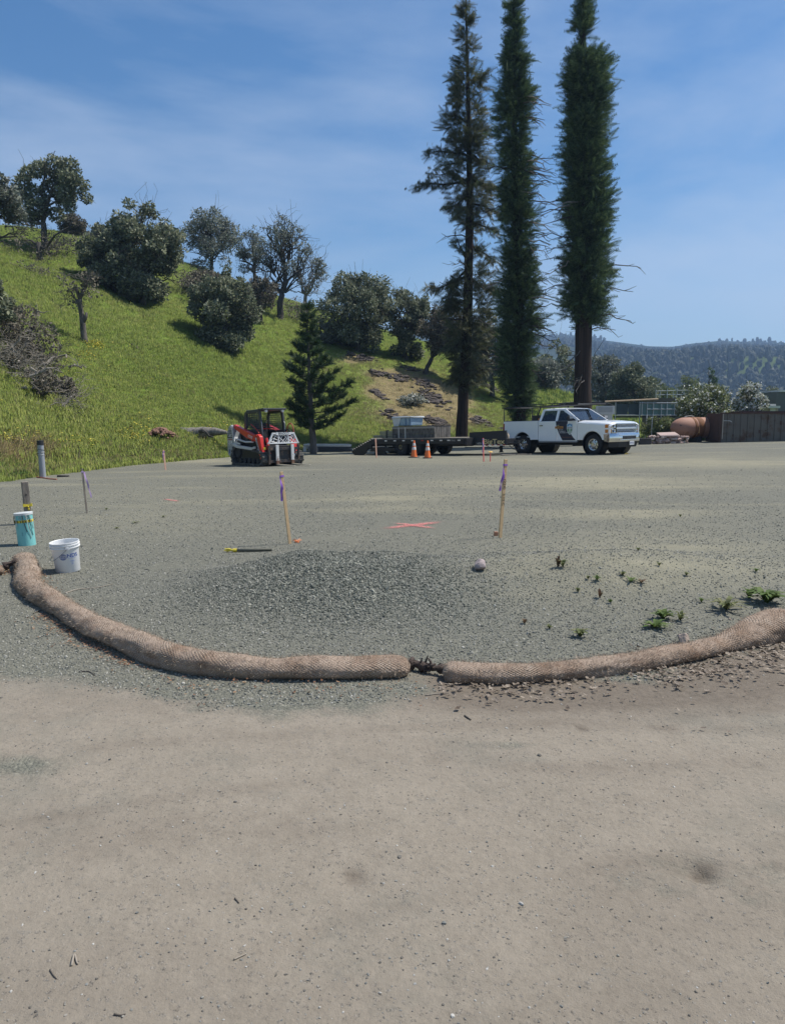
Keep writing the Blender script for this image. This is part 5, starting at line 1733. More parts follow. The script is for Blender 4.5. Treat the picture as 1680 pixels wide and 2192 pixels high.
def stake(label, b, top, w, th, mat, grp='survey stakes', texts=(), ribbon=None, name='survey_stake', tip=None):
    """b, top: picture points of foot and head; w: width, th: thickness in metres"""
    p = on(*b)
    k = vsize(0, 0, 0, 0, p)
    h = (b[1] - top[1]) * k
    lean = math.atan2((top[0] - b[0]) * k, h)
    t = thing(name, label, 'stake', p, 0, grp)
    t.rotation_euler = (Matrix.Rotation(lean, 3, 'Y') @ Matrix.Rotation(math.radians(38), 3, 'Z')).to_euler()
    m = MB(); m.box((0, 0, h / 2 - .06), (w, th, h + .12))
    m.build('lath', mat, t, bevel=.002)
    if tip:
        m = MB(); m.box((0, 0, h - tip[1] / 2 + .002), (w + .004, th + .004, tip[1])); m.build('painted_top', tip[0], t)
    for s, zf, hh in texts:
        lettering(s, INK, t, (0, -th / 2 - .0015, h * zf), (0, 0, -1), (1, 0, 0), hh, 'lettering')
    if ribbon:
        mt, z0, z1, side, sway = ribbon
        m = MB()
        m.box((0, 0, h * z0), (w + .008, th + .008, .022))
        m.build('ribbon_band', mt, t)
        m = MB()
        n = 8
        for j, (dx, dy) in enumerate(((0, 0), (.006, .012))):
            vs = []
            for i in range(n + 1):
                f = i / n
                z = h * (z0 + (z1 - z0) * f)
                x = side * (w / 2 + .004 + .012 * f + sway * f) + .004 * math.sin(i * 2.1 + j)
                y = -.004 - .016 * math.sin(f * 4 + j) + dy
                wd = .013 * (1 - .25 * f)
                vs += [(x - wd + dx, y, z), (x + wd + dx, y + .012 * math.sin(i * 1.3), z)]
            m.add(vs, [(2 * i, 2 * i + 1, 2 * i + 3, 2 * i + 2) for i in range(n)])
        m.build('ribbon_tail', mt, t, smooth=True, fix=False)
    return t
stake('tall lath stake with written numbers and purple ribbon, right of the pink cross', (1070, 1151), (1079, 983), .052, .018, WOOD, texts=[('(224)', .685, .045), ('3.12 C', .49, .042)], ribbon=(PURPLE, .93, .60, -1, .012))
stake('lath stake with purple ribbon behind the crushed rock heap', (621, 1164), (605, 1009), .040, .018, WOOD, ribbon=(PURPLE, .94, .60, -1, .0))
stake('thin weathered stake with lilac ribbon right of the teal pipe', (187, 1099), (181, 1003), .028, .014, WOOD_GREY, ribbon=(LILAC, .93, .34, 1, .07))
stake('short stake with purple ribbon between the standpipe and the loader', (355, 1006), (352, 963), .055, .02, PINKWOOD, ribbon=(PURPLE, .9, .5, -1, .0))
stake('pale pink stake standing in front of the trailer ramp', (806, 980), (804, 939), .055, .02, PINKWOOD)
stake('pink stake wrapped in blue ribbon in front of the trailer lettering', (1035, 988), (1033, 938), .045, .02, PINK, ribbon=(BLUE_RIB, .95, .40, -1, .0))
t = stake('short pink stake with a yellow cap beside the blue ribboned stake', (1049, 988), (1049, 969), .03, .03, PINK)
m = MB(); m.lathe([(.001, .36), (.06, .355), (.085, .335), (.085, .325), (.001, .322)], 14); m.build('cap', pm('orange_yellow_cap', (.80, .48, .10), .5), t, smooth='auto')

def hub(label, vx, vy, s, mat, cat='block', name='wooden_hub'):
    p = on(vx, vy)
    m = MB(); m.box((0, 0, s[2] / 2 - .02), s, rot=(0, .05, .2))
    o = m.build(name, mat, None, bevel=.003, loc=p)
    tag(o, label, cat)
hub('small brown wooden block beside the tall lath stake', 1061, 1147, (.05, .045, .075), pm('hub_wood', (.42, .21, .13), .8, 0, .15, 20))
def whiskers():
    p = on(636, 1161)
    t = thing('marker_whiskers', 'small orange plastic tuft beside the purple ribboned stake by the heap', 'marker', p)
    m = MB()
    m.lathe([(.001, .022), (.028, .018), (.032, .0), (.02, -.01)], 10); m.build('disc', pm('orange_disc', (.75, .22, .07), .5), t)
    m = MB()
    rng = np.random.default_rng(2)
    for i in range(12):
        a = i * .52
        m.tube([(0, 0, .015), (.03 * math.cos(a), .03 * math.sin(a), .03), (.06 * math.cos(a), .06 * math.sin(a), .02 + .03 * rng.random())], .0025, 3, cap=False)
    m.build('bristles', pm('orange_bristle', (.80, .30, .12), .5), t, fix=False, kind='stuff')
whiskers()

def fallen_rod():
    a = on(500, 1178, .022); b = Vector((a.x + .45, a.y + .02, 0)); b.z = z_at(b.x, b.y) + .022
    t = thing('fallen_rod', 'dark rod with a yellow taped end lying left of the heap', 'rod', a)
    d = b - a
    mid = a.lerp(b, .5); mid.z = z_at(mid.x, mid.y) + .02
    m = MB(); m.tube([Vector((0, 0, 0)), mid - a, d], [.017, .018, .02], 10); m.build('shaft', pm('dark_rod', (.10, .10, .075), .7, 0, .3, 20), t, smooth=True)
    m = MB(); m.tube([-d * .01, d * .09], .021, 10); m.build('tape', YELLOW, t)
    m = MB()
    for i, (x, z) in enumerate(((-.10, .02), (-.11, -.005), (-.085, -.02))):
        m.tube([Vector((0, 0, .0)), Vector((x * .5, -.01, z * .4 + .008)), Vector((x, -.02 + .015 * i, z))], [.009, .011, .006], 5)
    m.build('tape_tails', YELLOW, t, kind='stuff')
fallen_rod()

def boulder(label, vx, vy, s, mat, seed, name='rock', cat='rock', lift=.5):
    rng = np.random.default_rng(seed)
    p = on(vx, vy)
    bm = bmesh.new()
    bmesh.ops.create_icosphere(bm, subdivisions=3, radius=1.0)
    planes = [Vector(rng.normal(size=3)).normalized() for _ in range(9)]
    for v in bm.verts:
        c = v.co.normalized()
        k = min([1.0] + [.62 / max(.3, c.dot(q)) for q in planes if c.dot(q) > .3])
        k += rng.normal() * .012
        v.co = Vector((c.x * s[0] * k, c.y * s[1] * k, c.z * s[2] * k))
    me = bpy.data.meshes.new(name); bm.to_mesh(me); bm.free(); me.materials.append(mat)
    o = bpy.data.objects.new(name, me); COL.objects.link(o)
    o.location = p + Vector((0, 0, s[2] * lift)); o.rotation_euler = (0, .15, seed)
    tag(o, label, cat)
boulder('pinkish grey angular rock on the gravel below the tall stake', 1027, 1219, (.098, .075, .062), pm('pink_rock', (.33, .27, .26), .9, 0, .25, 14, .5, 40), 5, lift=.6)
boulder('small pale stone leaning behind the right wattle', 1462, 1378, (.07, .05, .06), pm('buff_stone', (.34, .27, .22), .9, 0, .25, 14, .4, 40), 8, 'stone', 'stone')

def bucket():
    p = on(147, 1222)
    t = thing('plastic_bucket', 'white plastic bucket with blue globe print on the gravel', 'bucket', p, 0, None, rot=(math.radians(3), math.radians(-4), math.radians(12)))
    white = pm('white_plastic', (.78, .78, .77), .35, 0, .03, 5, .05, 30)
    H = .318
    m = MB()
    prof = [(.001, .004), (.112, .004), (.116, .0), (.120, .006), (.134, H - .065), (.1355, H - .062), (.149, H - .060), (.149, H - .052), (.1365, H - .05), (.137, H - .034), (.150, H - .032), (.150, H - .024), (.138, H - .022),
            (.1385, H - .012), (.147, H - .010), (.147, H - .001), (.141, H), (.137, H - .004), (.117, .012), (.001, .011)]
    m.lathe(prof, 48)
    m.build('body', white, t, smooth='auto')
    # wire bail hanging down at the left with its lugs
    for sgn in (-1, 1):
        m = MB(); m.lathe([(.001, 0), (.022, 0), (.022, .014), (.001, .016)], 16, axis='x')
        o = m.build('handle_lug', white, t, smooth='auto'); o.location = (.137 * sgn, 0, H - .055)
        if sgn < 0: o.rotation_euler = (0, math.pi, 0)
        o.rotation_euler.z += math.radians(-70) if sgn > 0 else math.radians(-70)
        c, s_ = math.cos(math.radians(-70)), math.sin(math.radians(-70))
        o.location = (.137 * sgn * c, .137 * sgn * s_, H - .055)
    c, s_ = math.cos(math.radians(-70)), math.sin(math.radians(-70))
    m = MB()
    pts = []
    for i in range(17):
        a = math.pi * i / 16
        u = math.cos(a) * .155; dwn = math.sin(a)
        # the bail drops outside the left side of the wall
        q = Vector((u * c, u * s_, H - .055 - dwn * .13)) + Vector((s_, -c, 0)) * (.155 * dwn)
        pts.append(q)
    m.tube(pts, .0028, 6)
    m.build('wire_handle', pm('bail_wire', (.25, .25, .26), .4, .8), t, smooth=True)
    # print: globe of meridians and parallels, letters, small lines, wrapped round the wall
    ink = pm('blue_ink', (.02, .07, .32), .5)
    def wall(u, z):        # u metres round from the front, z height
        r = .1215 + (.134 - .1205) * (z / (H - .065)) + .0006
        a = -math.pi / 2 + u / r + math.radians(-12)
        return Vector((r * math.cos(a), r * math.sin(a), z))
    m = MB()
    gc, gz, gr = .022, .175, .029
    def stroke(pts2, w=.0016):
        m.tube([wall(a, b) for a, b in pts2], w, 4)
    stroke([(gc + gr * 1.12 * math.cos(q), gz + gr * math.sin(q)) for q in np.linspace(0, 2 * math.pi, 25)], .002)
    for f in (.45,):
        stroke([(gc + gr * 1.12 * f * math.cos(q), gz + gr * math.sin(q)) for q in np.linspace(0, 2 * math.pi, 21)])
    stroke([(gc, gz - gr), (gc, gz + gr)])
    for zz in (-.55, 0, .55):
        hw = gr * 1.12 * math.sqrt(1 - zz * zz)
        stroke([(gc + hw * f, gz + zz * gr) for f in np.linspace(-1, 1, 7)])
    m.build('globe_print', ink, t, fix=False)
    me = TEXT['NDS'].copy()
    k = .036 / .7
    x0 = min(v.co.x for v in me.vertices)
    for v in me.vertices:
        v.co = wall(.063 + (v.co.x - x0) * k * 1.15, .183 + v.co.y * k)
    me.materials.clear(); me.materials.append(ink)
    o = bpy.data.objects.new('lettering', me); COL.objects.link(o); o.parent = t
    m = MB()
    for (u, z, w) in ((.066, .158, .085), (.085, .128, .04), (.085, .122, .05), (.095, .105, .02), (.095, .098, .02), (.095, .091, .02)):
        m.tube([wall(u + w * f, z) for f in np.linspace(0, 1, 5)], .0009, 3)
    m.build('small_print', ink, t, fix=False, kind='stuff')
bucket()

def teal_pipe():
    p = on(59, 1166)
    k = vsize(0, 0, 0, 0, p)
    H = 70 * k
    t = thing('sewer_pipe', 'upright teal plastic pipe with yellow tape and wires at the left edge', 'pipe', p, 0, None, rot=(0, math.radians(-4), 0))
    r = .103
    teal = pm('teal_plastic', (.20, .52, .50), .4, 0, .06, 6, .05, 30)
    m = MB(); m.lathe([(r, -.15), (r, H - .012), (r - .008, H - .012), (r - .008, H * .4), (.001, H * .4)], 40); m.build('body', teal, t, smooth='auto')
    m = MB(); m.lathe([(r - .004, H - .03), (r + .006, H - .03), (r + .008, H - .004), (r + .002, H), (.001, H - .003)], 40); m.build('clear_cap', pm('milky_cap', (.62, .64, .63), .35), t, smooth='auto')
    m = MB(); m.lathe([(r + .0015, H * .70), (r + .0025, H * .71), (r + .0025, H * .77), (r + .0015, H * .78)], 40); m.build('yellow_tape', YELLOW, t, smooth='auto')
    rng = np.random.default_rng(4)
    cyl = lambda a, z, e=.004: Vector(((r + e) * math.sin(a), -(r + e) * math.cos(a), z))
    m = MB()
    for i in range(11):
        a = -1.3 + i * .26 + rng.normal() * .04
        m.tube([cyl(a, H * .775), cyl(a + .08, H * .74), cyl(a + .03, H * .70)], .0045, 4)
    m.build('tape_marks', BLACKP, t, kind='stuff')
    for i, (a, z0, z1) in enumerate(((-1.05, .90, .66), (-.55, .92, .58), (.3, .93, .42), (.7, .92, .22), (.95, .93, .30), (1.15, .9, .5))):
        m = MB()
        m.tube([cyl(a, H * z0, .006), cyl(a + .12, H * (z0 + z1) / 2, .012), cyl(a + .34 if i > 1 else a + .1, H * z1, .006)], .0035, 5)
        m.build('wire', BLACKP if i % 2 == 0 else pm('pale_wire', (.6, .6, .55), .5), t, fix=False)
    for a, z in ((-.9, .88), (.1, .86), (.8, .88)):
        m = MB(); m.tube([cyl(a + .2 * math.cos(q), H * z + .016 * math.sin(q), .006) for q in np.linspace(0, 6.28, 13)], .003, 4); m.build('wire_loop', pm('steel_wire', (.5, .5, .48), .4, .6), t, fix=False)
    lettering('SDR35', pm('faint_print', (.09, .25, .28), .6), t, cyl(.08, H * .36, .0012), (0, 0, -1), (1, 0, 0), .012)
teal_pipe()

def marker_post():
    p = on(63, 1122)
    k = vsize(0, 0, 0, 0, p)
    H = (1120 - 1029) * k
    t = thing('wooden_post', 'grey weathered timber post with yellow tape behind the teal pipe', 'post', p, 0, None, rot=(0, math.radians(-2.5), math.radians(34)))
    m = MB(); m.box((0, 0, H / 2 - .1), (.088, .088, H + .2)); m.build('timber', WOOD_GREY, t, bevel=.004)
    m = MB(); m.lathe([(.001, 0), (.016, .0005), (.016, .003), (.001, .004)], 16, axis='y'); o = m.build('knot', BARK_OAK, t); o.location = (-.005, -.047, H * .70)
    m = MB(); m.box((0, 0, H * .45), (.098, .098, .03)); m.build('tape_band', YELLOW, t)
    m = MB()
    for s in (-1, 1):
        m.hexa([(s * .01, -.055, H * .43), (s * .06, -.06, H * .42), (s * .065, -.05, H * .44), (s * .01, -.05, H * .45), (s * .01, -.055, H * .47), (s * .055, -.06, H * .50), (s * .06, -.05, H * .5), (s * .01, -.05, H * .47)])
    m.tube([(0, -.055, H * .44), (.008, -.064, H * .36), (.012, -.058, H * .26)], [.014, .012, .005], 6)
    m.build('tape_bow', YELLOW, t)
    m = MB()
    for z, x in ((.40, .002), (.34, .012), (.29, .008)): m.box((x, -.070, H * z), (.02, .006, .014))
    m.build('tape_marks', BLACKP, t, kind='stuff')
marker_post()

def standpipe():
    p = on(93, 1023)
    k = vsize(0, 0, 0, 0, p)
    H = 80 * k
    r = 6.3 * k
    t = thing('standpipe', 'grey upright pipe with black cap at the edge of the grass', 'pipe', p, 0, None, rot=(0, math.radians(-1.5), 0))
    m = MB(); m.lathe([(r, -.1), (r, H - .02), (.001, H - .02)], 28); m.build('body', pm('grey_pvc', (.30, .32, .35), .5, 0, .06, 5), t, smooth='auto')
    m = MB(); m.lathe([(r + .002, H - .13), (r + .010, H - .13), (r + .010, H - .005), (r + .004, H), (.001, H)], 28); m.build('rubber_cap', BLACKP, t, smooth='auto')
    for i, (z0, z1, d) in enumerate(((.74, .70, 0), (.69, .73, .5), (.66, .62, 1.0), (.62, .65, 2.0))):
        m = MB()
        m.tube([((r + .006) * math.cos(q + d), (r + .006) * math.sin(q + d), H * (z0 + (z1 - z0) * math.sin(q) * .5)) for q in np.linspace(0, 2 * math.pi, 17)], .006, 5)
        m.build('wire_wrap', pm('white_wire', (.55, .55, .52), .5) if i % 2 else BLACKP, t, fix=False)
    q = on(50 + 25, 1023)
    m = MB()
    pa = [on(x, y, .015) - p for x, y in ((72, 1019), (84, 1022), (95, 1023), (108, 1025), (122, 1026))]
    o = MB().tube(pa, .018, 6).build('orange_cord', pm('orange_cord', (.50, .15, .08), .7), None, loc=p, fix=False)
    tag(o, 'orange cord lying on the gravel at the foot of the grey standpipe', 'cord')
standpipe()
hub('small dark slab lying flat on the gravel right of the standpipe', 136, 1021, (.32, .12, .07), pm('dark_slab', (.05, .042, .038), .8), 'slab', 'dark_slab')

# ------------------------------------------------------------------ sprayed marks on the gravel
def spray_material():
    m, n, l, b = nt('pink_spray')
    b.inputs['Base Color'].default_value = (.74, .24, .22, 1); b.inputs['Roughness'].default_value = .8
    P = n.new('ShaderNodeNewGeometry').outputs['Position']
    nz = n.new('ShaderNodeTexNoise'); nz.inputs['Scale'].default_value = 42; nz.inputs['Detail'].default_value = 5; nz.inputs['Roughness'].default_value = .75
    l.new(P, nz.inputs['Vector'])
    at = n.new('ShaderNodeAttribute'); at.attribute_name = 'cover'
    ad = n.new('ShaderNodeMath'); ad.operation = 'ADD'; l.new(nz.outputs['Fac'], ad.inputs[0]); l.new(at.outputs['Fac'], ad.inputs[1])
    mr = n.new('ShaderNodeMapRange'); mr.inputs['From Min'].default_value = .80; mr.inputs['From Max'].default_value = 1.10
    l.new(ad.outputs[0], mr.inputs['Value'])
    tr = n.new('ShaderNodeBsdfTransparent'); ms = n.new('ShaderNodeMixShader')
    l.new(mr.outputs['Result'], ms.inputs[0]); l.new(tr.outputs[0], ms.inputs[1]); l.new(b.outputs[0], ms.inputs[2])
    l.new(ms.outputs[0], n['Material Output'].inputs['Surface'])
    return m
SPRAY = spray_material()
def spray_mark(name, label, lines):
    m = MB(); cov = []
    for li, (pts, w) in enumerate(lines):
        P = [on(x, y) for x, y in pts]
        A, B = Vector((P[0].x, P[0].y)), Vector((P[-1].x, P[-1].y))
        n = 40; mm = 6
        d = (B - A).normalized(); nn = Vector((-d.y, d.x))
        vs = []
        for i in range(n + 1):
            for j in range(mm + 1):
                q = A.lerp(B, i / n) + nn * (j / mm - .5) * w * 2
                vs.append((q.x, q.y, z_at(q.x, q.y) + .009 + .002 * li))
                e = min(1, 4 * (i / n), 4 * (1 - i / n) + .1)
                cov.append(.46 * (1 - (2 * abs(j / mm - .5)) ** 2) * (.45 + .55 * e))
        m.add(vs, [(i * (mm + 1) + j, i * (mm + 1) + j + 1, (i + 1) * (mm + 1) + j + 1, (i + 1) * (mm + 1) + j) for i in range(n) for j in range(mm)])
    o = m.build(name, SPRAY, None, fix=False)
    a = o.data.attributes.new('cover', 'FLOAT', 'POINT'); a.data.foreach_set('value', np.array(cov, np.float32))
    tag(o, label, 'paint mark')
spray_mark('spray_cross', 'pink spray painted cross on the gravel', [([(808, 1134), (952, 1117)], .17), ([(835, 1120), (938, 1133)], .13)])
spray_mark('spray_dash', 'faint pink spray dash on the gravel at the left', [([(348, 1069), (385, 1075)], .10)])

# ------------------------------------------------------------------ weeds in the gravel
WEED_GREEN = leaf('green_weed', [(0.066, 0.105, 0.023), (0.101, 0.158, 0.040), (0.155, 0.199, 0.063)], trans=.3)
WEED_RED = leaf('reddish_weed', [(0.104, 0.058, 0.039), (0.156, 0.098, 0.058), (0.130, 0.130, 0.058)], trans=.2)
WEED_OLIVE = leaf('olive_weed', [(0.098, 0.119, 0.042), (0.154, 0.175, 0.070), (0.224, 0.210, 0.098)], trans=.25)
def weed(label, vx, vy, r, h, n, seed, mat, wid=.018, group='weeds in the gravel', up=.4):
    rng = np.random.default_rng(seed)
    p = on(vx, vy)
    t = thing('weed', label, 'weed', p, 0, group)
    m = MB()
    for i in range(n):
        a = i * 2.4 + rng.normal() * .3
        L = r * rng.uniform(.5, 1.1)
        top = h * rng.uniform(.5, 1.1)
        wdt = wid * rng.uniform(.7, 1.3)
        c, s = math.cos(a), math.sin(a)
        vs, k = [], 6
        for j in range(k + 1):
            f = j / k
            rad = L * f
            z = top * math.sin(min(1.0, f * (1.1 if up > .6 else 1.5)) * math.pi * (.5 if up > .6 else .62)) + .004
            ww = wdt * (math.sin(min(1, f * 1.05 + .12) * math.pi) ** .7 + .08) * (1 + .3 * math.sin(j * 2.7 + i))
            vs += [(c * rad - s * ww, s * rad + c * ww, z + .25 * ww), (c * rad, s * rad, z), (c * rad + s * ww, s * rad - c * ww, z + .25 * ww)]
        fs = []
        for j in range(k):
            b0, b1 = j * 3, j * 3 + 3
            fs += [(b0, b0 + 1, b1 + 1, b1), (b0 + 1, b0 + 2, b1 + 2, b1 + 1)]
        m.add(vs, fs)
    m.build('leaves', mat, t, fix=False, smooth=True, kind='stuff')
    return t
weed('big bright green rosette weed by the right edge above the wattle', 1640, 1292, .21, .105, 34, 1, WEED_GREEN, .020)
weed('smaller green weed touching the left of the big rosette', 1602, 1283, .10, .09, 16, 2, WEED_GREEN, .012)
weed('flat olive weed with spreading leaves left of the big rosette', 1552, 1307, .22, .09, 22, 3, WEED_OLIVE, .012)
weed('low green weed patch above the right wattle, right end of its pair', 1418, 1326, .12, .06, 22, 4, WEED_GREEN, .016)
weed('low yellowish weed patch above the right wattle, lower of its pair', 1400, 1345, .14, .045, 20, 5, WEED_GREEN, .014)
weed('thin green weed sprout right of the low weed patches', 1455, 1330, .08, .07, 12, 6, WEED_OLIVE, .008)
weed('small yellow green weed alone in the gravel above the wattle', 1242, 1365, .09, .06, 14, 7, WEED_OLIVE, .012)
weed('tall dark red weed sprig on the hump of gravel', 1194, 1214, .05, .10, 9, 8, WEED_RED, .014, up=.9)
weed('dark green weed at the foot of the red sprig', 1204, 1215, .07, .06, 10, 9, WEED_OLIVE, .010)
SPROUTS = [
    (1277, 1243, .07, .07, WEED_GREEN, 'bright green sprout, right one of a close pair below the red sprig'),
    (1258, 1240, .04, .05, WEED_OLIVE, 'tiny olive sprout, left one of a close pair below the red sprig'),
    (1350, 1247, .10, .06, WEED_GREEN, 'flat green sprout touching a reddish one in the middle of the hump'),
    (1372, 1249, .10, .05, WEED_RED, 'flat reddish sprout touching a green one on the hump'),
    (1332, 1233, .06, .05, WEED_OLIVE, 'olive sprout just above the touching green and reddish sprouts'),
    (1283, 1280, .06, .11, WEED_RED, 'upright reddish sprout below the close pair of sprouts on the hump'),
    (1236, 1268, .04, .07, WEED_OLIVE, 'olive sprout left of the upright reddish sprout on the hump'),
    (1305, 1292, .04, .05, WEED_GREEN, 'small green sprout just below right of the upright reddish sprout'),
    (1122, 1336, .05, .06, WEED_RED, 'lone reddish sprout between the rock and the right wattle'),
    (1175, 1347, .05, .05, WEED_OLIVE, 'lone olive sprout right of the reddish one, above the right wattle'),
    (1410, 1212, .05, .07, WEED_OLIVE, 'olive sprout on the top of the hump right of the red sprig'),
    (1468, 1233, .05, .05, WEED_OLIVE, 'olive sprout on the hump above the low green weed patches'),
    (1455, 1107, .05, .07, WEED_OLIVE, 'far olive sprout on the sandy strip of the lot right of the tall stake'),
    (1617, 1225, .07, .05, WEED_GREEN, 'green sprout in the gravel above the big rosette weed'),
    (228, 1092, .06, .05, WEED_OLIVE, 'olive sprout just right of the thin stake with lilac ribbon'),
    (290, 1120, .12, .03, WEED_OLIVE, 'wide flat olive sprout between the bucket and the stake behind the heap'),
    (250, 1132, .08, .03, WEED_OLIVE, 'flat olive sprout nearest above the white bucket'),
    (350, 1108, .07, .04, WEED_OLIVE, 'flat olive sprout below the faint pink spray dash'),
    (1365, 1180, .05, .05, WEED_OLIVE, 'olive sprout on the far side of the gravel hump'),
    (1500, 1290, .05, .05, WEED_GREEN, 'small green sprout left of the flat spreading olive weed')]
for i, (x, y, r, h, mt, txt) in enumerate(SPROUTS):
    weed(txt, x, y, r * .9, h * .62, 9, 30 + i, mt, .008, 'little weed sprouts in the gravel', .9 if h > r else .4)

# ------------------------------------------------------------------ twigs and sticks
TWIG = pm('twig', (.10, .085, .07), .9, 0, .3, 30)
TWIG_PALE = pm('pale_twig', (.30, .26, .21), .9, 0, .3, 30)
def twig(label, pts, r, mat, name='twig', cat='twig', lift=.0):
    P = [on(x, y, r + lift) for x, y in pts]
    c = P[0]
    path = catmull([tuple(q - c) for q in P], 5)
    o = MB().tube([Vector(q) for q in path], [r * (1 - .55 * i / len(path)) for i in range(len(path))], 5).build(name, mat, None, smooth=True, fix=False, loc=c)
    tag(o, label, cat)
twig('long thin root curving over the gravel below the bucket', [(140, 1270), (165, 1262), (205, 1258), (243, 1250)], .006, TWIG_PALE)
twig('looped dark twig on the gravel left of the wattle', [(72, 1314), (88, 1307), (93, 1313), (80, 1326)], .005, TWIG)
twig('short dark curved twig below the long wattle', [(170, 1438), (190, 1437), (204, 1446)], .005, TWIG)
twig('pale broken twig on the dirt road in the lower middle', [(501, 2058), (515, 2050), (528, 2043)], .003, TWIG_PALE)
twig('forked pale twig on the dirt road in the lower left', [(154, 2068), (160, 2046), (165, 2060), (168, 2066)], .0038, TWIG_PALE)
twig('thin twig beside the forked twig in the lower left', [(108, 2080), (115, 2090), (122, 2098)], .0025, TWIG)
twig('dark straight twig on the dirt road below the gap in the wattles', [(994, 1532), (1008, 1541)], .005, TWIG)
twig('pale straw stalk on the dirt below the gap in the wattles', [(910, 1489), (935, 1486), (960, 1484)], .004, TWIG_PALE)
twig('long thin stick lying on the lot in front of the truck', [(1071, 974), (1100, 973), (1137, 972)], .03, TWIG_PALE, 'stick', 'stick')
twig('small dark twig at the lower edge of the dirt road', [(245, 2176), (258, 2174), (270, 2175)], .003, TWIG)
twig('tiny dark twig in the middle of the dirt road', [(503, 1925), (512, 1934)], .003, TWIG)
twig('small tipped wire frame on the lot left of the loader', [(372, 979), (388, 985), (402, 983), (405, 977)], .02, TWIG, 'wire_frame', 'wire')
# ------------------------------------------------------------------ machines
def settle(root, P, L, ang):
    """stand root on the lot: local point L (x, y) comes to lie on world point P, heading turned ang towards the viewer"""
    h = Vector((math.cos(ang), -math.sin(ang), 0))
    s = Vector((math.sin(ang), math.cos(ang), 0))
    c = P - h * L[0] - s * L[1]
    e = 1.2
    gx = (lot_z(np.array(c.x + h.x * e + h.x * 1.5), np.array(c.y + h.y * e + h.y * 1.5)) - lot_z(np.array(c.x - h.x * e + h.x * 1.5), np.array(c.y - h.y * e + h.y * 1.5))) / (2 * e)
    gy = (lot_z(np.array(c.x + s.x * e), np.array(c.y + s.y * e)) - lot_z(np.array(c.x - s.x * e), np.array(c.y - s.y * e))) / (2 * e)
    X = Vector((h.x, h.y, float(gx))).normalized()
    Yv = Vector((s.x, s.y, float(gy)))
    Z = X.cross(Yv).normalized(); Yv = Z.cross(X)
    R = Matrix((X, Yv, Z)).transposed()
    root.rotation_euler = R.to_euler()
    root.location = P - R @ Vector((L[0], L[1], 0))
    return R

CHROME = pm('chrome', (.72, .72, .72), .12, 1.0, .03, 5)
BLACK_MATT = pm('black_paint', (.016, .016, .018), .55, 0, .25, 4)
RUBBER = pm('tyre_rubber', (.022, .022, .023), .85, 0, .25, 8, .4, 40)
DARK_IN = pm('dark_trim', (.03, .03, .033), .7, 0, .2, 8)

def arch(x0, x1, z0, z1, cx, cz, r, n=14, z1b=None):
    a0 = math.asin(min(1, max(-1, (z0 - cz) / r)))
    pts = [(x0, z0)]
    for i in range(n + 1):
        a = math.pi - a0 - (math.pi - 2 * a0) * i / n
        pts.append((cx + r * math.cos(a), cz + r * math.sin(a)))
    pts += [(x1, z0), (x1, z1), (x0, z1 if z1b is None else z1b)]
    return pts

def wheel(parent, c, r, w, side, rim_mat, style='truck', rim_r=.58):
    """wheel with its axle along y; side -1 faces the viewer"""
    root = bpy.data.objects.new('wheel', None); COL.objects.link(root); root.parent = parent; root.location = c
    m = MB()
    p = [(r * rim_r, -w / 2 + .01), (r * .86, -w / 2), (r * .95, -w / 2 + .012), (r, -w / 2 + .035), (r, w / 2 - .035), (r * .95, w / 2 - .012), (r * .86, w / 2), (r * rim_r, w / 2 - .01), (r * rim_r, -w / 2 + .01)]
    m.lathe(p, 36, axis='y')
    m.build('tyre', RUBBER, root, smooth='auto')
    m = MB()
    for k in range(36):
        a = 2 * math.pi * k / 36
        m.box((r * math.cos(a), .012 * (-1) ** k, r * math.sin(a)), (.018, w * .8, .05), rot=(0, -a, 0))
    m.build('tread', RUBBER, root, kind='stuff')
    y = side * (w / 2 - .02)
    m = MB()
    R = r * rim_r
    m.lathe([(R * 1.03, y), (R * 1.0, y + side * .012), (R * .93, y + side * .008), (R * .90, y - side * .05), (R * .55, y - side * .035), (R * .50, y + side * .0), (R * .28, y + side * .012), (R * .25, y + side * .035), (.001, y + side * .04)], 32, axis='y')
    o = m.build('rim', rim_mat, root, smooth='auto')
    m = MB()
    for k in range(8):
        a = 2 * math.pi * (k + .5) / 8
        m.lathe([(.001, 0), (R * .115, 0)], 12, (R * .73 * math.cos(a), y - side * .038, R * .73 * math.sin(a)), 'y')
    m.build('rim_openings', BLACK_MATT, root, kind='stuff')
    m = MB()
    for k in range(8):
        a = 2 * math.pi * k / 8
        m.cyl((R * .37 * math.cos(a), y, R * .37 * math.sin(a)), (R * .37 * math.cos(a), y + side * .03, R * .37 * math.sin(a)), .016, n=6)
    m.build('lug_nuts', CHROME, root, kind='stuff')
    return root

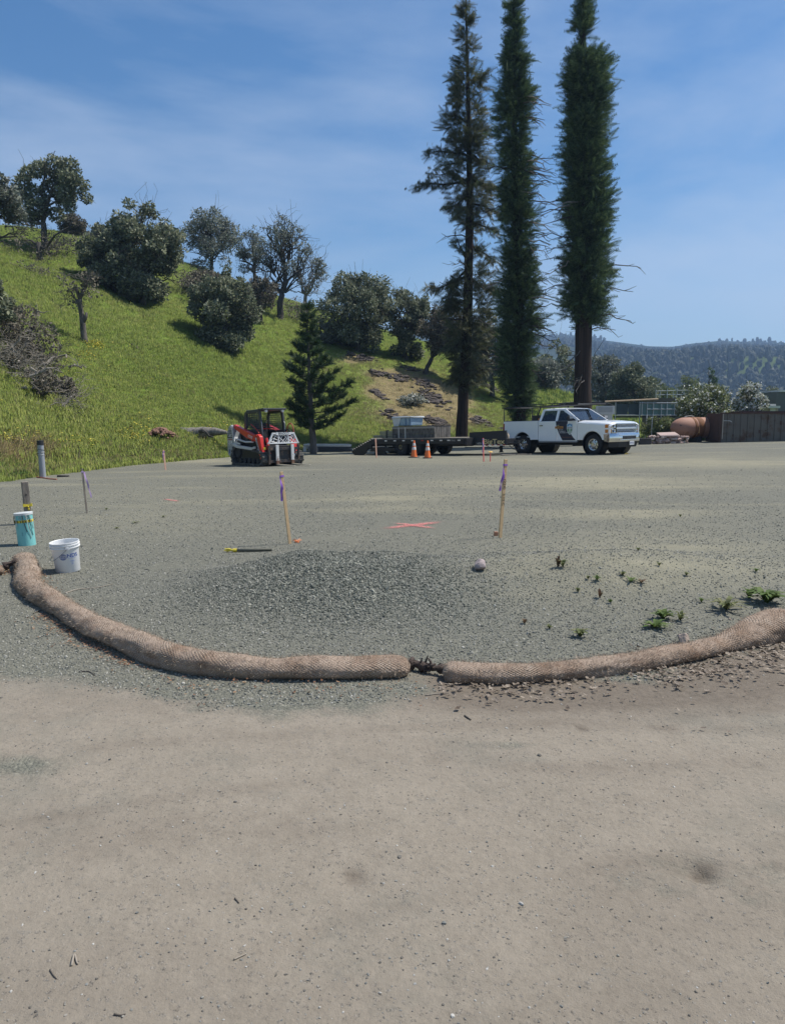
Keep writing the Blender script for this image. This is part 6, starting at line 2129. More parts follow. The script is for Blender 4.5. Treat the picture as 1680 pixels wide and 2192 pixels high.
# ---- pickup
def pickup():
    P0 = on(1273, 973)
    t = thing('pickup_truck', 'white double cab pickup with dark door decals and chrome grille', 'pickup')
    ang = math.radians(51)
    settle(t, P0, (3.66, -.80), ang)
    WHITE = pm('white_car_paint', (.84, .86, .88), .22, 0, .02, 3, coat=.6)
    NAVY = pm('navy_decal', (.012, .018, .045), .35, 0, .05, 3)
    GLASS = glass('tinted_glass', (.30, .34, .34))
    W = .99
    # wheels
    RIM = pm('steel_rim', (.62, .62, .63), .22, 1.0, .05, 5)
    for x in (0, 3.66):
        for s in (-1, 1):
            wheel(t, (x, s * .80, .40), .40, .26, s, RIM)
    # bed
    m = MB()
    for s in (-1, 1):
        poly = arch(-1.08, .87, .60, 1.38, 0, .43, .50)
        poly[0] = (-1.08, .66)
        m.prism(poly, 'y', s * (W - .07), s * W)
        m.box((-.105, s * (W - .045), 1.392), (1.95, .11, .03))
    m.box((-1.07, 0, 1.0), (.06, 2 * W - .15, .74))
    m.box((.84, 0, 1.0), (.05, 2 * W - .15, .74))
    m.box((-.11, 0, .72), (1.88, 2 * W - .15, .05))
    m.build('bed', WHITE, t, bevel=.018)
    m = MB()
    m.box((-.105, -(W - .045), 1.413), (1.95, .10, .014)); m.box((-.105, (W - .045), 1.413), (1.95, .10, .014)); m.box((-1.07, 0, 1.378), (.07, 1.8, .016))
    m.build('rail_cap', DARK_IN, t)
    # swollen arch lips, character line
    for cx in (0, 3.66):
        for s in (-1, 1):
            m = MB()
            n = 18
            V, Q = [], []
            for i in range(n + 1):
                a = math.pi * (.90 - .80 * i / n)
                for rr, yo in ((.50, -.03), (.50, .010), (.54, .012), (.60, .003)):
                    V.append((cx + rr * math.cos(a), s * (W + yo), .43 + rr * math.sin(a)))
            for i in range(n):
                for j in range(3): Q.append((i * 4 + j, i * 4 + j + 1, i * 4 + j + 5, i * 4 + j + 4))
            m.add(V, Q)
            m.build('arch_flare', WHITE, t, smooth=True)
    m = MB()
    for cx in (0, 3.66):
        for s in (-1, 1):
            m.lathe([(.001, s * .60), (.51, s * .60), (.51, s * .935)], 24, (cx, 0, .43), 'y')
    m.box((1.7, 0, .50), (5.2, 1.3, .22)); m.box((3.7, 0, .75), (1.2, 1.25, .5)); m.box((0, 0, .55), (1.0, 1.2, .2))
    m.build('underbody', BLACK_MATT, t)
    m = MB(); m.cyl((0, -.7, .40), (0, .7, .40), .055); m.cyl((3.66, -.7, .40), (3.66, .7, .40), .055); m.lathe([(.001, -.16), (.12, -.1), (.15, 0), (.12, .1), (.001, .16)], 14, (0, 0, .40), 'y')
    m.build('axles', BLACK_MATT, t, kind='stuff')
    # doors
    belt = 1.37
    def door(x0, x1, s, name='door'):
        m = MB(); m.prism([(x0, .545), (x1, .545), (x1, belt), (x0, belt)], 'y', s * (W - .06), s * W)
        d = m.build(name, WHITE, t, bevel=.014)
        m = MB(); m.box((x0 + .16, s * (W + .012), 1.20), (.17, .03, .035)); m.build('handle', BLACK_MATT, d, bevel=.008)
        m = MB(); m.box((x0 + .145, s * (W + .024), 1.192), (.10, .02, .026)); m.build('handle_plate', CHROME, d, bevel=.006)
        return d
    dr_near = door(.90, 1.82, -1); df_near = door(1.835, 2.90, -1); door(.90, 1.82, 1); door(1.835, 2.90, 1)
    m = MB()
    for s in (-1, 1):
        m.box((1.90, s * (W - .05), .515), (2.0, .08, .05))
    m.build('rocker', pm('grey_rocker', (.30, .31, .33), .4), t, bevel=.01)
    # upper cab: pillars and roof over a leaning side
    def sd(x, z, s, inn=0.0):
        f = (z - belt) / .50
        return (x, s * (W - .03 - inn - .13 * f - .025 * f * f), z)
    def side_poly(m, poly, s, th=.05):
        a = [sd(x, z, s) for x, z in poly]; b = [sd(x, z, s, th) for x, z in poly]
        n = len(poly)
        m.add(a + b, [tuple(range(n)), tuple(range(2 * n - 1, n - 1, -1))] + [(i, i + n, (i + 1) % n + n, (i + 1) % n) for i in range(n)])
    zr = 1.87
    m = MB()
    for s in (-1, 1):
        side_poly(m, [(.90, belt), (1.02, belt), (1.14, 1.80), (1.06, zr), (1.00, 1.80)], s)           # rear pillar
        side_poly(m, [(1.78, belt), (1.90, belt), (1.93, 1.80), (1.80, 1.80)], s)                      # middle pillar
        side_poly(m, [(2.86, belt), (3.02, belt), (2.20, zr), (2.06, zr), (2.08, 1.80)], s)            # windscreen pillar
        side_poly(m, [(1.00, 1.80), (2.20, 1.80), (2.20, zr), (1.03, zr)], s)                          # roof rail
    m.build('pillars', WHITE, t, bevel=.010)
    # roof with a slight crown
    m = MB()
    V, Q = [], []
    xs = [.96, 1.04, 1.2, 1.6, 2.0, 2.14, 2.24]; zs = [1.83, 1.875, 1.90, 1.912, 1.905, 1.89, 1.855]
    ys = [-1, -.93, -.6, 0, .6, .93, 1]; zy = [-.045, -.010, .0, .008, .0, -.010, -.045]
    for x, z in zip(xs, zs):
        for yv, dz in zip(ys, zy):
            V.append((x, yv * .808, z + dz))
    for i in range(len(xs) - 1):
        for j in range(6): Q.append((i * 7 + j, i * 7 + j + 1, (i + 1) * 7 + j + 1, (i + 1) * 7 + j))
    m.add(V, Q)
    m.build('roof', WHITE, t, smooth=True)
    # glass
    m = MB(); m.add([(3.00, -.86, belt + .02), (3.00, .86, belt + .02), (2.20, .75, 1.86), (2.20, -.75, 1.86)], [(0, 1, 2, 3)])
    ws = m.build('windscreen', GLASS, t)
    m = MB(); m.add([(.925, -.86, belt), (.925, .86, belt), (1.02, .76, 1.84), (1.02, -.76, 1.84)], [(0, 1, 2, 3)]); m.build('rear_window', GLASS, t)
    for s in (-1, 1):
        m = MB(); m.add([sd(x, z, s, .02) for x, z in [(1.00, belt), (1.80, belt), (1.82, 1.81), (1.12, 1.81)]], [(0, 1, 2, 3)]); m.build('side_window', GLASS, t)
        m = MB(); m.add([sd(x, z, s, .02) for x, z in [(1.88, belt), (2.90, belt), (2.10, 1.81), (1.92, 1.81)]], [(0, 1, 2, 3)]); m.build('side_window', GLASS, t)
        m = MB()
        for poly in ([(1.00, belt - .005), (1.80, belt - .005), (1.80, belt + .012), (1.00, belt + .012)], [(1.88, belt - .005), (2.88, belt - .005), (2.88, belt + .012), (1.88, belt + .012)]):
            side_poly(m, poly, s, .03)
        m.build('window_trim', BLACK_MATT, t)
    # inside
    for y in (-.42, .42):
        for x in (1.98, 1.16):
            m = MB(); m.box((x, y, 1.22), (.16, .5, .62), rot=(0, -.18, 0)); m.box((x - .07, y, 1.60), (.09, .26, .18)); m.box((x + .25, y, .95), (.5, .5, .16))
            m.build('seat', pm('seat_cloth', (.06, .06, .065), .9), t, bevel=.03)
    m = MB(); m.box((2.78, 0, 1.25), (.36, 1.66, .26)); m.build('dashboard', DARK_IN, t, bevel=.04)
    m = MB(); m.tube([(2.50 + .07 * math.cos(a), .42 + .18 * math.sin(a), 1.36 + .17 * math.cos(a)) for a in np.linspace(0, 2 * math.pi, 20)], .015, 6); m.build('steering_wheel', BLACK_MATT, t)
    m = MB(); m.box((2.30, 0, 1.76), (.03, .22, .06)); m.build('inner_mirror', BLACK_MATT, t, bevel=.01)
    m = MB(); m.box((1.9, 0, .95), (2.0, 1.75, .06)); m.build('cab_floor', DARK_IN, t)
    # front wings and bonnet
    for s in (-1, 1):
        m = MB()
        poly = arch(2.915, 4.47, .58, 1.13, 3.66, .43, .50, z1b=1.30)
        poly[-2] = (4.47, 1.15)
        m.prism(poly, 'y', s * (W - .07), s * W)
        m.build('wing', WHITE, t, bevel=.018)
    m = MB()
    V, Q = [], []
    xs = [2.92, 3.1, 3.5, 3.9, 4.25, 4.45, 4.53, 4.545]; zc = [1.375, 1.385, 1.365, 1.34, 1.305, 1.28, 1.25, 1.20]
    ys = [-1, -.97, -.86, -.70, -.4, 0, .4, .70, .86, .97, 1]; zy = [-.15, -.085, -.035, -.008, -.022, -.018, -.022, -.008, -.035, -.085, -.15]
    for x, z in zip(xs, zc):
        hw = W - .004 - (.04 if x > 4.5 else 0)
        for yv, dz in zip(ys, zy):
            V.append((x - (.05 * abs(yv) ** 3 if x > 4.3 else 0), yv * hw, z + dz))
    k = len(ys)
    for i in range(len(xs) - 1):
        for j in range(k - 1): Q.append((i * k + j, i * k + j + 1, (i + 1) * k + j + 1, (i + 1) * k + j))
    m.add(V, Q)
    m.build('bonnet', WHITE, t, smooth=True)
    m = MB(); m.box((2.95, 0, 1.365), (.12, 1.7, .03)); m.build('cowl', BLACK_MATT, t)
    for y in (-.35, .25):
        m = MB(); m.tube([(2.96, y, 1.40), (2.86, y + .25, 1.47), (2.82, y + .45, 1.505)], .012, 5); m.build('wiper', BLACK_MATT, t)
    # grille
    gx = 4.53
    m = MB(); m.box((gx - .06, 0, 1.02), (.06, 1.24, .38)); m.build('grille_back', BLACK_MATT, t)
    for z, h in ((1.205, .055), (1.03, .085), (.845, .05)):
        m = MB(); m.box((gx, 0, z), (.05, 1.27, h)); m.build('grille_band', CHROME, t, bevel=.012)
    for z0 in (1.075, .885):
        for i in range(3):
            m = MB(); m.box((gx - .012, 0, z0 + .02 + i * .032), (.03, 1.22, .012)); m.build('grille_bar', CHROME, t, bevel=.003)
    m = MB()
    bow = [(-.115, -.032), (-.055, -.032), (-.055, -.052), (.055, -.052), (.055, -.032), (.135, -.032), (.115, .032), (.055, .032), (.055, .052), (-.055, .052), (-.055, .032), (-.135, .032)]
    m.prism(bow, 'x', gx + .026, gx + .042)
    m.build('emblem', pm('gold_emblem', (.62, .42, .10), .3, .6, .05, 5), t, bevel=.004)
    LENS = pm('lamp_lens', (.55, .57, .60), .12, .75, .1, 8, coat=.6)
    AMBER = pm('amber_lens', (.55, .22, .05), .2, 0, .1, 8, coat=.5)
    for s in (-1, 1):
        hl = bpy.data.objects.new('headlight', None); COL.objects.link(hl); hl.parent = t
        for z in (1.115, .925):
            m = MB()
            m.hexa([(4.51, s * .64, z - .08), (4.44, s * .965, z - .08), (4.28, s * .985, z - .08), (4.40, s * .64, z - .08), (4.51, s * .64, z + .08), (4.44, s * .965, z + .08), (4.28, s * .985, z + .08), (4.40, s * .64, z + .08)])
            m.build('lens', LENS, hl, bevel=.01)
            m = MB(); m.lathe([(.001, 0), (.045, .02), (.055, .03)], 18, (4.50, s * .74, z), 'x'); m.build('reflector', CHROME, hl, smooth=True)
            m = MB(); m.hexa([(4.475, s * .86, z - .07), (4.42, s * .99, z - .07), (4.26, s * .995, z - .07), (4.30, s * .86, z - .07), (4.475, s * .86, z + .07), (4.42, s * .99, z + .07), (4.26, s * .995, z + .07), (4.30, s * .86, z + .07)])
            m.build('turn_signal', AMBER, hl, bevel=.006)
        m = MB(); m.box((4.39, s * .79, 1.02), (.14, .34, .035)); m.build('lamp_divider', CHROME, hl, bevel=.006)
    # bumpers
    m = MB()
    V, Q = [], []
    yl = np.linspace(-1.0, 1.0, 17)
    prof = [(-.02, .84), (.05, .835), (.075, .79), (.075, .58), (.055, .50), (-.02, .49)]
    for y in yl:
        xb = 4.62 - .22 * max(0, (abs(y) - .55) / .45) ** 2
        for dx, z in prof: V.append((xb + dx, y * 1.0, z))
    n = len(prof)
    for i in range(len(yl) - 1):
        for j in range(n - 1): Q.append((i * n + j, i * n + j + 1, (i + 1) * n + j + 1, (i + 1) * n + j))
    Q.append(tuple(range(n))); Q.append(tuple((len(yl) - 1) * n + j for j in range(n - 1, -1, -1)))
    m.add(V, Q)
    for s in (-1, 1):
        m.hexa([(4.23, s * 1.0, .54), (4.43, s * 1.0, .49), (4.43, s * .95, .49), (4.23, s * .95, .54), (4.20, s * 1.0, .80), (4.43, s * 1.0, .84), (4.43, s * .95, .84), (4.20, s * .95, .80)])
    m.build('front_bumper', CHROME, t, smooth='auto')
    m = MB(); m.box((4.70, 0, .66), (.02, .86, .12)); m.build('bumper_inlet', BLACK_MATT, t)
    m = MB(); m.box((4.702, 0, .66), (.03, .38, .10)); m.build('inlet_grille', DARK_IN, t)
    m = MB(); m.box((4.703, 0, .745), (.02, 1.3, .022)); m.box((4.703, 0, .575), (.02, 1.3, .022)); m.build('bumper_trim', CHROME, t)
    m = MB(); m.hexa([(4.35, -.92, .28), (4.60, -.6, .28), (4.60, .6, .28), (4.35, .92, .28), (4.40, -.95, .50), (4.66, -.62, .50), (4.66, .62, .50), (4.40, .95, .50)]); m.build('valance', DARK_IN, t, bevel=.02)
    m = MB(); m.box((4.70, .16, .44), (.012, .31, .16)); pl = m.build('number_plate', pm('plate_white', (.7, .7, .68), .5), t, bevel=.003)
    lettering('8T47261', pm('plate_blue', (.03, .05, .25), .5), pl, (4.708, .16, .435), (0, 1, 0), (0, 0, 1), .065, width=.25)
    m = MB(); m.hexa([(-1.26, -.96, .56), (-1.10, -.96, .56), (-1.10, .96, .56), (-1.26, .96, .56), (-1.26, -.96, .76), (-1.10, -.96, .76), (-1.10, .96, .76), (-1.26, .96, .76)]); m.build('rear_bumper', BLACK_MATT, t, bevel=.02)
    m = MB(); m.hexa([(-1.24, -.99, .60), (-.95, -.97, .42), (-.85, -.90, .44), (-1.2, -.9, .6), (-1.24, -.99, .84), (-1.02, -.99, .70), (-.95, -.9, .66), (-1.2, -.9, .84)]); m.build('bumper_corner', BLACK_MATT, t)
    RED = pm('red_lens', (.25, .01, .012), .15, 0, .1, 8, coat=.5)
    for s in (-1, 1):
        m = MB(); m.box((-1.065, s * (W - .035), 1.11), (.09, .085, .42)); m.build('tail_light', RED, t, bevel=.015)
        m = MB(); m.box((2.70, s * 1.16, 1.46), (.12, .26, .21)); mr = m.build('mirror', DARK_IN, t, bevel=.035)
        m = MB(); m.box((2.765, s * 1.16, 1.50), (.02, .2, .09)); m.build('mirror_cap', pm('grey_cap', (.35, .35, .36), .35), mr, bevel=.01)
        m = MB(); m.tube([(2.74, s * .96, 1.40), (2.72, s * 1.06, 1.43)], .03, 8); m.build('mirror_arm', DARK_IN, mr)
    # decals on the front door
    y = -W - .0035
    sh = [(1.845, belt - .005), (2.45, belt - .005), (2.45, 1.29), (2.40, 1.10), (2.52, .95), (2.72, .70), (2.86, .575), (2.18, .575), (2.05, .78), (1.93, 1.0), (1.86, 1.20)]
    m = MB(); m.prism(sh, 'y', y, y + .002); m.build('door_decal', NAVY, df_near)
    m = MB(); m.prism([(1.80, 1.06), (2.22, 1.06), (2.22, 1.15), (1.80, 1.15)], 'y', y - .004, y - .0022); m.build('orange_sign', pm('orange_decal', (.55, .25, .06), .5), df_near)
    m = MB()
    for i, w in enumerate((.035, .03, .035, .02, .035, .03, .035, .03, .025)): m.box((1.85 + i * .04, y - .005, 1.105), (w * .7, .001, .038 + .008 * (i % 3)))
    m.build('sign_letters', INK, df_near, kind='stuff')
    pale = pm('pale_print', (.62, .64, .66), .5)
    for i, (x0, x1, z) in enumerate(((2.00, 2.20, 1.005), (2.03, 2.34, .945), (2.05, 2.66, .885))):
        m = MB()
        x = x0
        while x < x1:
            m.box((x, y - .004, z), (.022, .001, .026)); x += .032 if int(x * 97) % 5 else .05
        m.build('print_line', pale, df_near, kind='stuff')
    m = MB(); m.box((2.42, y - .004, .70), (.52, .001, .018)); m.build('brown_stripe', pm('brown_stripe', (.16, .07, .05), .5), df_near)
    shield = lambda k: [(2.56 + k * a, 1.05 + k * b) for a, b in ((-.13, .17), (0, .205), (.13, .17), (.135, .0), (.10, -.14), (0, -.23), (-.10, -.14), (-.135, 0))]
    m = MB(); m.prism(shield(1.12), 'y', y - .006, y - .004); sp = m.build('shield', pale, df_near)
    m = MB(); m.prism([(2.56 + a, 1.05 + b) for a, b in ((-.125, .165), (0, .20), (.125, .165), (.128, .07), (-.128, .07))], 'y', y - .008, y - .0065); m.build('shield_sky', pm('sky_blue_print', (.10, .30, .55), .5), sp)
    m = MB(); m.prism([(2.56 + a, 1.05 + b) for a, b in ((-.12, .07), (-.05, .12), (.01, .165), (.06, .12), (.12, .07))], 'y', y - .0095, y - .0082); m.build('shield_peak', pm('pale_blue_print', (.45, .60, .72), .5), sp)
    m = MB(); m.prism([(2.56 + a, 1.05 + b) for a, b in ((-.128, -.02), (.128, -.02), (.095, -.14), (0, -.215), (-.095, -.14))], 'y', y - .008, y - .0065); m.build('shield_field', pm('field_green_print', (.06, .22, .05), .5), sp)
    m = MB()
    for a in (-.075, -.025, .03, .085): m.prism([(2.56 + a * .4, 1.03), (2.56 + a * .4 + .012, 1.03), (2.56 + a + .02, .92 - .06 * (1 - abs(a) * 6)), (2.56 + a - .012, .92 - .06 * (1 - abs(a) * 6))], 'y', y - .0095, y - .0082)
    m.build('shield_rows', pale, sp, kind='stuff')
    lettering('BUTTE', INK, sp, (2.56, y - .009, 1.075), (1, 0, 0), (0, 0, 1), .06, width=.23)
    # lumber rack over the bed and cab, tool box behind the cab
    m = MB()
    RK = .026
    for s in (-1, 1):
        yy = s * .93
        m.tube([(-1.10, yy, 1.40), (-1.08, yy, 2.00), (2.9, yy * .9, 2.03)], RK, 6)
        m.tube([(.72, yy, 1.40), (.98, yy * .98, 2.00)], RK, 6)
        m.tube([(.20, yy, 2.00), (.30, yy, 2.09), (2.9, yy * .9, 2.10)], RK * .7, 6)
    for x in (-1.08, .98, 1.6, 2.2, 2.9): m.cyl((x, -.93, 2.0 + .01 * max(0, x)), (x, .93, 2.0 + .01 * max(0, x)), RK, n=6)
    for x in (.6, 1.1, 1.6, 2.1, 2.6):
        for s in (-1, 1): m.cyl((x, s * .92, 2.02), (x, s * .92, 2.09), RK * .7, n=6)
    m.build('ladder_rack', BLACK_MATT, t)
    m = MB(); m.box((.60, 0, 1.46), (.42, 1.55, .36)); m.build('tool_box', BLACK_MATT, t, bevel=.015)
    m = MB(); m.cyl((.86, -.86, 1.40), (.86, -.86, 1.50), .05); m.build('amber_beacon', AMBER, t, smooth='auto')
    # hitch and safety chain
    m = MB(); m.box((-1.45, 0, .50), (.35, .08, .07)); m.cyl((-1.56, 0, .52), (-1.56, 0, .62), .03); m.build('tow_hitch', BLACK_MATT, t)
    return t
TRUCK = pickup()

# ---- flatbed trailer
def trailer():
    P = on(757, 974)
    t = thing('flatbed_trailer', 'black flatbed trailer with wooden deck hitched behind the pickup', 'trailer')
    R = settle(t, P, (.15 * .94, -1.2), math.radians(43))
    t.scale = (.94, 1, 1)
    DECK = bark('deck_boards', (.13, .115, .095), (.27, .24, .20), 6, .6, .3)
    W = 1.2
    m = MB()
    for s in (-1, 1):
        m.box((4.35, s * (W - .04), .615), (5.8, .08, .21))
        m.prism([(0.0, .17), (.05, .10), (1.45, .30), (1.45, .72), (.35, .33)], 'y', s * (W - .08), s * W)
        m.box((3.9, s * .50, .50), (6.6, .12, .20))
    for x in np.arange(1.5, 7.3, .72): m.box((x, 0, .58), (.07, 2 * W - .2, .10))
    m.build('frame', BLACK_MATT, t, bevel=.006)
    n = 12
    for i in range(n):
        w = (2 * W - .18) / n
        m = MB(); m.box((4.35, -W + .09 + w * (i + .5), .745), (5.78, w - .012, .045)); m.build('plank', DECK, t)
    # dovetail and stand-up ramp rungs
    m = MB()
    for i in range(9):
        x = .12 + i * .155
        z = .20 + .38 * x
        m.prism([(x - .05, z), (x + .05, z + .03), (x + .01, z + .075)], 'y', -W + .05, W - .05)
    m.build('ramp_cleats', BLACK_MATT, t, kind='stuff')
    for s in (-1, 1):
        m = MB()
        m.prism([(.25, .0), (.9, .0), (1.1, .10), (1.25, .34), (.05, .16)], 'y', s * (W + .005), s * (W + .05))
        m.build('ramp_leg', BLACK_MATT, t)
        m = MB(); m.prism([(1.3, .16), (1.42, .34), (3.0, .34), (3.05, .20)], 'y', s * (W - .10), s * (W - .02)); m.prism([(1.6, .02), (1.7, .22), (2.3, .22), (2.4, .05), (3.1, .04), (3.1, .0)], 'y', s * (W - .10), s * (W - .02)); m.build('side_brace', BLACK_MATT, t)
    m = MB()
    for x, z, w in ((.62, .20, .16), (1.7, .40, .28), (2.15, .41, .45), (2.7, .42, .4)): m.box((x, -W - .004, z), (w, .004, .025))
    m.build('tread_plate', pm('pale_steel', (.42, .42, .40), .5, .3), t)
    # reflectors
    REF = pm('reflector_white', (.72, .70, .66), .3); REFR = pm('reflector_red', (.30, .02, .02), .3)
    for i, x in enumerate((1.75, 2.45, 3.05, 3.62, 4.2, 4.82, 5.4, 5.95, 6.4, 7.0)):
        m = MB(); m.box((x, -W - .004, .665), (.16, .006, .05)); m.build('reflector', REFR if i in (0, 5) else REF, t)
    lettering('16195462', pm('grey_print', (.3, .3, .3), .5), t, (6.6, -W - .003, .655), (1, 0, 0), (0, 0, 1), .065)
    # tandem wheels
    DRIM = pm('dark_rim', (.05, .05, .055), .5, .2)
    for x in (3.35, 4.30):
        for s in (-1, 1):
            wheel(t, (x, s * .93, .38), .38, .40, s, DRIM)
    m = MB()
    for s in (-1, 1):
        m.box((3.82, s * .60, .43), (2.1, .1, .10))
    for x in (3.35, 4.30): m.cyl((x, -.8, .38), (x, .8, .38), .06)
    m.build('axles', BLACK_MATT, t)
    # tongue with the maker's side plate
    m = MB()
    m.hexa([(7.25, -.62, .42), (8.95, -.34, .42), (8.95, .34, .42), (7.25, .62, .42), (7.25, -.62, .70), (8.95, -.34, .70), (8.95, .34, .70), (7.25, .62, .70)])
    m.box((7.32, 0, .60), (.14, 2.3, .30))
    m.build('tongue', BLACK_MATT, t, bevel=.01)
    m = MB(); m.hexa([(7.10, -.60, .70), (8.9, -.33, .70), (8.9, -.24, .70), (7.10, -.50, .70), (7.10, -.60, .98), (8.9, -.33, 1.04), (8.9, -.24, 1.04), (7.10, -.50, .98)]); m.build('headboard', BLACK_MATT, t)
    d = Vector((1.7, .28, 0)).normalized(); nrm = Vector((d.y, -d.x, 0))
    base = Vector((7.25, -.62, 0))
    GOLD = pm('gold_print', (.62, .50, .24), .5)
    lettering('BigTex', GOLD, t, base + d * 1.10 + nrm * .004 + Vector((0, 0, .575)), d, (0, 0, 1), .20, width=1.02)
    lettering('14PH', pm('grey_print2', (.4, .4, .38), .5), t, base + d * .36 + nrm * .004 + Vector((0, 0, .50)), d, (0, 0, 1), .09)
    for i in range(8):
        m = MB(); c = base + d * (.62 + i * .14) + nrm * .004 + Vector((0, 0, .435)); m.box(c, (.125, .006, .035), rot=(0, 0, math.atan2(d.y, d.x)))
        m.build('reflective_tape', REF if i % 2 == 0 else REFR, t)
    m = MB(); m.tube([(8.9, -.25, .5), (9.3, 0, .52), (8.9, .25, .5)], .05, 6); m.box((9.25, 0, .56), (.25, .14, .12)); m.build('coupler', BLACK_MATT, t)
    m = MB(); m.box((8.55, -.20, .30), (.10, .10, .34)); m.lathe([(.001, .12), (.11, .12), (.11, .15), (.001, .15)], 12, (8.55, -.20, 0)); m.build('jack', BLACK_MATT, t)
    for s in (-1, 1):
        m = MB(); m.tube([Vector((8.95, s * .15, .42)), Vector((9.2, s * .2, .26)), Vector((9.45, s * .22, .22)), Vector((9.65, s * .2, .42))], .016, 5); m.build('safety_chain', BLACK_MATT, t)
    m = MB(); m.tube([(7.0, -.8, .36), (7.9, -.5, .32), (8.6, -.3, .30)], .014, 5); m.tube([(7.3, .3, .40), (7.9, .2, .24), (8.4, .25, .38)], .012, 5); m.build('cables', BLACK_MATT, t)
    # load
    def put(name, label, cat, L, z, dz=0.0):
        o = thing(name, label, cat)
        o.rotation_euler = t.rotation_euler
        o.location = t.location + R @ Vector((L[0] * .94, L[1], z))
        return o
    OLD = bark('old_boards', (.07, .065, .06), (.20, .185, .165), 9, .4, .3)
    g = put('wooden_crate', 'long weathered wooden planter crate lying on the trailer deck', 'crate', (3.55, .10), .770)
    for i, z in enumerate((.09, .27, .44)):
        for s in (-1, 1):
            m = MB(); m.box((0, s * .55, z), (2.5, .04, .165)); m.build('plank', OLD, g)
    for i in range(7):
        m = MB(); m.box((-1.27, -.5 + i * .166, .26), (.04, .15, .52)); m.build('slat', OLD, g)
        m = MB(); m.box((1.27, -.5 + i * .166, .26), (.04, .15, .52)); m.build('slat', OLD, g)
    m = MB(); m.box((0, -.585, .47), (2.56, .03, .09)); m.box((0, .585, .47), (2.56, .03, .09)); m.build('rim_board', pm('pale_board', (.30, .28, .25), .8, 0, .2, 9), g)
    m = MB(); m.box((0, 0, .53), (2.6, 1.2, .03)); m.build('lid', pm('dark_board', (.05, .045, .04), .8, 0, .2, 9), g)
    for x in (-.85, -.45):
        m = MB(); m.box((x, -.60, .25), (.06, .03, .5)); m.build('batten', pm('pale_batten', (.5, .48, .44), .7), g)
    WRAP = pm('blue_shrink_wrap', (.30, .42, .52), .3, 0, .25, 5, .5, 12)
    WRAPW = pm('white_wrap', (.62, .64, .64), .4, 0, .12, 6, .5, 14)
    b = put('wrapped_bundle', 'pale blue plastic wrapped bundle with white top standing on the crate', 'bundle', (2.70, .12), 1.335)
    m = MB(); m.hexa([(-.50, -.42, 0), (.52, -.44, 0), (.50, .44, 0), (-.48, .43, 0), (-.56, -.46, .36), (.55, -.45, .38), (.55, .46, .38), (-.54, .46, .37)]); m.build('body', WRAP, b, bevel=.04)
    m = MB(); m.hexa([(-.62, -.52, .365), (.60, -.50, .37), (.60, .5, .37), (-.6, .5, .37), (-.58, -.48, .44), (.62, -.52, .43), (.58, .48, .44), (-.58, .48, .46)]); m.build('top_cover', WRAPW, b, bevel=.015)
    m = MB(); m.hexa([(-.52, -.46, -.01), (-.2, -.47, -.01), (-.2, -.45, -.01), (-.5, -.44, -.01), (-.585, -.478, .37), (-.05, -.475, .38), (-.05, -.455, .38), (-.55, -.45, .37)]); m.build('loose_flap', WRAPW, b)
    m = MB(); m.box((.25, -.47, .2), (.025, .01, .38)); m.box((.5, -.47, .2), (.02, .01, .36)); m.build('strap', pm('blue_strap', (.03, .10, .30), .5), b)
    STEEL = pm('galvanised', (.30, .31, .31), .4, .6, .15, 8)
    q = put('steel_tube_stack', 'banded stack of grey steel tubes behind the crate on the trailer', 'tube stack', (1.75, .25), .770)
    for r_ in range(4):
        for k in range(6):
            m = MB(); m.box((0, -.4 + k * .15, .04 + r_ * .085), (1.35, .135, .075)); m.build('tube', STEEL, q)
    for x in (-.2, .3):
        m = MB(); m.box((x, -.41, .19), (.03, .19, .385)); m.build('band', BLACK_MATT, q)
    q = put('steel_channel_stack', 'lower stack of dark steel channels on the sloping trailer tail', 'channel stack', (.88, .2), .560)
    for r_ in range(3):
        for k in range(4):
            m = MB(); m.box((0, -.36 + k * .22, .06 + r_ * .12), (.55, .19, .105)); m.build('channel', pm('dark_channel', (.16, .18, .19), .5, .4) if r_ < 2 else STEEL, q)
    for x in (-.12, .05, .2):
        m = MB(); m.box((x, -.46, .18), (.025, .012, .36)); m.build('upright', STEEL, q)
    q = put('plastic_tub', 'white plastic tub standing on the trailer tongue', 'tub', (8.35, 0), .700)
    m = MB(); m.lathe([(.001, 0), (.15, 0), (.16, .12), (.175, .125), (.175, .15), (.16, .155), (.165, .21), (.001, .22)], 24); m.build('body', pm('tub_white', (.72, .72, .71), .4), q, smooth='auto')
    q = put('water_bottle', 'small tan jug wedged between tub and pickup tailgate', 'jug', (8.75, 0), .700)
    m = MB(); m.lathe([(.001, 0), (.07, 0), (.075, .14), (.03, .2), (.03, .24), (.001, .24)], 14); m.build('body', pm('tan_jug', (.55, .42, .28), .5), q, smooth='auto')
trailer()

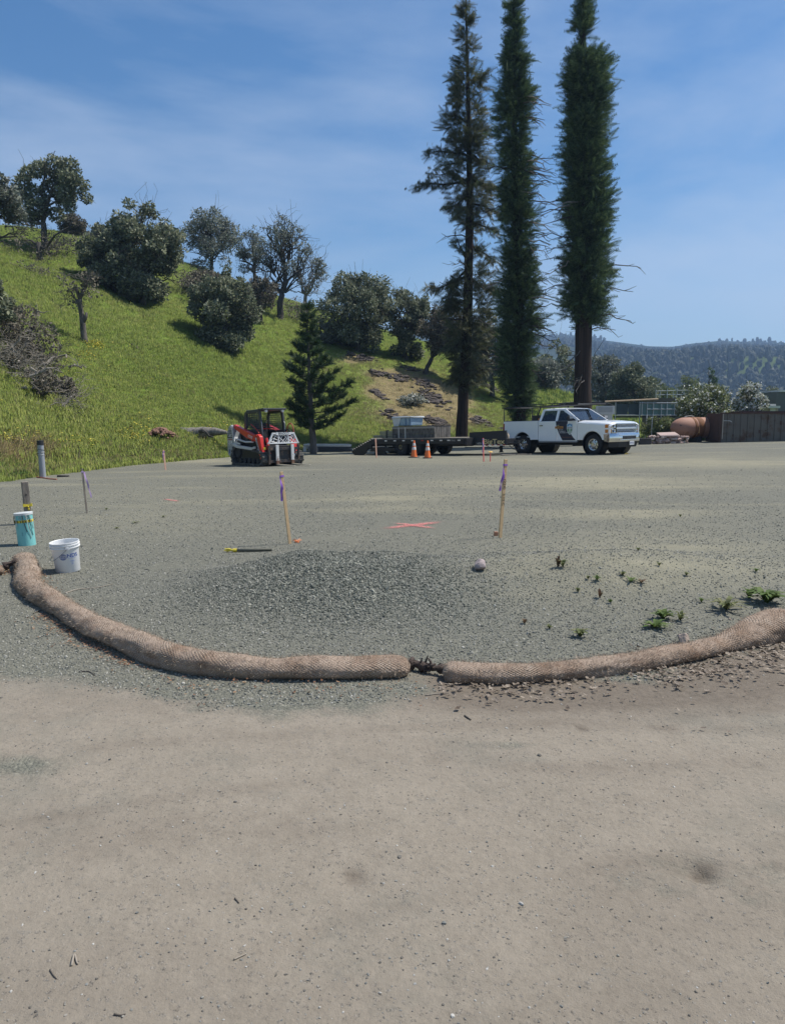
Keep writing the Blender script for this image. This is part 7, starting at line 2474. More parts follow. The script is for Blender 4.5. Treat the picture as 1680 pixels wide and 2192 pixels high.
# ---- compact track loader
def loader():
    P = on(500, 996)
    t = thing('track_loader', 'red and grey compact track loader with pallet forks and black cab', 'loader')
    settle(t, P, (-1.0, -.84), math.radians(51))
    RED = pm('loader_red', (.60, .035, .026), .35, 0, .08, 5, coat=.2)
    GREY = pm('loader_grey', (.30, .32, .33), .45, 0, .08, 5)
    LIGHT = pm('loader_light_grey', (.55, .55, .54), .45, 0, .08, 5)
    WHITE = pm('white_guard_paint', (.75, .75, .74), .4, 0, .05, 5)
    HOSE = pm('hose_red', (.35, .04, .03), .5)
    TR = pm('track_rubber', (.06, .06, .058), .85, 0, .3, 9, .4, 30, rust=(.16, .145, .12), rust_amt=.35)
    loop = [(-1.05, .03), (.98, .02), (1.16, .10), (1.22, .25), (1.15, .42), (1.0, .50), (-.72, .72), (-.92, .71), (-1.08, .58), (-1.16, .22), (-1.12, .09)]
    inner = [((x + .02) * .91 - .02, (z - .34) * .80 + .335) for x, z in loop]
    for s in (-1, 1):
        tr = bpy.data.objects.new('track', None); COL.objects.link(tr); tr.parent = t
        m = MB()
        n = len(loop)
        ys = (s * .50, s * .84)
        V = [(x, ys[0], z) for x, z in loop] + [(x, ys[1], z) for x, z in loop] + [(x, ys[0], z) for x, z in inner] + [(x, ys[1], z) for x, z in inner]
        Q = []
        for i in range(n):
            j = (i + 1) % n
            Q += [(i, j, n + j, n + i), (2 * n + i, 3 * n + i, 3 * n + j, 2 * n + j), (i, 2 * n + i, 2 * n + j, j), (n + i, n + j, 3 * n + j, 3 * n + i)]
        m.add(V, Q)
        m.build('belt', TR, tr, bevel=.015)
        m = MB()
        per = [(Vector((loop[i][0], 0, loop[i][1])), Vector((loop[(i + 1) % n][0], 0, loop[(i + 1) % n][1]))) for i in range(n)]
        for a, b in per:
            L = (b - a).length
            k = max(1, int(L / .11))
            for q in range(k):
                c = a.lerp(b, (q + .5) / k)
                d = (b - a).normalized()
                ang = math.atan2(d.z, d.x)
                m.box((c.x + d.z * .012, s * .67, c.z - d.x * .012), (.06, .35, .045), rot=(0, -ang, 0))
        m.build('lugs', TR, tr, kind='stuff')
        m = MB(); m.prism(inner, 'y', s * .56, s * .70); m.build('track_frame', BLACK_MATT, tr)
        m = MB(); m.lathe([(.001, s * .76), (.20, s * .76), (.23, s * .74), (.23, s * .6)], 20, (-.80, 0, .50), 'y'); m.build('drive_sprocket', DARK_IN, tr)
        m = MB(); m.lathe([(.001, s * .76), (.15, s * .76), (.17, s * .74), (.17, s * .6)], 20, (.98, 0, .26), 'y'); m.build('idler', DARK_IN, tr)
        for x in (-.6, -.28, .04, .36, .68):
            m = MB(); m.lathe([(.001, s * .76), (.09, s * .76), (.10, s * .74), (.10, s * .6)], 16, (x, 0, .17), 'y'); m.build('roller', DARK_IN, tr)
    m = MB(); m.box((-.05, 0, .46), (2.1, .98, .5)); m.box((-.95, 0, .75), (.75, .98, .9)); m.build('chassis', BLACK_MATT, t, bevel=.02)
    # rear towers
    for s in (-1, 1):
        m = MB(); m.prism([(-1.48, .40), (-1.48, 1.18), (-1.30, 1.44), (-1.14, 1.49), (-1.02, 1.44), (-.96, 1.05), (-.86, .86), (-1.06, .72), (-1.14, .55), (-1.30, .30)], 'y', s * .50, s * .80)
        tw = m.build('tower', GREY, t, bevel=.015)
        m = MB(); m.prism([(-1.10, 1.48), (-1.03, 1.46), (-.97, 1.07), (-.86, .88), (-.46, .82), (-.46, .76), (-.90, .80), (-1.02, 1.03)], 'y', s * .795, s * .815); m.build('tower_trim', LIGHT, t)
        m = MB(); m.lathe([(.001, s * .83), (.045, s * .83), (.05, s * .79)], 12, (-1.10, 0, 1.42), 'y'); m.build('pivot_pin', LIGHT, tw)
        m = MB(); m.prism([(-.95, .82), (-.60, .74), (.45, .66), (.62, .70), (.62, .62), (.4, .57), (-.66, .64), (-1.0, .72)], 'y', s * .76, s * .85); m.build('fender', LIGHT, t, bevel=.01)
        m = MB(); m.tube([(-.98, s * .72, .98), (-.2, s * .74, .86), (.38, s * .74, .86)], .035, 8); m.build('lower_link', LIGHT, t)
        # loader arm
        m = MB()
        m.prism([(-1.12, 1.40), (-1.06, 1.50), (-.98, 1.50), (.45, 1.10), (.72, 1.13), (.86, 1.04), (1.10, .20), (1.02, .12), (.86, .14), (.72, .66), (.58, .86), (.40, .90), (-.10, 1.00)], 'y', s * .60, s * .74)
        ar = m.build('loader_arm', RED, t, bevel=.015)
        m = MB(); m.prism([(.56, 1.0), (.64, 1.02), (.86, .46), (.80, .42)], 'y', s * .742, s * .752); m.build('arm_plate', LIGHT, ar)
        m = MB(); m.cyl((-.55, s * .67, .78), (.10, s * .67, 1.02), .05); m.build('lift_cylinder', BLACK_MATT, t)
        m = MB(); m.cyl((.92, s * .50, .98), (1.12, s * .50, .42), .05); m.build('tilt_cylinder', RED, t)
        m = MB(); m.cyl((1.08, s * .50, .52), (1.16, s * .50, .30), .028); m.build('cylinder_rod', CHROME, t)
        for (x, z) in ((.52, 1.0), (.92, .28), (.70, 1.08), (.36, .90)):
            m = MB(); m.cyl((x, s * .73, z), (x, s * .77, z), .035, n=10); m.build('pin', RED, ar)
    for (x, z, w, h) in ((-1.30, .98, .20, .09), (-1.30, .90, .20, .06)):
        pass
    lettering('TAKEUCHI', BLACK_MATT, t, (.72, -.755, .72), (.35, 0, -.93), (.93, 0, .35), .07, width=.45)
    lettering('OC9187', pm('white_print', (.75, .75, .75), .5), t, (.20, -.745, 1.04), (.97, 0, -.24), (.24, 0, .97), .10, width=.34)
    m = MB(); m.box((-1.25, -.803, 1.10), (.42, .006, .16)); m.build('name_band', BLACK_MATT, t)
    lettering('TL8R2', pm('band_print', (.75, .75, .75), .5), t, (-1.25, -.808, 1.10), (1, 0, 0), (0, 0, 1), .11, width=.36)
    lettering('TRUST', BLACK_MATT, t, (-1.22, -.803, 1.25), (1, 0, 0), (0, 0, 1), .08, width=.24)
    m = MB(); m.box((-1.24, -.803, .86), (.30, .005, .10)); pl = m.build('white_sticker', WHITE, t)
    m = MB(); m.lathe([(.001, -.808), (.035, -.808)], 12, (-1.33, 0, .86), 'y'); m.build('sticker_mark', BLACK_MATT, pl)
    m = MB(); m.box((-1.20, -.807, .875), (.16, .002, .012)); m.box((-1.20, -.807, .845), (.12, .002, .012)); m.build('sticker_lines', BLACK_MATT, pl, kind='stuff')
    m = MB(); m.box((-1.24, -.803, .76), (.30, .005, .05)); pl = m.build('white_sticker', WHITE, t)
    lettering('800-UP-RENTS', BLACK_MATT, pl, (-1.24, -.808, .76), (1, 0, 0), (0, 0, 1), .035, width=.28)
    m = MB(); m.box((-1.24, -.803, .945), (.32, .004, .04)); m.build('red_sticker', pm('faded_red', (.35, .12, .12), .5), t)
    m = MB(); m.box((-1.32, -.803, .52), (.07, .005, .14)); m.build('blue_sticker', pm('sticker_blue', (.03, .08, .28), .5), t)
    for (x, z) in ((-1.40, .62), (-1.22, .62), (-1.38, .40)):
        m = MB(); m.lathe([(.001, -.81), (.018, -.80)], 8, (x, 0, z), 'y'); m.build('bolt', LIGHT, t)
    m = MB(); m.box((-1.42, 0, .85), (.30, .98, .75)); m.build('engine_door', GREY, t, bevel=.05)
    m = MB(); m.box((-.9, 0, 1.24), (.75, .95, .14)); m.build('engine_hood', BLACK_MATT, t, bevel=.03)
    # cab: rounded hoop frame, roof with a front visor, mesh windows
    CB = pm('cab_black', (.045, .05, .055), .45, 0, .1, 5)
    y0 = .50
    m = MB()
    for s in (-1, 1):
        m.prism([(-.66, .70), (-.66, 1.78), (-.60, 1.93), (-.46, 2.0), (.44, 2.02), (.50, 1.95), (.50, 1.90), (-.44, 1.88), (-.50, 1.80), (-.50, 1.30), (-.50, .70)], 'y', s * (y0 - .06), s * y0)
        m.prism([(.36, 1.96), (.50, 1.96), (.62, 1.15), (.66, .66), (.54, .66), (.49, 1.15)], 'y', s * (y0 - .07), s * y0)
        m.prism([(-.52, 1.28), (.50, 1.28), (.55, .66), (-.52, .66)], 'y', s * (y0 - .05), s * (y0 - .005))
    m.box((-.05, 0, 1.985), (1.05, 2 * y0 - .1, .05))
    m.build('cab_frame', CB, t, bevel=.015)
    m = MB(); m.hexa([(.40, -y0 - .02, 1.95), (.74, -y0 + .02, 1.99), (.74, y0 - .02, 1.99), (.40, y0 + .02, 1.95), (.40, -y0 - .02, 2.03), (.74, -y0 + .02, 2.05), (.74, y0 - .02, 2.05), (.40, y0 + .02, 2.03)]); m.build('roof_visor', CB, t, bevel=.015)
    for s in (-1, 1):
        m = MB(); m.lathe([(.001, .72), (.05, .72), (.06, .66)], 12, (0, s * .34, 1.95), 'x'); o = m.build('work_lamp', LIGHT, t)
    def mesh_panel(a, b, c, d, nu, nv, nm='window_mesh'):
        a, b, c, d = map(Vector, (a, b, c, d))
        m = MB()
        for i in range(nu + 1):
            u = i / nu; m.tube([a.lerp(b, u), d.lerp(c, u)], .008, 4, cap=False)
        for j in range(nv + 1):
            v = j / nv; m.tube([a.lerp(d, v), b.lerp(c, v)], .008, 4, cap=False)
        m.build(nm, CB, t, fix=False, kind='stuff')
    for s in (-1, 1):
        yy = s * (y0 - .04)
        mesh_panel((-.48, yy, 1.30), (.44, yy, 1.30), (.36, yy, 1.88), (-.46, yy, 1.88), 12, 8)
    mesh_panel((-.56, -.42, 1.30), (-.56, .42, 1.30), (-.50, .42, 1.90), (-.50, -.42, 1.90), 11, 9)
    m = MB(); m.box((-.30, 0, 1.22), (.14, .46, .62), rot=(0, -.15, 0)); m.box((-.02, 0, .92), (.5, .48, .14)); m.build('seat', DARK_IN, t, bevel=.04)
    m = MB(); m.tube([(.02, -.40, 1.08), (.10, -.40, 1.26), (.10, -.15, 1.32), (.10, .15, 1.32), (.10, .40, 1.26), (.02, .40, 1.08)], .022, 6); m.build('safety_bar', RED, t)
    m = MB(); m.box((-.28, .0, 1.38), (.05, .30, .05)); m.build('seat_belt', pm('belt_red', (.5, .1, .06), .6), t)
    for s in (-1, 1):
        m = MB(); m.cyl((.24, s * .3, .95), (.28, s * .28, 1.18), .018); m.lathe([(.001, 1.24), (.03, 1.22), (.028, 1.16), (.001, 1.15)], 10, (.28, s * .28, 0)); m.build('joystick', BLACK_MATT, t)
    m = MB(); m.box((.60, 0, .62), (.10, .90, .12)); m.build('cab_sill', LIGHT, t, bevel=.01)
    for s in (-1, 1):
        m = MB(); m.tube([(.56, s * .46, .7), (.60, s * .47, 1.5), (.55, s * .47, 1.58), (.50, s * .47, 1.5)], .012, 5); m.build('grab_rail', LIGHT, t)
    # cross tube, quick hitch, hoses
    m = MB(); m.cyl((.96, -.62, .48), (.96, .62, .48), .07); m.box((1.10, 0, .36), (.10, 1.1, .42)); m.build('quick_hitch', BLACK_MATT, t)
    for i, pts in enumerate(([(.55, .52, 1.05), (.62, .60, 1.45), (.80, .66, 1.42), (.92, .66, .95)], [(.5, .5, 1.1), (.7, .50, 1.28), (.9, .56, 1.15), (1.0, .58, .9)], [(-.05, -.56, 1.5), (.35, -.58, 1.32), (.60, -.60, 1.16)], [(.58, .50, 1.12), (.72, .62, 1.2), (.86, .60, 1.02)])):
        m = MB(); m.tube(catmull(pts, 5), .020, 6); m.build('hose', HOSE if i in (0, 2) else BLACK_MATT, t, smooth=True, fix=False)
    m = MB()
    for k in range(5): m.cyl((.72 + .05 * k, .60, 1.06 + .04 * (k % 2)), (.76 + .05 * k, .60, 1.12 + .04 * (k % 2)), .03, n=8)
    m.build('coupler_block', CHROME, t)
    m = MB(); m.box((.99, -.62, .62), (.02, .10, .09)); m.build('warning_label', YELLOW, t)
    # pallet fork carriage with white back guard and two tines
    fk = thing('pallet_forks', 'white topped pallet fork attachment on the front of the loader', 'forks')
    fk.rotation_euler = t.rotation_euler
    Rm = Euler(t.rotation_euler).to_matrix()
    fk.location = t.location + Rm @ Vector((1.24, 0, 0))
    m = MB()
    for z, h in ((.16, .10), (.60, .10)): m.box((0, 0, z), (.08, 1.24, h))
    for y in (-.60, .60): m.box((0, y, .40), (.08, .07, .66))
    m.box((-.05, 0, .38), (.04, .5, .34))
    m.build('carriage', pm('worn_black', (.03, .03, .03), .6, 0, .3, 6, rust=(.14, .09, .06), rust_amt=.35), fk, bevel=.006)
    gb = MB()
    z0, z1 = .78, 1.14
    gb.box((.0, 0, z0 + .02), (.05, 1.28, .05)); gb.box((0, 0, z1), (.05, .92, .06))
    for s in (-1, 1):
        gb.hexa([(-.025, s * .64, z0), (.025, s * .64, z0), (.025, s * .58, z0), (-.025, s * .58, z0), (-.025, s * .46, z1), (.025, s * .46, z1), (.025, s * .40, z1), (-.025, s * .40, z1)])
        gb.box((0, s * .20, (z0 + z1) / 2), (.04, .035, z1 - z0))
    g_ = gb.build('back_guard', WHITE, fk, bevel=.004)
    for i, (ya, za, yb, zb) in enumerate([(-.58, .80, -.44, .96), (-.44, .80, -.30, 1.1), (-.50, .88, -.22, .80), (-.42, .98, -.22, .90), (-.40, 1.08, -.22, 1.0), (-.30, .80, -.22, .88),
                                          (-.18, .82, .0, 1.1), (-.18, .95, -.08, 1.1), (-.08, .82, .18, 1.08), (.04, .82, .18, .98), (-.18, 1.02, .02, .84), (0, 1.1, .18, .92), (.1, .8, .18, .88),
                                          (.22, .95, .40, 1.1), (.22, .82, .42, 1.08), (.34, .82, .48, 1.0), (.46, .80, .54, .92), (.22, .92, .40, .80), (.22, 1.04, .50, .84), (.30, 1.1, .48, .95)]):
        m = MB(); m.tube([(0, ya, za), (0, yb, zb)], .012, 4); m.build('guard_bar', WHITE, g_, fix=False)
    m = MB(); m.box((.028, 0, z1 - .01), (.008, .6, .10)); sg = m.build('name_plate', WHITE, g_)
    lettering('BRADCO', BLACK_MATT, sg, (.034, 0, z1 - .01), (0, 1, 0), (0, 0, 1), .08, width=.42)
    TINE = pm('tine_steel', (.66, .66, .64), .45, 0, .1, 5, rust=(.20, .09, .05), rust_amt=.15)
    for y in (-.31, .31):
        tn = bpy.data.objects.new('tine', None); COL.objects.link(tn); tn.parent = fk
        m = MB(); m.box((.075, y, .46), (.055, .115, .56)); m.build('upper_shank', TINE, tn, bevel=.006)
        m = MB(); m.box((.075, y, .13), (.056, .116, .14)); m.build('heel', pm('rusty_heel', (.17, .09, .055), .8, 0, .3, 10), tn, bevel=.006)
        m = MB(); m.hexa([(.05, y - .055, .02), (1.22, y - .035, .03), (1.22, y + .035, .03), (.05, y + .055, .02), (.05, y - .055, .07), (1.22, y - .035, .042), (1.22, y + .035, .042), (.05, y + .055, .07)])
        m.build('blade', pm('worn_tine', (.42, .38, .30), .5, .2, .2, 10), tn, bevel=.004)
loader()

# ---- cones
def cone(label, vx, vy, k=1.0, first=None):
    p = on(vx, vy)
    if first is not None:
        c = copy_tree(first); c.location = p; c['label'] = label; c.rotation_euler.z = 1.1
        return c
    t = thing('traffic_cone', label, 'cone', p, 0, 'traffic cones by the trailer')
    OR = pm('cone_orange', (.80, .17, .03), .5, 0, .08, 6)
    m = MB(); m.box((0, 0, .018), (.37, .37, .036)); m.build('base', BLACK_MATT, t, bevel=.012)
    f = lambda z: .135 - .108 * (z / .72)
    m = MB(); m.lathe([(f(.036) + .01, .036), (f(.08), .08), (f(.70), .70), (f(.70) - .008, .715), (f(.70) - .012, .70), (f(.04) - .012, .04)], 28); m.build('body', OR, t, smooth='auto')
    WH = pm('cone_sleeve', (.66, .62, .58), .5, 0, .1, 12)
    for a, b in ((.32, .44), (.49, .60)):
        m = MB(); m.lathe([(f(a) + .001, a), (f(a) + .004, a + .004), (f(b) + .004, b - .004), (f(b) + .001, b)], 28); m.build('sleeve', WH, t, smooth='auto')
    return t
c1 = cone('right traffic cone, clean orange and closest to the middle of the trailer', 915, 981)
c2 = cone('left traffic cone with black stencil mark on its skirt', 886, 979.5, first=c1)
m = MB()
for i in range(3):
    for j in range(3):
        if (i, j) != (1, 1): m.box((-.02 + i * .022, -.128 + .018 * j * .9, .16 + j * .045), (.014, .003, .03))
m.build('stencil_mark', INK, c2)
# ------------------------------------------------------------------ yard at the right, behind the lot
def stand(vx, Y):
    p = at_y(vx, 900, Y); p.z = z_at(p.x, p.y)
    return p
GALV = pm('galvanised_rail', (.38, .41, .42), .45, .5, .12, 6)

def steel_bin():
    Y = 43.6
    p = stand(1541, Y)
    t = thing('steel_container', 'rusty grey steel container with gridded side wall at the right edge', 'container', p, math.radians(-3))
    k = Y / F
    H = 1.62
    SIDE = pm('grey_rusty_steel', (.15, .135, .115), .8, .1, .25, 1.6, .3, 20, rust=(.105, .062, .04), rust_amt=.28)
    RUST = pm('brown_rust', (.085, .045, .032), .85, 0, .3, 2.5, .3, 25)
    L = 6.4
    x1 = 4 * k
    m = MB(); m.box((x1 + (L - x1) / 2, .06, H / 2), (L - x1, .06, H)); m.box((L / 2, 2.2, H / 2), (L, .06, H)); m.box((L - .03, 1.1, H / 2), (.06, 2.1, H)); m.box((L / 2, 1.1, .06), (L, 2.1, .08))
    m.build('side_wall', SIDE, t)
    m = MB(); m.box((x1 / 2 - .01, .03, H / 2 + .01), (x1, .07, H + .02)); m.box((.03, 1.1, H / 2), (.06, 2.1, H)); m.build('end_panel', RUST, t, bevel=.01)
    m = MB(); m.box((L / 2, .03, H + .02), (L, .14, .07)); m.build('top_rail', RUST, t)
    for i in range(16):
        x = x1 + .32 + i * .37
        if x > L - .1: break
        m = MB(); m.box((x, .005, H / 2), (.07, .06, H - .1)); m.build('rib', SIDE, t, bevel=.006)
    for z in (.42, .82, 1.22):
        m = MB(); m.box((x1 + (L - x1) / 2, .022, z), (L - x1 - .1, .02, .035)); m.build('stringer', SIDE, t)
    m = MB(); m.cyl((x1 + .02, -.06, .2), (x1 + .02, -.06, H - .02), .025, n=8); m.build('latch_rod', pm('pale_rod', (.42, .36, .30), .6, .2, .2, 10), t)
    m = MB(); m.tube([(x1 + .05, -.08, 1.22), (x1 + .40, -.10, 1.21), (x1 + .48, -.10, 1.15)], .022, 6); m.build('latch_handle', pm('pale_rod2', (.5, .47, .44), .6), t)
    for (x, z, w, h) in ((x1 + .62, .40, .06, .12), (x1 + 2.05, .62, .07, .16), (x1 + 3.2, 1.1, .08, .22), (x1 + 2.4, .68, .1, .05), (x1 + 3.6, .16, .08, .14)):
        m = MB(); m.box((x, -.008, z), (w, .012, h)); m.build('patch', RUST, t)
    t2 = thing('second_container', 'dark red brown container top showing behind the gridded steel container', 'container', stand(1586, 47.5), math.radians(-2))
    m = MB(); m.box((3, 1.1, .88), (6, 2.2, 1.76)); m.build('body', RUST, t2, bevel=.02)
    m = MB(); m.box((3, -.02, 1.70), (6.05, .08, .14)); m.build('top_rail', pm('dark_red_rust', (.07, .03, .025), .8), t2)
    m = MB()
    rng = np.random.default_rng(3)
    for i in range(16): rock_mesh(m, (4.1 + rng.uniform(-.9, .9), .8 + rng.uniform(-.3, .3), 1.80 + rng.uniform(0, .12)), (.16, .16, .12), rng)
    m.build('scrap_load', pm('scrap', (.05, .045, .04), .9), t2, fix=False, kind='stuff')
steel_bin()

def tank():
    Y = 45.2
    p = stand(1437, Y)
    t = thing('storage_tank', 'rusty orange cylindrical tank lying beside the steel container', 'tank', p, math.radians(16))
    TK = pm('tank_primer', (.36, .185, .125), .75, 0, .15, 1.5, .15, 20, rust=(.22, .10, .055), rust_amt=.2)
    BAND = pm('rust_band', (.20, .085, .035), .85, 0, .4, 4, .3, 20)
    r, cz = .60, .88
    m = MB()
    m.lathe([(.001, 0), (r * .35, .06), (r * .62, .20), (r * .82, .40), (r * .94, .62), (r * .99, .80), (r, .95), (r, 4.6), (r * .8, 5.0), (.001, 5.2)], 40, (0, 0, cz), 'x')
    m.build('shell', TK, t, smooth=True)
    for x0, x1 in ((1.20, 1.38), (1.46, 1.86)):
        m = MB(); m.lathe([(r + .001, x0), (r + .012, x0 + .02), (r + .012, x1 - .02), (r + .001, x1)], 40, (0, 0, cz), 'x'); m.build('band', BAND, t, smooth='auto')
    m = MB(); m.cyl((1.42, -r - .02, cz - .28), (1.42, -r - .02, cz + .10), .022); m.cyl((1.42, -r - .03, cz - .28), (1.42, -r + .06, cz - .28), .03); m.build('gauge_pipe', pm('ochre_pipe', (.45, .25, .10), .6), t)
    m = MB(); m.box((1.6, 0, .18), (.25, 1.0, .36)); m.box((3.9, 0, .18), (.25, 1.0, .36)); m.build('cradle', DARK_IN, t)
    m = MB(); m.cyl((.9, 0, cz + r - .02), (.9, 0, cz + r + .06), .05); m.tube([(.85, 0, cz + r + .05), (1.25, 0, cz + r + .09), (1.5, 0, cz + r + .05)], .02, 6); m.build('valve', pm('valve_grey', (.4, .38, .35), .6, .3), t)
    for (x, a) in ((.50, -.6), (.28, .3)):
        m = MB(); rr = r * .84; m.box((x, -rr * math.cos(a), cz + rr * math.sin(a)), (.05, .05, .05)); m.build('stub', DARK_IN, t)
tank()

def rubble():
    rng = np.random.default_rng(12)
    Y = 43.8
    k = Y / F
    p = stand(1431, Y)
    t = thing('rubble_wall', 'low wall of pinkish broken stones in front of the rusty tank', 'wall', p)
    ST = [pm('rubble_pink', (.40, .28, .24), .9, 0, .2, 5), pm('rubble_pale', (.46, .38, .33), .9, 0, .2, 5), pm('rubble_dark', (.24, .17, .15), .9, 0, .2, 5)]
    for i in range(90):
        x = rng.uniform(-40, 41) * k; row = i % 4
        s = rng.uniform(.07, .14)
        m = MB(); rock_mesh(m, (0, 0, 0), (s * 1.3, s, s * .8), rng)
        o = m.build('stone', ST[i % 3], t, fix=False); o.location = (x, rng.uniform(-.12, .12), .06 + row * .105)
    m = MB(); m.hexa([(-20 * k, -.2, .42), (22 * k, -.2, .42), (22 * k, .3, .42), (-20 * k, .3, .42), (-20 * k, -.15, .50), (21 * k, -.15, .52), (19 * k, .4, .66), (-21 * k, .4, .62)])
    m.build('top_slab', pm('pinkish_slab', (.44, .33, .29), .85, 0, .12, 3), t, bevel=.02)
    q = stand(1381, 43.4)
    o = MB().box((0, 0, .17), (.62, .3, .36)).build('timber_block', pm('dark_timber', (.06, .05, .045), .85, 0, .3, 6), None, loc=q, bevel=.01)
    tag(o, 'dark timber block at the left end of the rubble wall beside the pickup bumper', 'block')
rubble()

def scaffold():
    Y = 49
    k = Y / F
    TEAL = pm('teal_sheet', (.13, .225, .215), .6, .1, .2, 2)
    DKT = pm('dark_teal_sheet', (.045, .07, .075), .7, 0, .25, 2)
    p = stand(1325, Y)
    t = thing('scaffold_shed', 'teal sheeted scaffold structure with galvanised poles behind the pickup bonnet', 'scaffold', p)
    x = lambda v: (v - 1325) * k
    z = lambda v: CAMZ + (885 - v) * k - p.z
    zt, zb = z(865), z(888)
    for i in range(11):
        xa, xb = x(1368) + i * (x(1442) - x(1368)) / 11, x(1368) + (i + 1) * (x(1442) - x(1368)) / 11
        m = MB(); m.box(((xa + xb) / 2, .02 + .03 * (i % 2), (zt + zb) / 2), (xb - xa - .015, .03, zt - zb)); m.build('panel', TEAL, t)
    for i in range(4):
        xa, xb = x(1318) + i * .38, x(1318) + (i + 1) * .38
        m = MB(); m.box(((xa + xb) / 2, .1 + .05 * (i % 2), (zt + zb) / 2), (.36, .03, zt - zb)); m.build('panel', DKT, t)
    for v in (1315, 1366, 1371, 1382, 1395, 1412, 1424, 1440):
        m = MB(); m.cyl((x(v), -.1, 0 if v in (1315, 1366, 1412) else zb - .05), (x(v), -.1, zt + .12), .03, n=8); m.build('pole', GALV, t)
    for (a, b, zz) in ((1366, 1445, zt + .06), (1382, 1442, z(876)), (1318, 1445, zb - .02)):
        m = MB(); m.cyl((x(a), -.13, zz), (x(b), -.13, zz), .026, n=8); m.build('rail', GALV, t)
    m = MB(); m.box((x(1380), .3, zb - .12), (x(1445) - x(1318), .5, .10)); m.build('walkway', DARK_IN, t)
    l = thing('metal_ladder', 'pale metal ladder leaning under the teal scaffold', 'ladder', stand(1385, 47.6), 0)
    for s in (0, .40):
        m = MB(); m.cyl((s - .1, 0, 0), (s + .12, .5, 1.65), .03, n=6); m.build('side_rail', pm('pale_alloy', (.5, .48, .44), .5, .3), l)
    for i in range(6):
        f = (i + .6) / 6.4
        m = MB(); m.cyl((-.1 + .22 * f, .5 * f, 1.65 * f), (.3 + .22 * f, .5 * f, 1.65 * f), .018, n=6); m.build('rung', pm('pale_rung', (.45, .44, .41), .5, .3), l)
    g = thing('long_pole', 'long tan pole lying along the top of the teal scaffold', 'pole', p)
    m = MB(); m.cyl((x(1292), -.12, zt + .14), (x(1404), -.12, zt + .30), .05, n=8); m.build('shaft', pm('tan_pole', (.52, .38, .24), .6), g)
    # silver box body with dark roof right behind the pickup cab
    q = stand(1262, 46)
    kk = 46 / F
    zz = lambda v: CAMZ + (885 - v) * kk - q.z
    s = thing('service_body', 'silver panelled service truck body behind the pickup cab', 'service truck', q)
    SIL = pm('silver_panel', (.48, .48, .47), .35, .4, .08, 4)
    m = MB(); m.box((.0, 1.0, zz(888) / 2 + .3), (96 * kk, 1.9, zz(868) - .5)); m.build('body', SIL, s, bevel=.03)
    m = MB(); m.prism([(-55 * kk, zz(868)), (48 * kk, zz(866)), (30 * kk, zz(861)), (-20 * kk, zz(859.5)), (-50 * kk, zz(862))], 'y', 0, 2.0); m.build('roof', DARK_IN, s, bevel=.02)
    m = MB(); m.box((32 * kk, .03, zz(878)), (40 * kk, .04, zz(868) - zz(886))); m.build('side_panel', pm('pale_panel', (.56, .56, .55), .45), s, bevel=.01)
    m = MB(); m.box((32 * kk, .005, zz(877)), (30 * kk, .02, zz(872) - zz(883))); m.build('louvre', pm('grey_louvre', (.40, .40, .40), .5), s)
    for xx in (-30 * kk, 30 * kk):
        wheel(s, (xx, .15, .42), .42, .25, -1, pm('dull_rim', (.3, .3, .3), .5, .3))
    m = MB(); m.cyl((20 * kk, .1, zz(866)), (20 * kk, .1, zz(858)), .03); m.build('post', GALV, s)
    # platform with guard rail further back
    Y2 = 62
    k2 = Y2 / F
    r = stand(1476, Y2)
    z2 = lambda v: CAMZ + (885 - v) * k2 - r.z
    x2 = lambda v: (v - 1476) * k2
    d = thing('railed_platform', 'raised brown platform with galvanised guard rail behind the blossom bush', 'platform', r)
    m = MB(); m.box((0, 1.4, z2(853) / 2), (x2(1556) - x2(1400), 2.8, z2(853))); m.build('tank_wall', pm('brown_concrete', (.13, .105, .085), .85, 0, .15, 1), d)
    for i, v in enumerate((1401, 1410, 1425, 1438, 1446, 1460, 1475, 1490, 1505, 1520, 1535, 1545, 1554)):
        top = (836, 836, 833, 838, 832, 838, 831, 838, 831, 838, 828, 828, 828)[i]
        m = MB(); m.cyl((x2(v), 0, z2(853)), (x2(v), 0, z2(top)), .035, n=6); m.build('rail_post', GALV, d)
    for (a, b, va, vb) in ((1401, 1470, 838, 836), (1401, 1470, 846, 845), (1470, 1556, 831, 828), (1470, 1556, 838, 836), (1440, 1556, 846, 844)):
        m = MB(); m.cyl((x2(a), -.02, z2(va)), (x2(b), -.02, z2(vb)), .032, n=6); m.build('rail', GALV, d)
    # wire fence post by the bush
    f = thing('fence_post', 'thin grey metal post with bent top in front of the green bush', 'post', stand(1395, 46.2))
    m = MB(); m.cyl((0, 0, 0), (0, 0, 1.45), .028, n=8); m.tube([(0, 0, 1.42), (.04, 0, 1.52), (-.10, 0, 1.50)], .022, 6); m.build('shaft', GALV, f)
    # flat roofs at the right
    h = thing('flat_roof_house', 'low pale flat roofed building at the right behind the containers', 'house', stand(1625, 74))
    k3 = 74 / F
    z3 = lambda v: CAMZ + (885 - v) * k3 - h.location.z
    x3 = lambda v: (v - 1625) * k3
    m = MB(); m.box((x3(1622), 3, z3(874) / 2), (x3(1660) - x3(1578), 6, z3(874))); m.build('wall', pm('beige_wall', (.34, .28, .22), .85), h)
    m = MB(); m.box((x3(1608), 2.8, z3(871.5)), (x3(1660) - x3(1552), 6.5, .22)); m.build('roof', pm('pale_roof', (.55, .54, .51), .7), h)
    m = MB(); m.box((x3(1650), -.1, z3(873)), (.5, .1, .7)); m.build('parapet', pm('pale_block', (.55, .53, .49), .8), h)
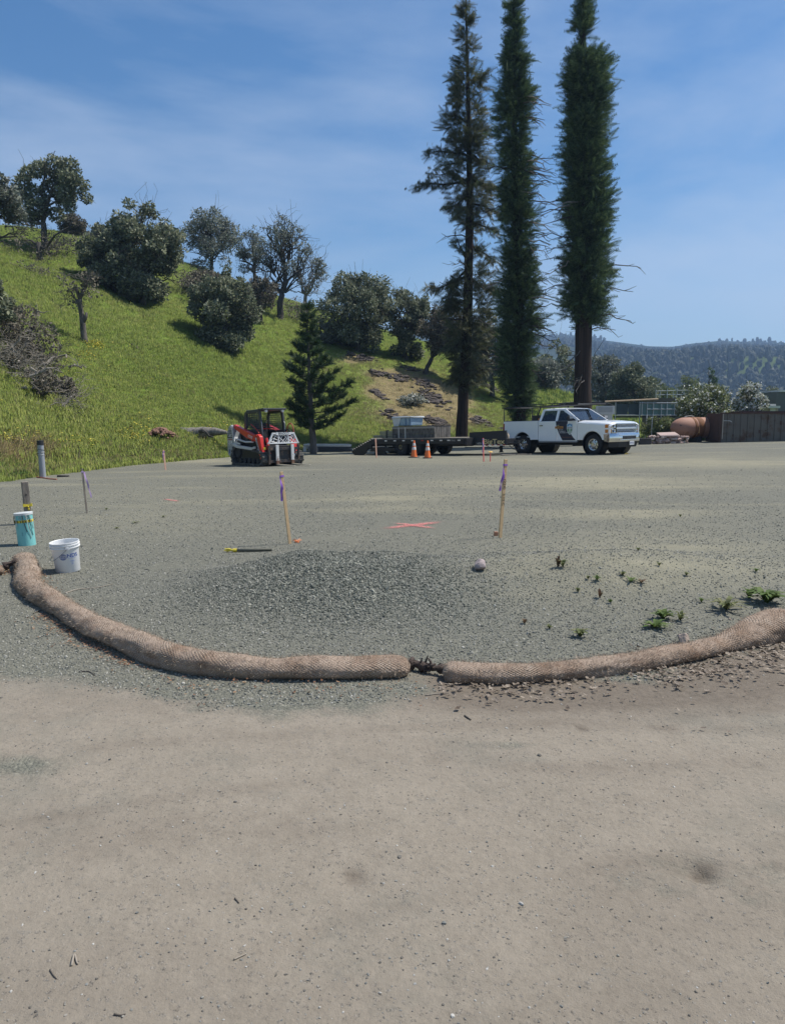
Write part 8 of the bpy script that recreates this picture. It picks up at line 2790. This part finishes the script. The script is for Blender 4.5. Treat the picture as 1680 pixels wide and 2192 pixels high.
    m = MB(); m.lathe([(.30, z3(872)), (.30, z3(867)), (.40, z3(866)), (.36, z3(863)), (.12, z3(862)), (.001, z3(862))], 16, (x3(1640), 1.2, 0)); m.build('roof_vent', GALV, h, smooth='auto')
    m = MB(); m.tube([(x3(1600), .6, z3(870)), (x3(1603), .6, z3(862)), (x3(1608), .6, z3(860)), (x3(1611), .6, z3(863))], .12, 8); m.build('vent_pipe', GALV, h, smooth=True)
    h2 = thing('dark_house', 'dark building with a white topped roof at the right edge', 'house', stand(1672, 80))
    m = MB(); m.box((2, 2, 1.2), (5.4, 4, 3.3)); m.build('wall', pm('dark_wall', (.10, .105, .10), .85), h2)
    m = MB(); m.box((1.8, 2, 2.93), (4.6, 4.4, .16)); m.build('roof', pm('white_roof', (.6, .6, .6), .7), h2)
scaffold()

# bundle of white posts on the ground in front of the slope
def post_bundle():
    p = on(703, 966)
    k = vsize(0, 0, 0, 0, p)
    t = thing('post_bundle', 'long bundle of white and grey posts lying at the foot of the conifer', 'bundle', p, math.radians(-3))
    rng = np.random.default_rng(5)
    WB = [pm('white_board', (.62, .61, .58), .6, 0, .1, 8), pm('grey_board', (.22, .22, .21), .7, 0, .2, 8), pm('tan_board', (.52, .42, .31), .7, 0, .1, 8), pm('charcoal_board', (.06, .06, .065), .7, 0, .2, 8)]
    L = 104 * k
    for i in range(18):
        l = L * rng.uniform(.55, .98); row = i // 6
        x = rng.uniform(-.5, .5) * (L - l)
        m = MB(); m.box((x, -.35 + (i % 6) * .14, .08 + row * .125), (l, .13, .11), rot=(0, rng.normal() * .006, rng.normal() * .01)); m.build('post', WB[[1, 0, 0][row] if i % 6 else [3, 3, 0][row]] if i != 14 else WB[2], t)
    for x in (-.46, -.36, -.28, -.22):
        m = MB(); m.box((x * L, -.45, .16), (.16, .06, .30), rot=(0, rng.normal() * .25, 0)); m.build('offcut', WB[rng.integers(0, 2)], t)
    m = MB(); m.tube([(-.48 * L, -.44, .34), (-.34 * L, -.46, .36), (-.2 * L, -.45, .33)], [.07, .08, .05], 7); m.build('wrapping', WB[0], t, smooth=True)
post_bundle()
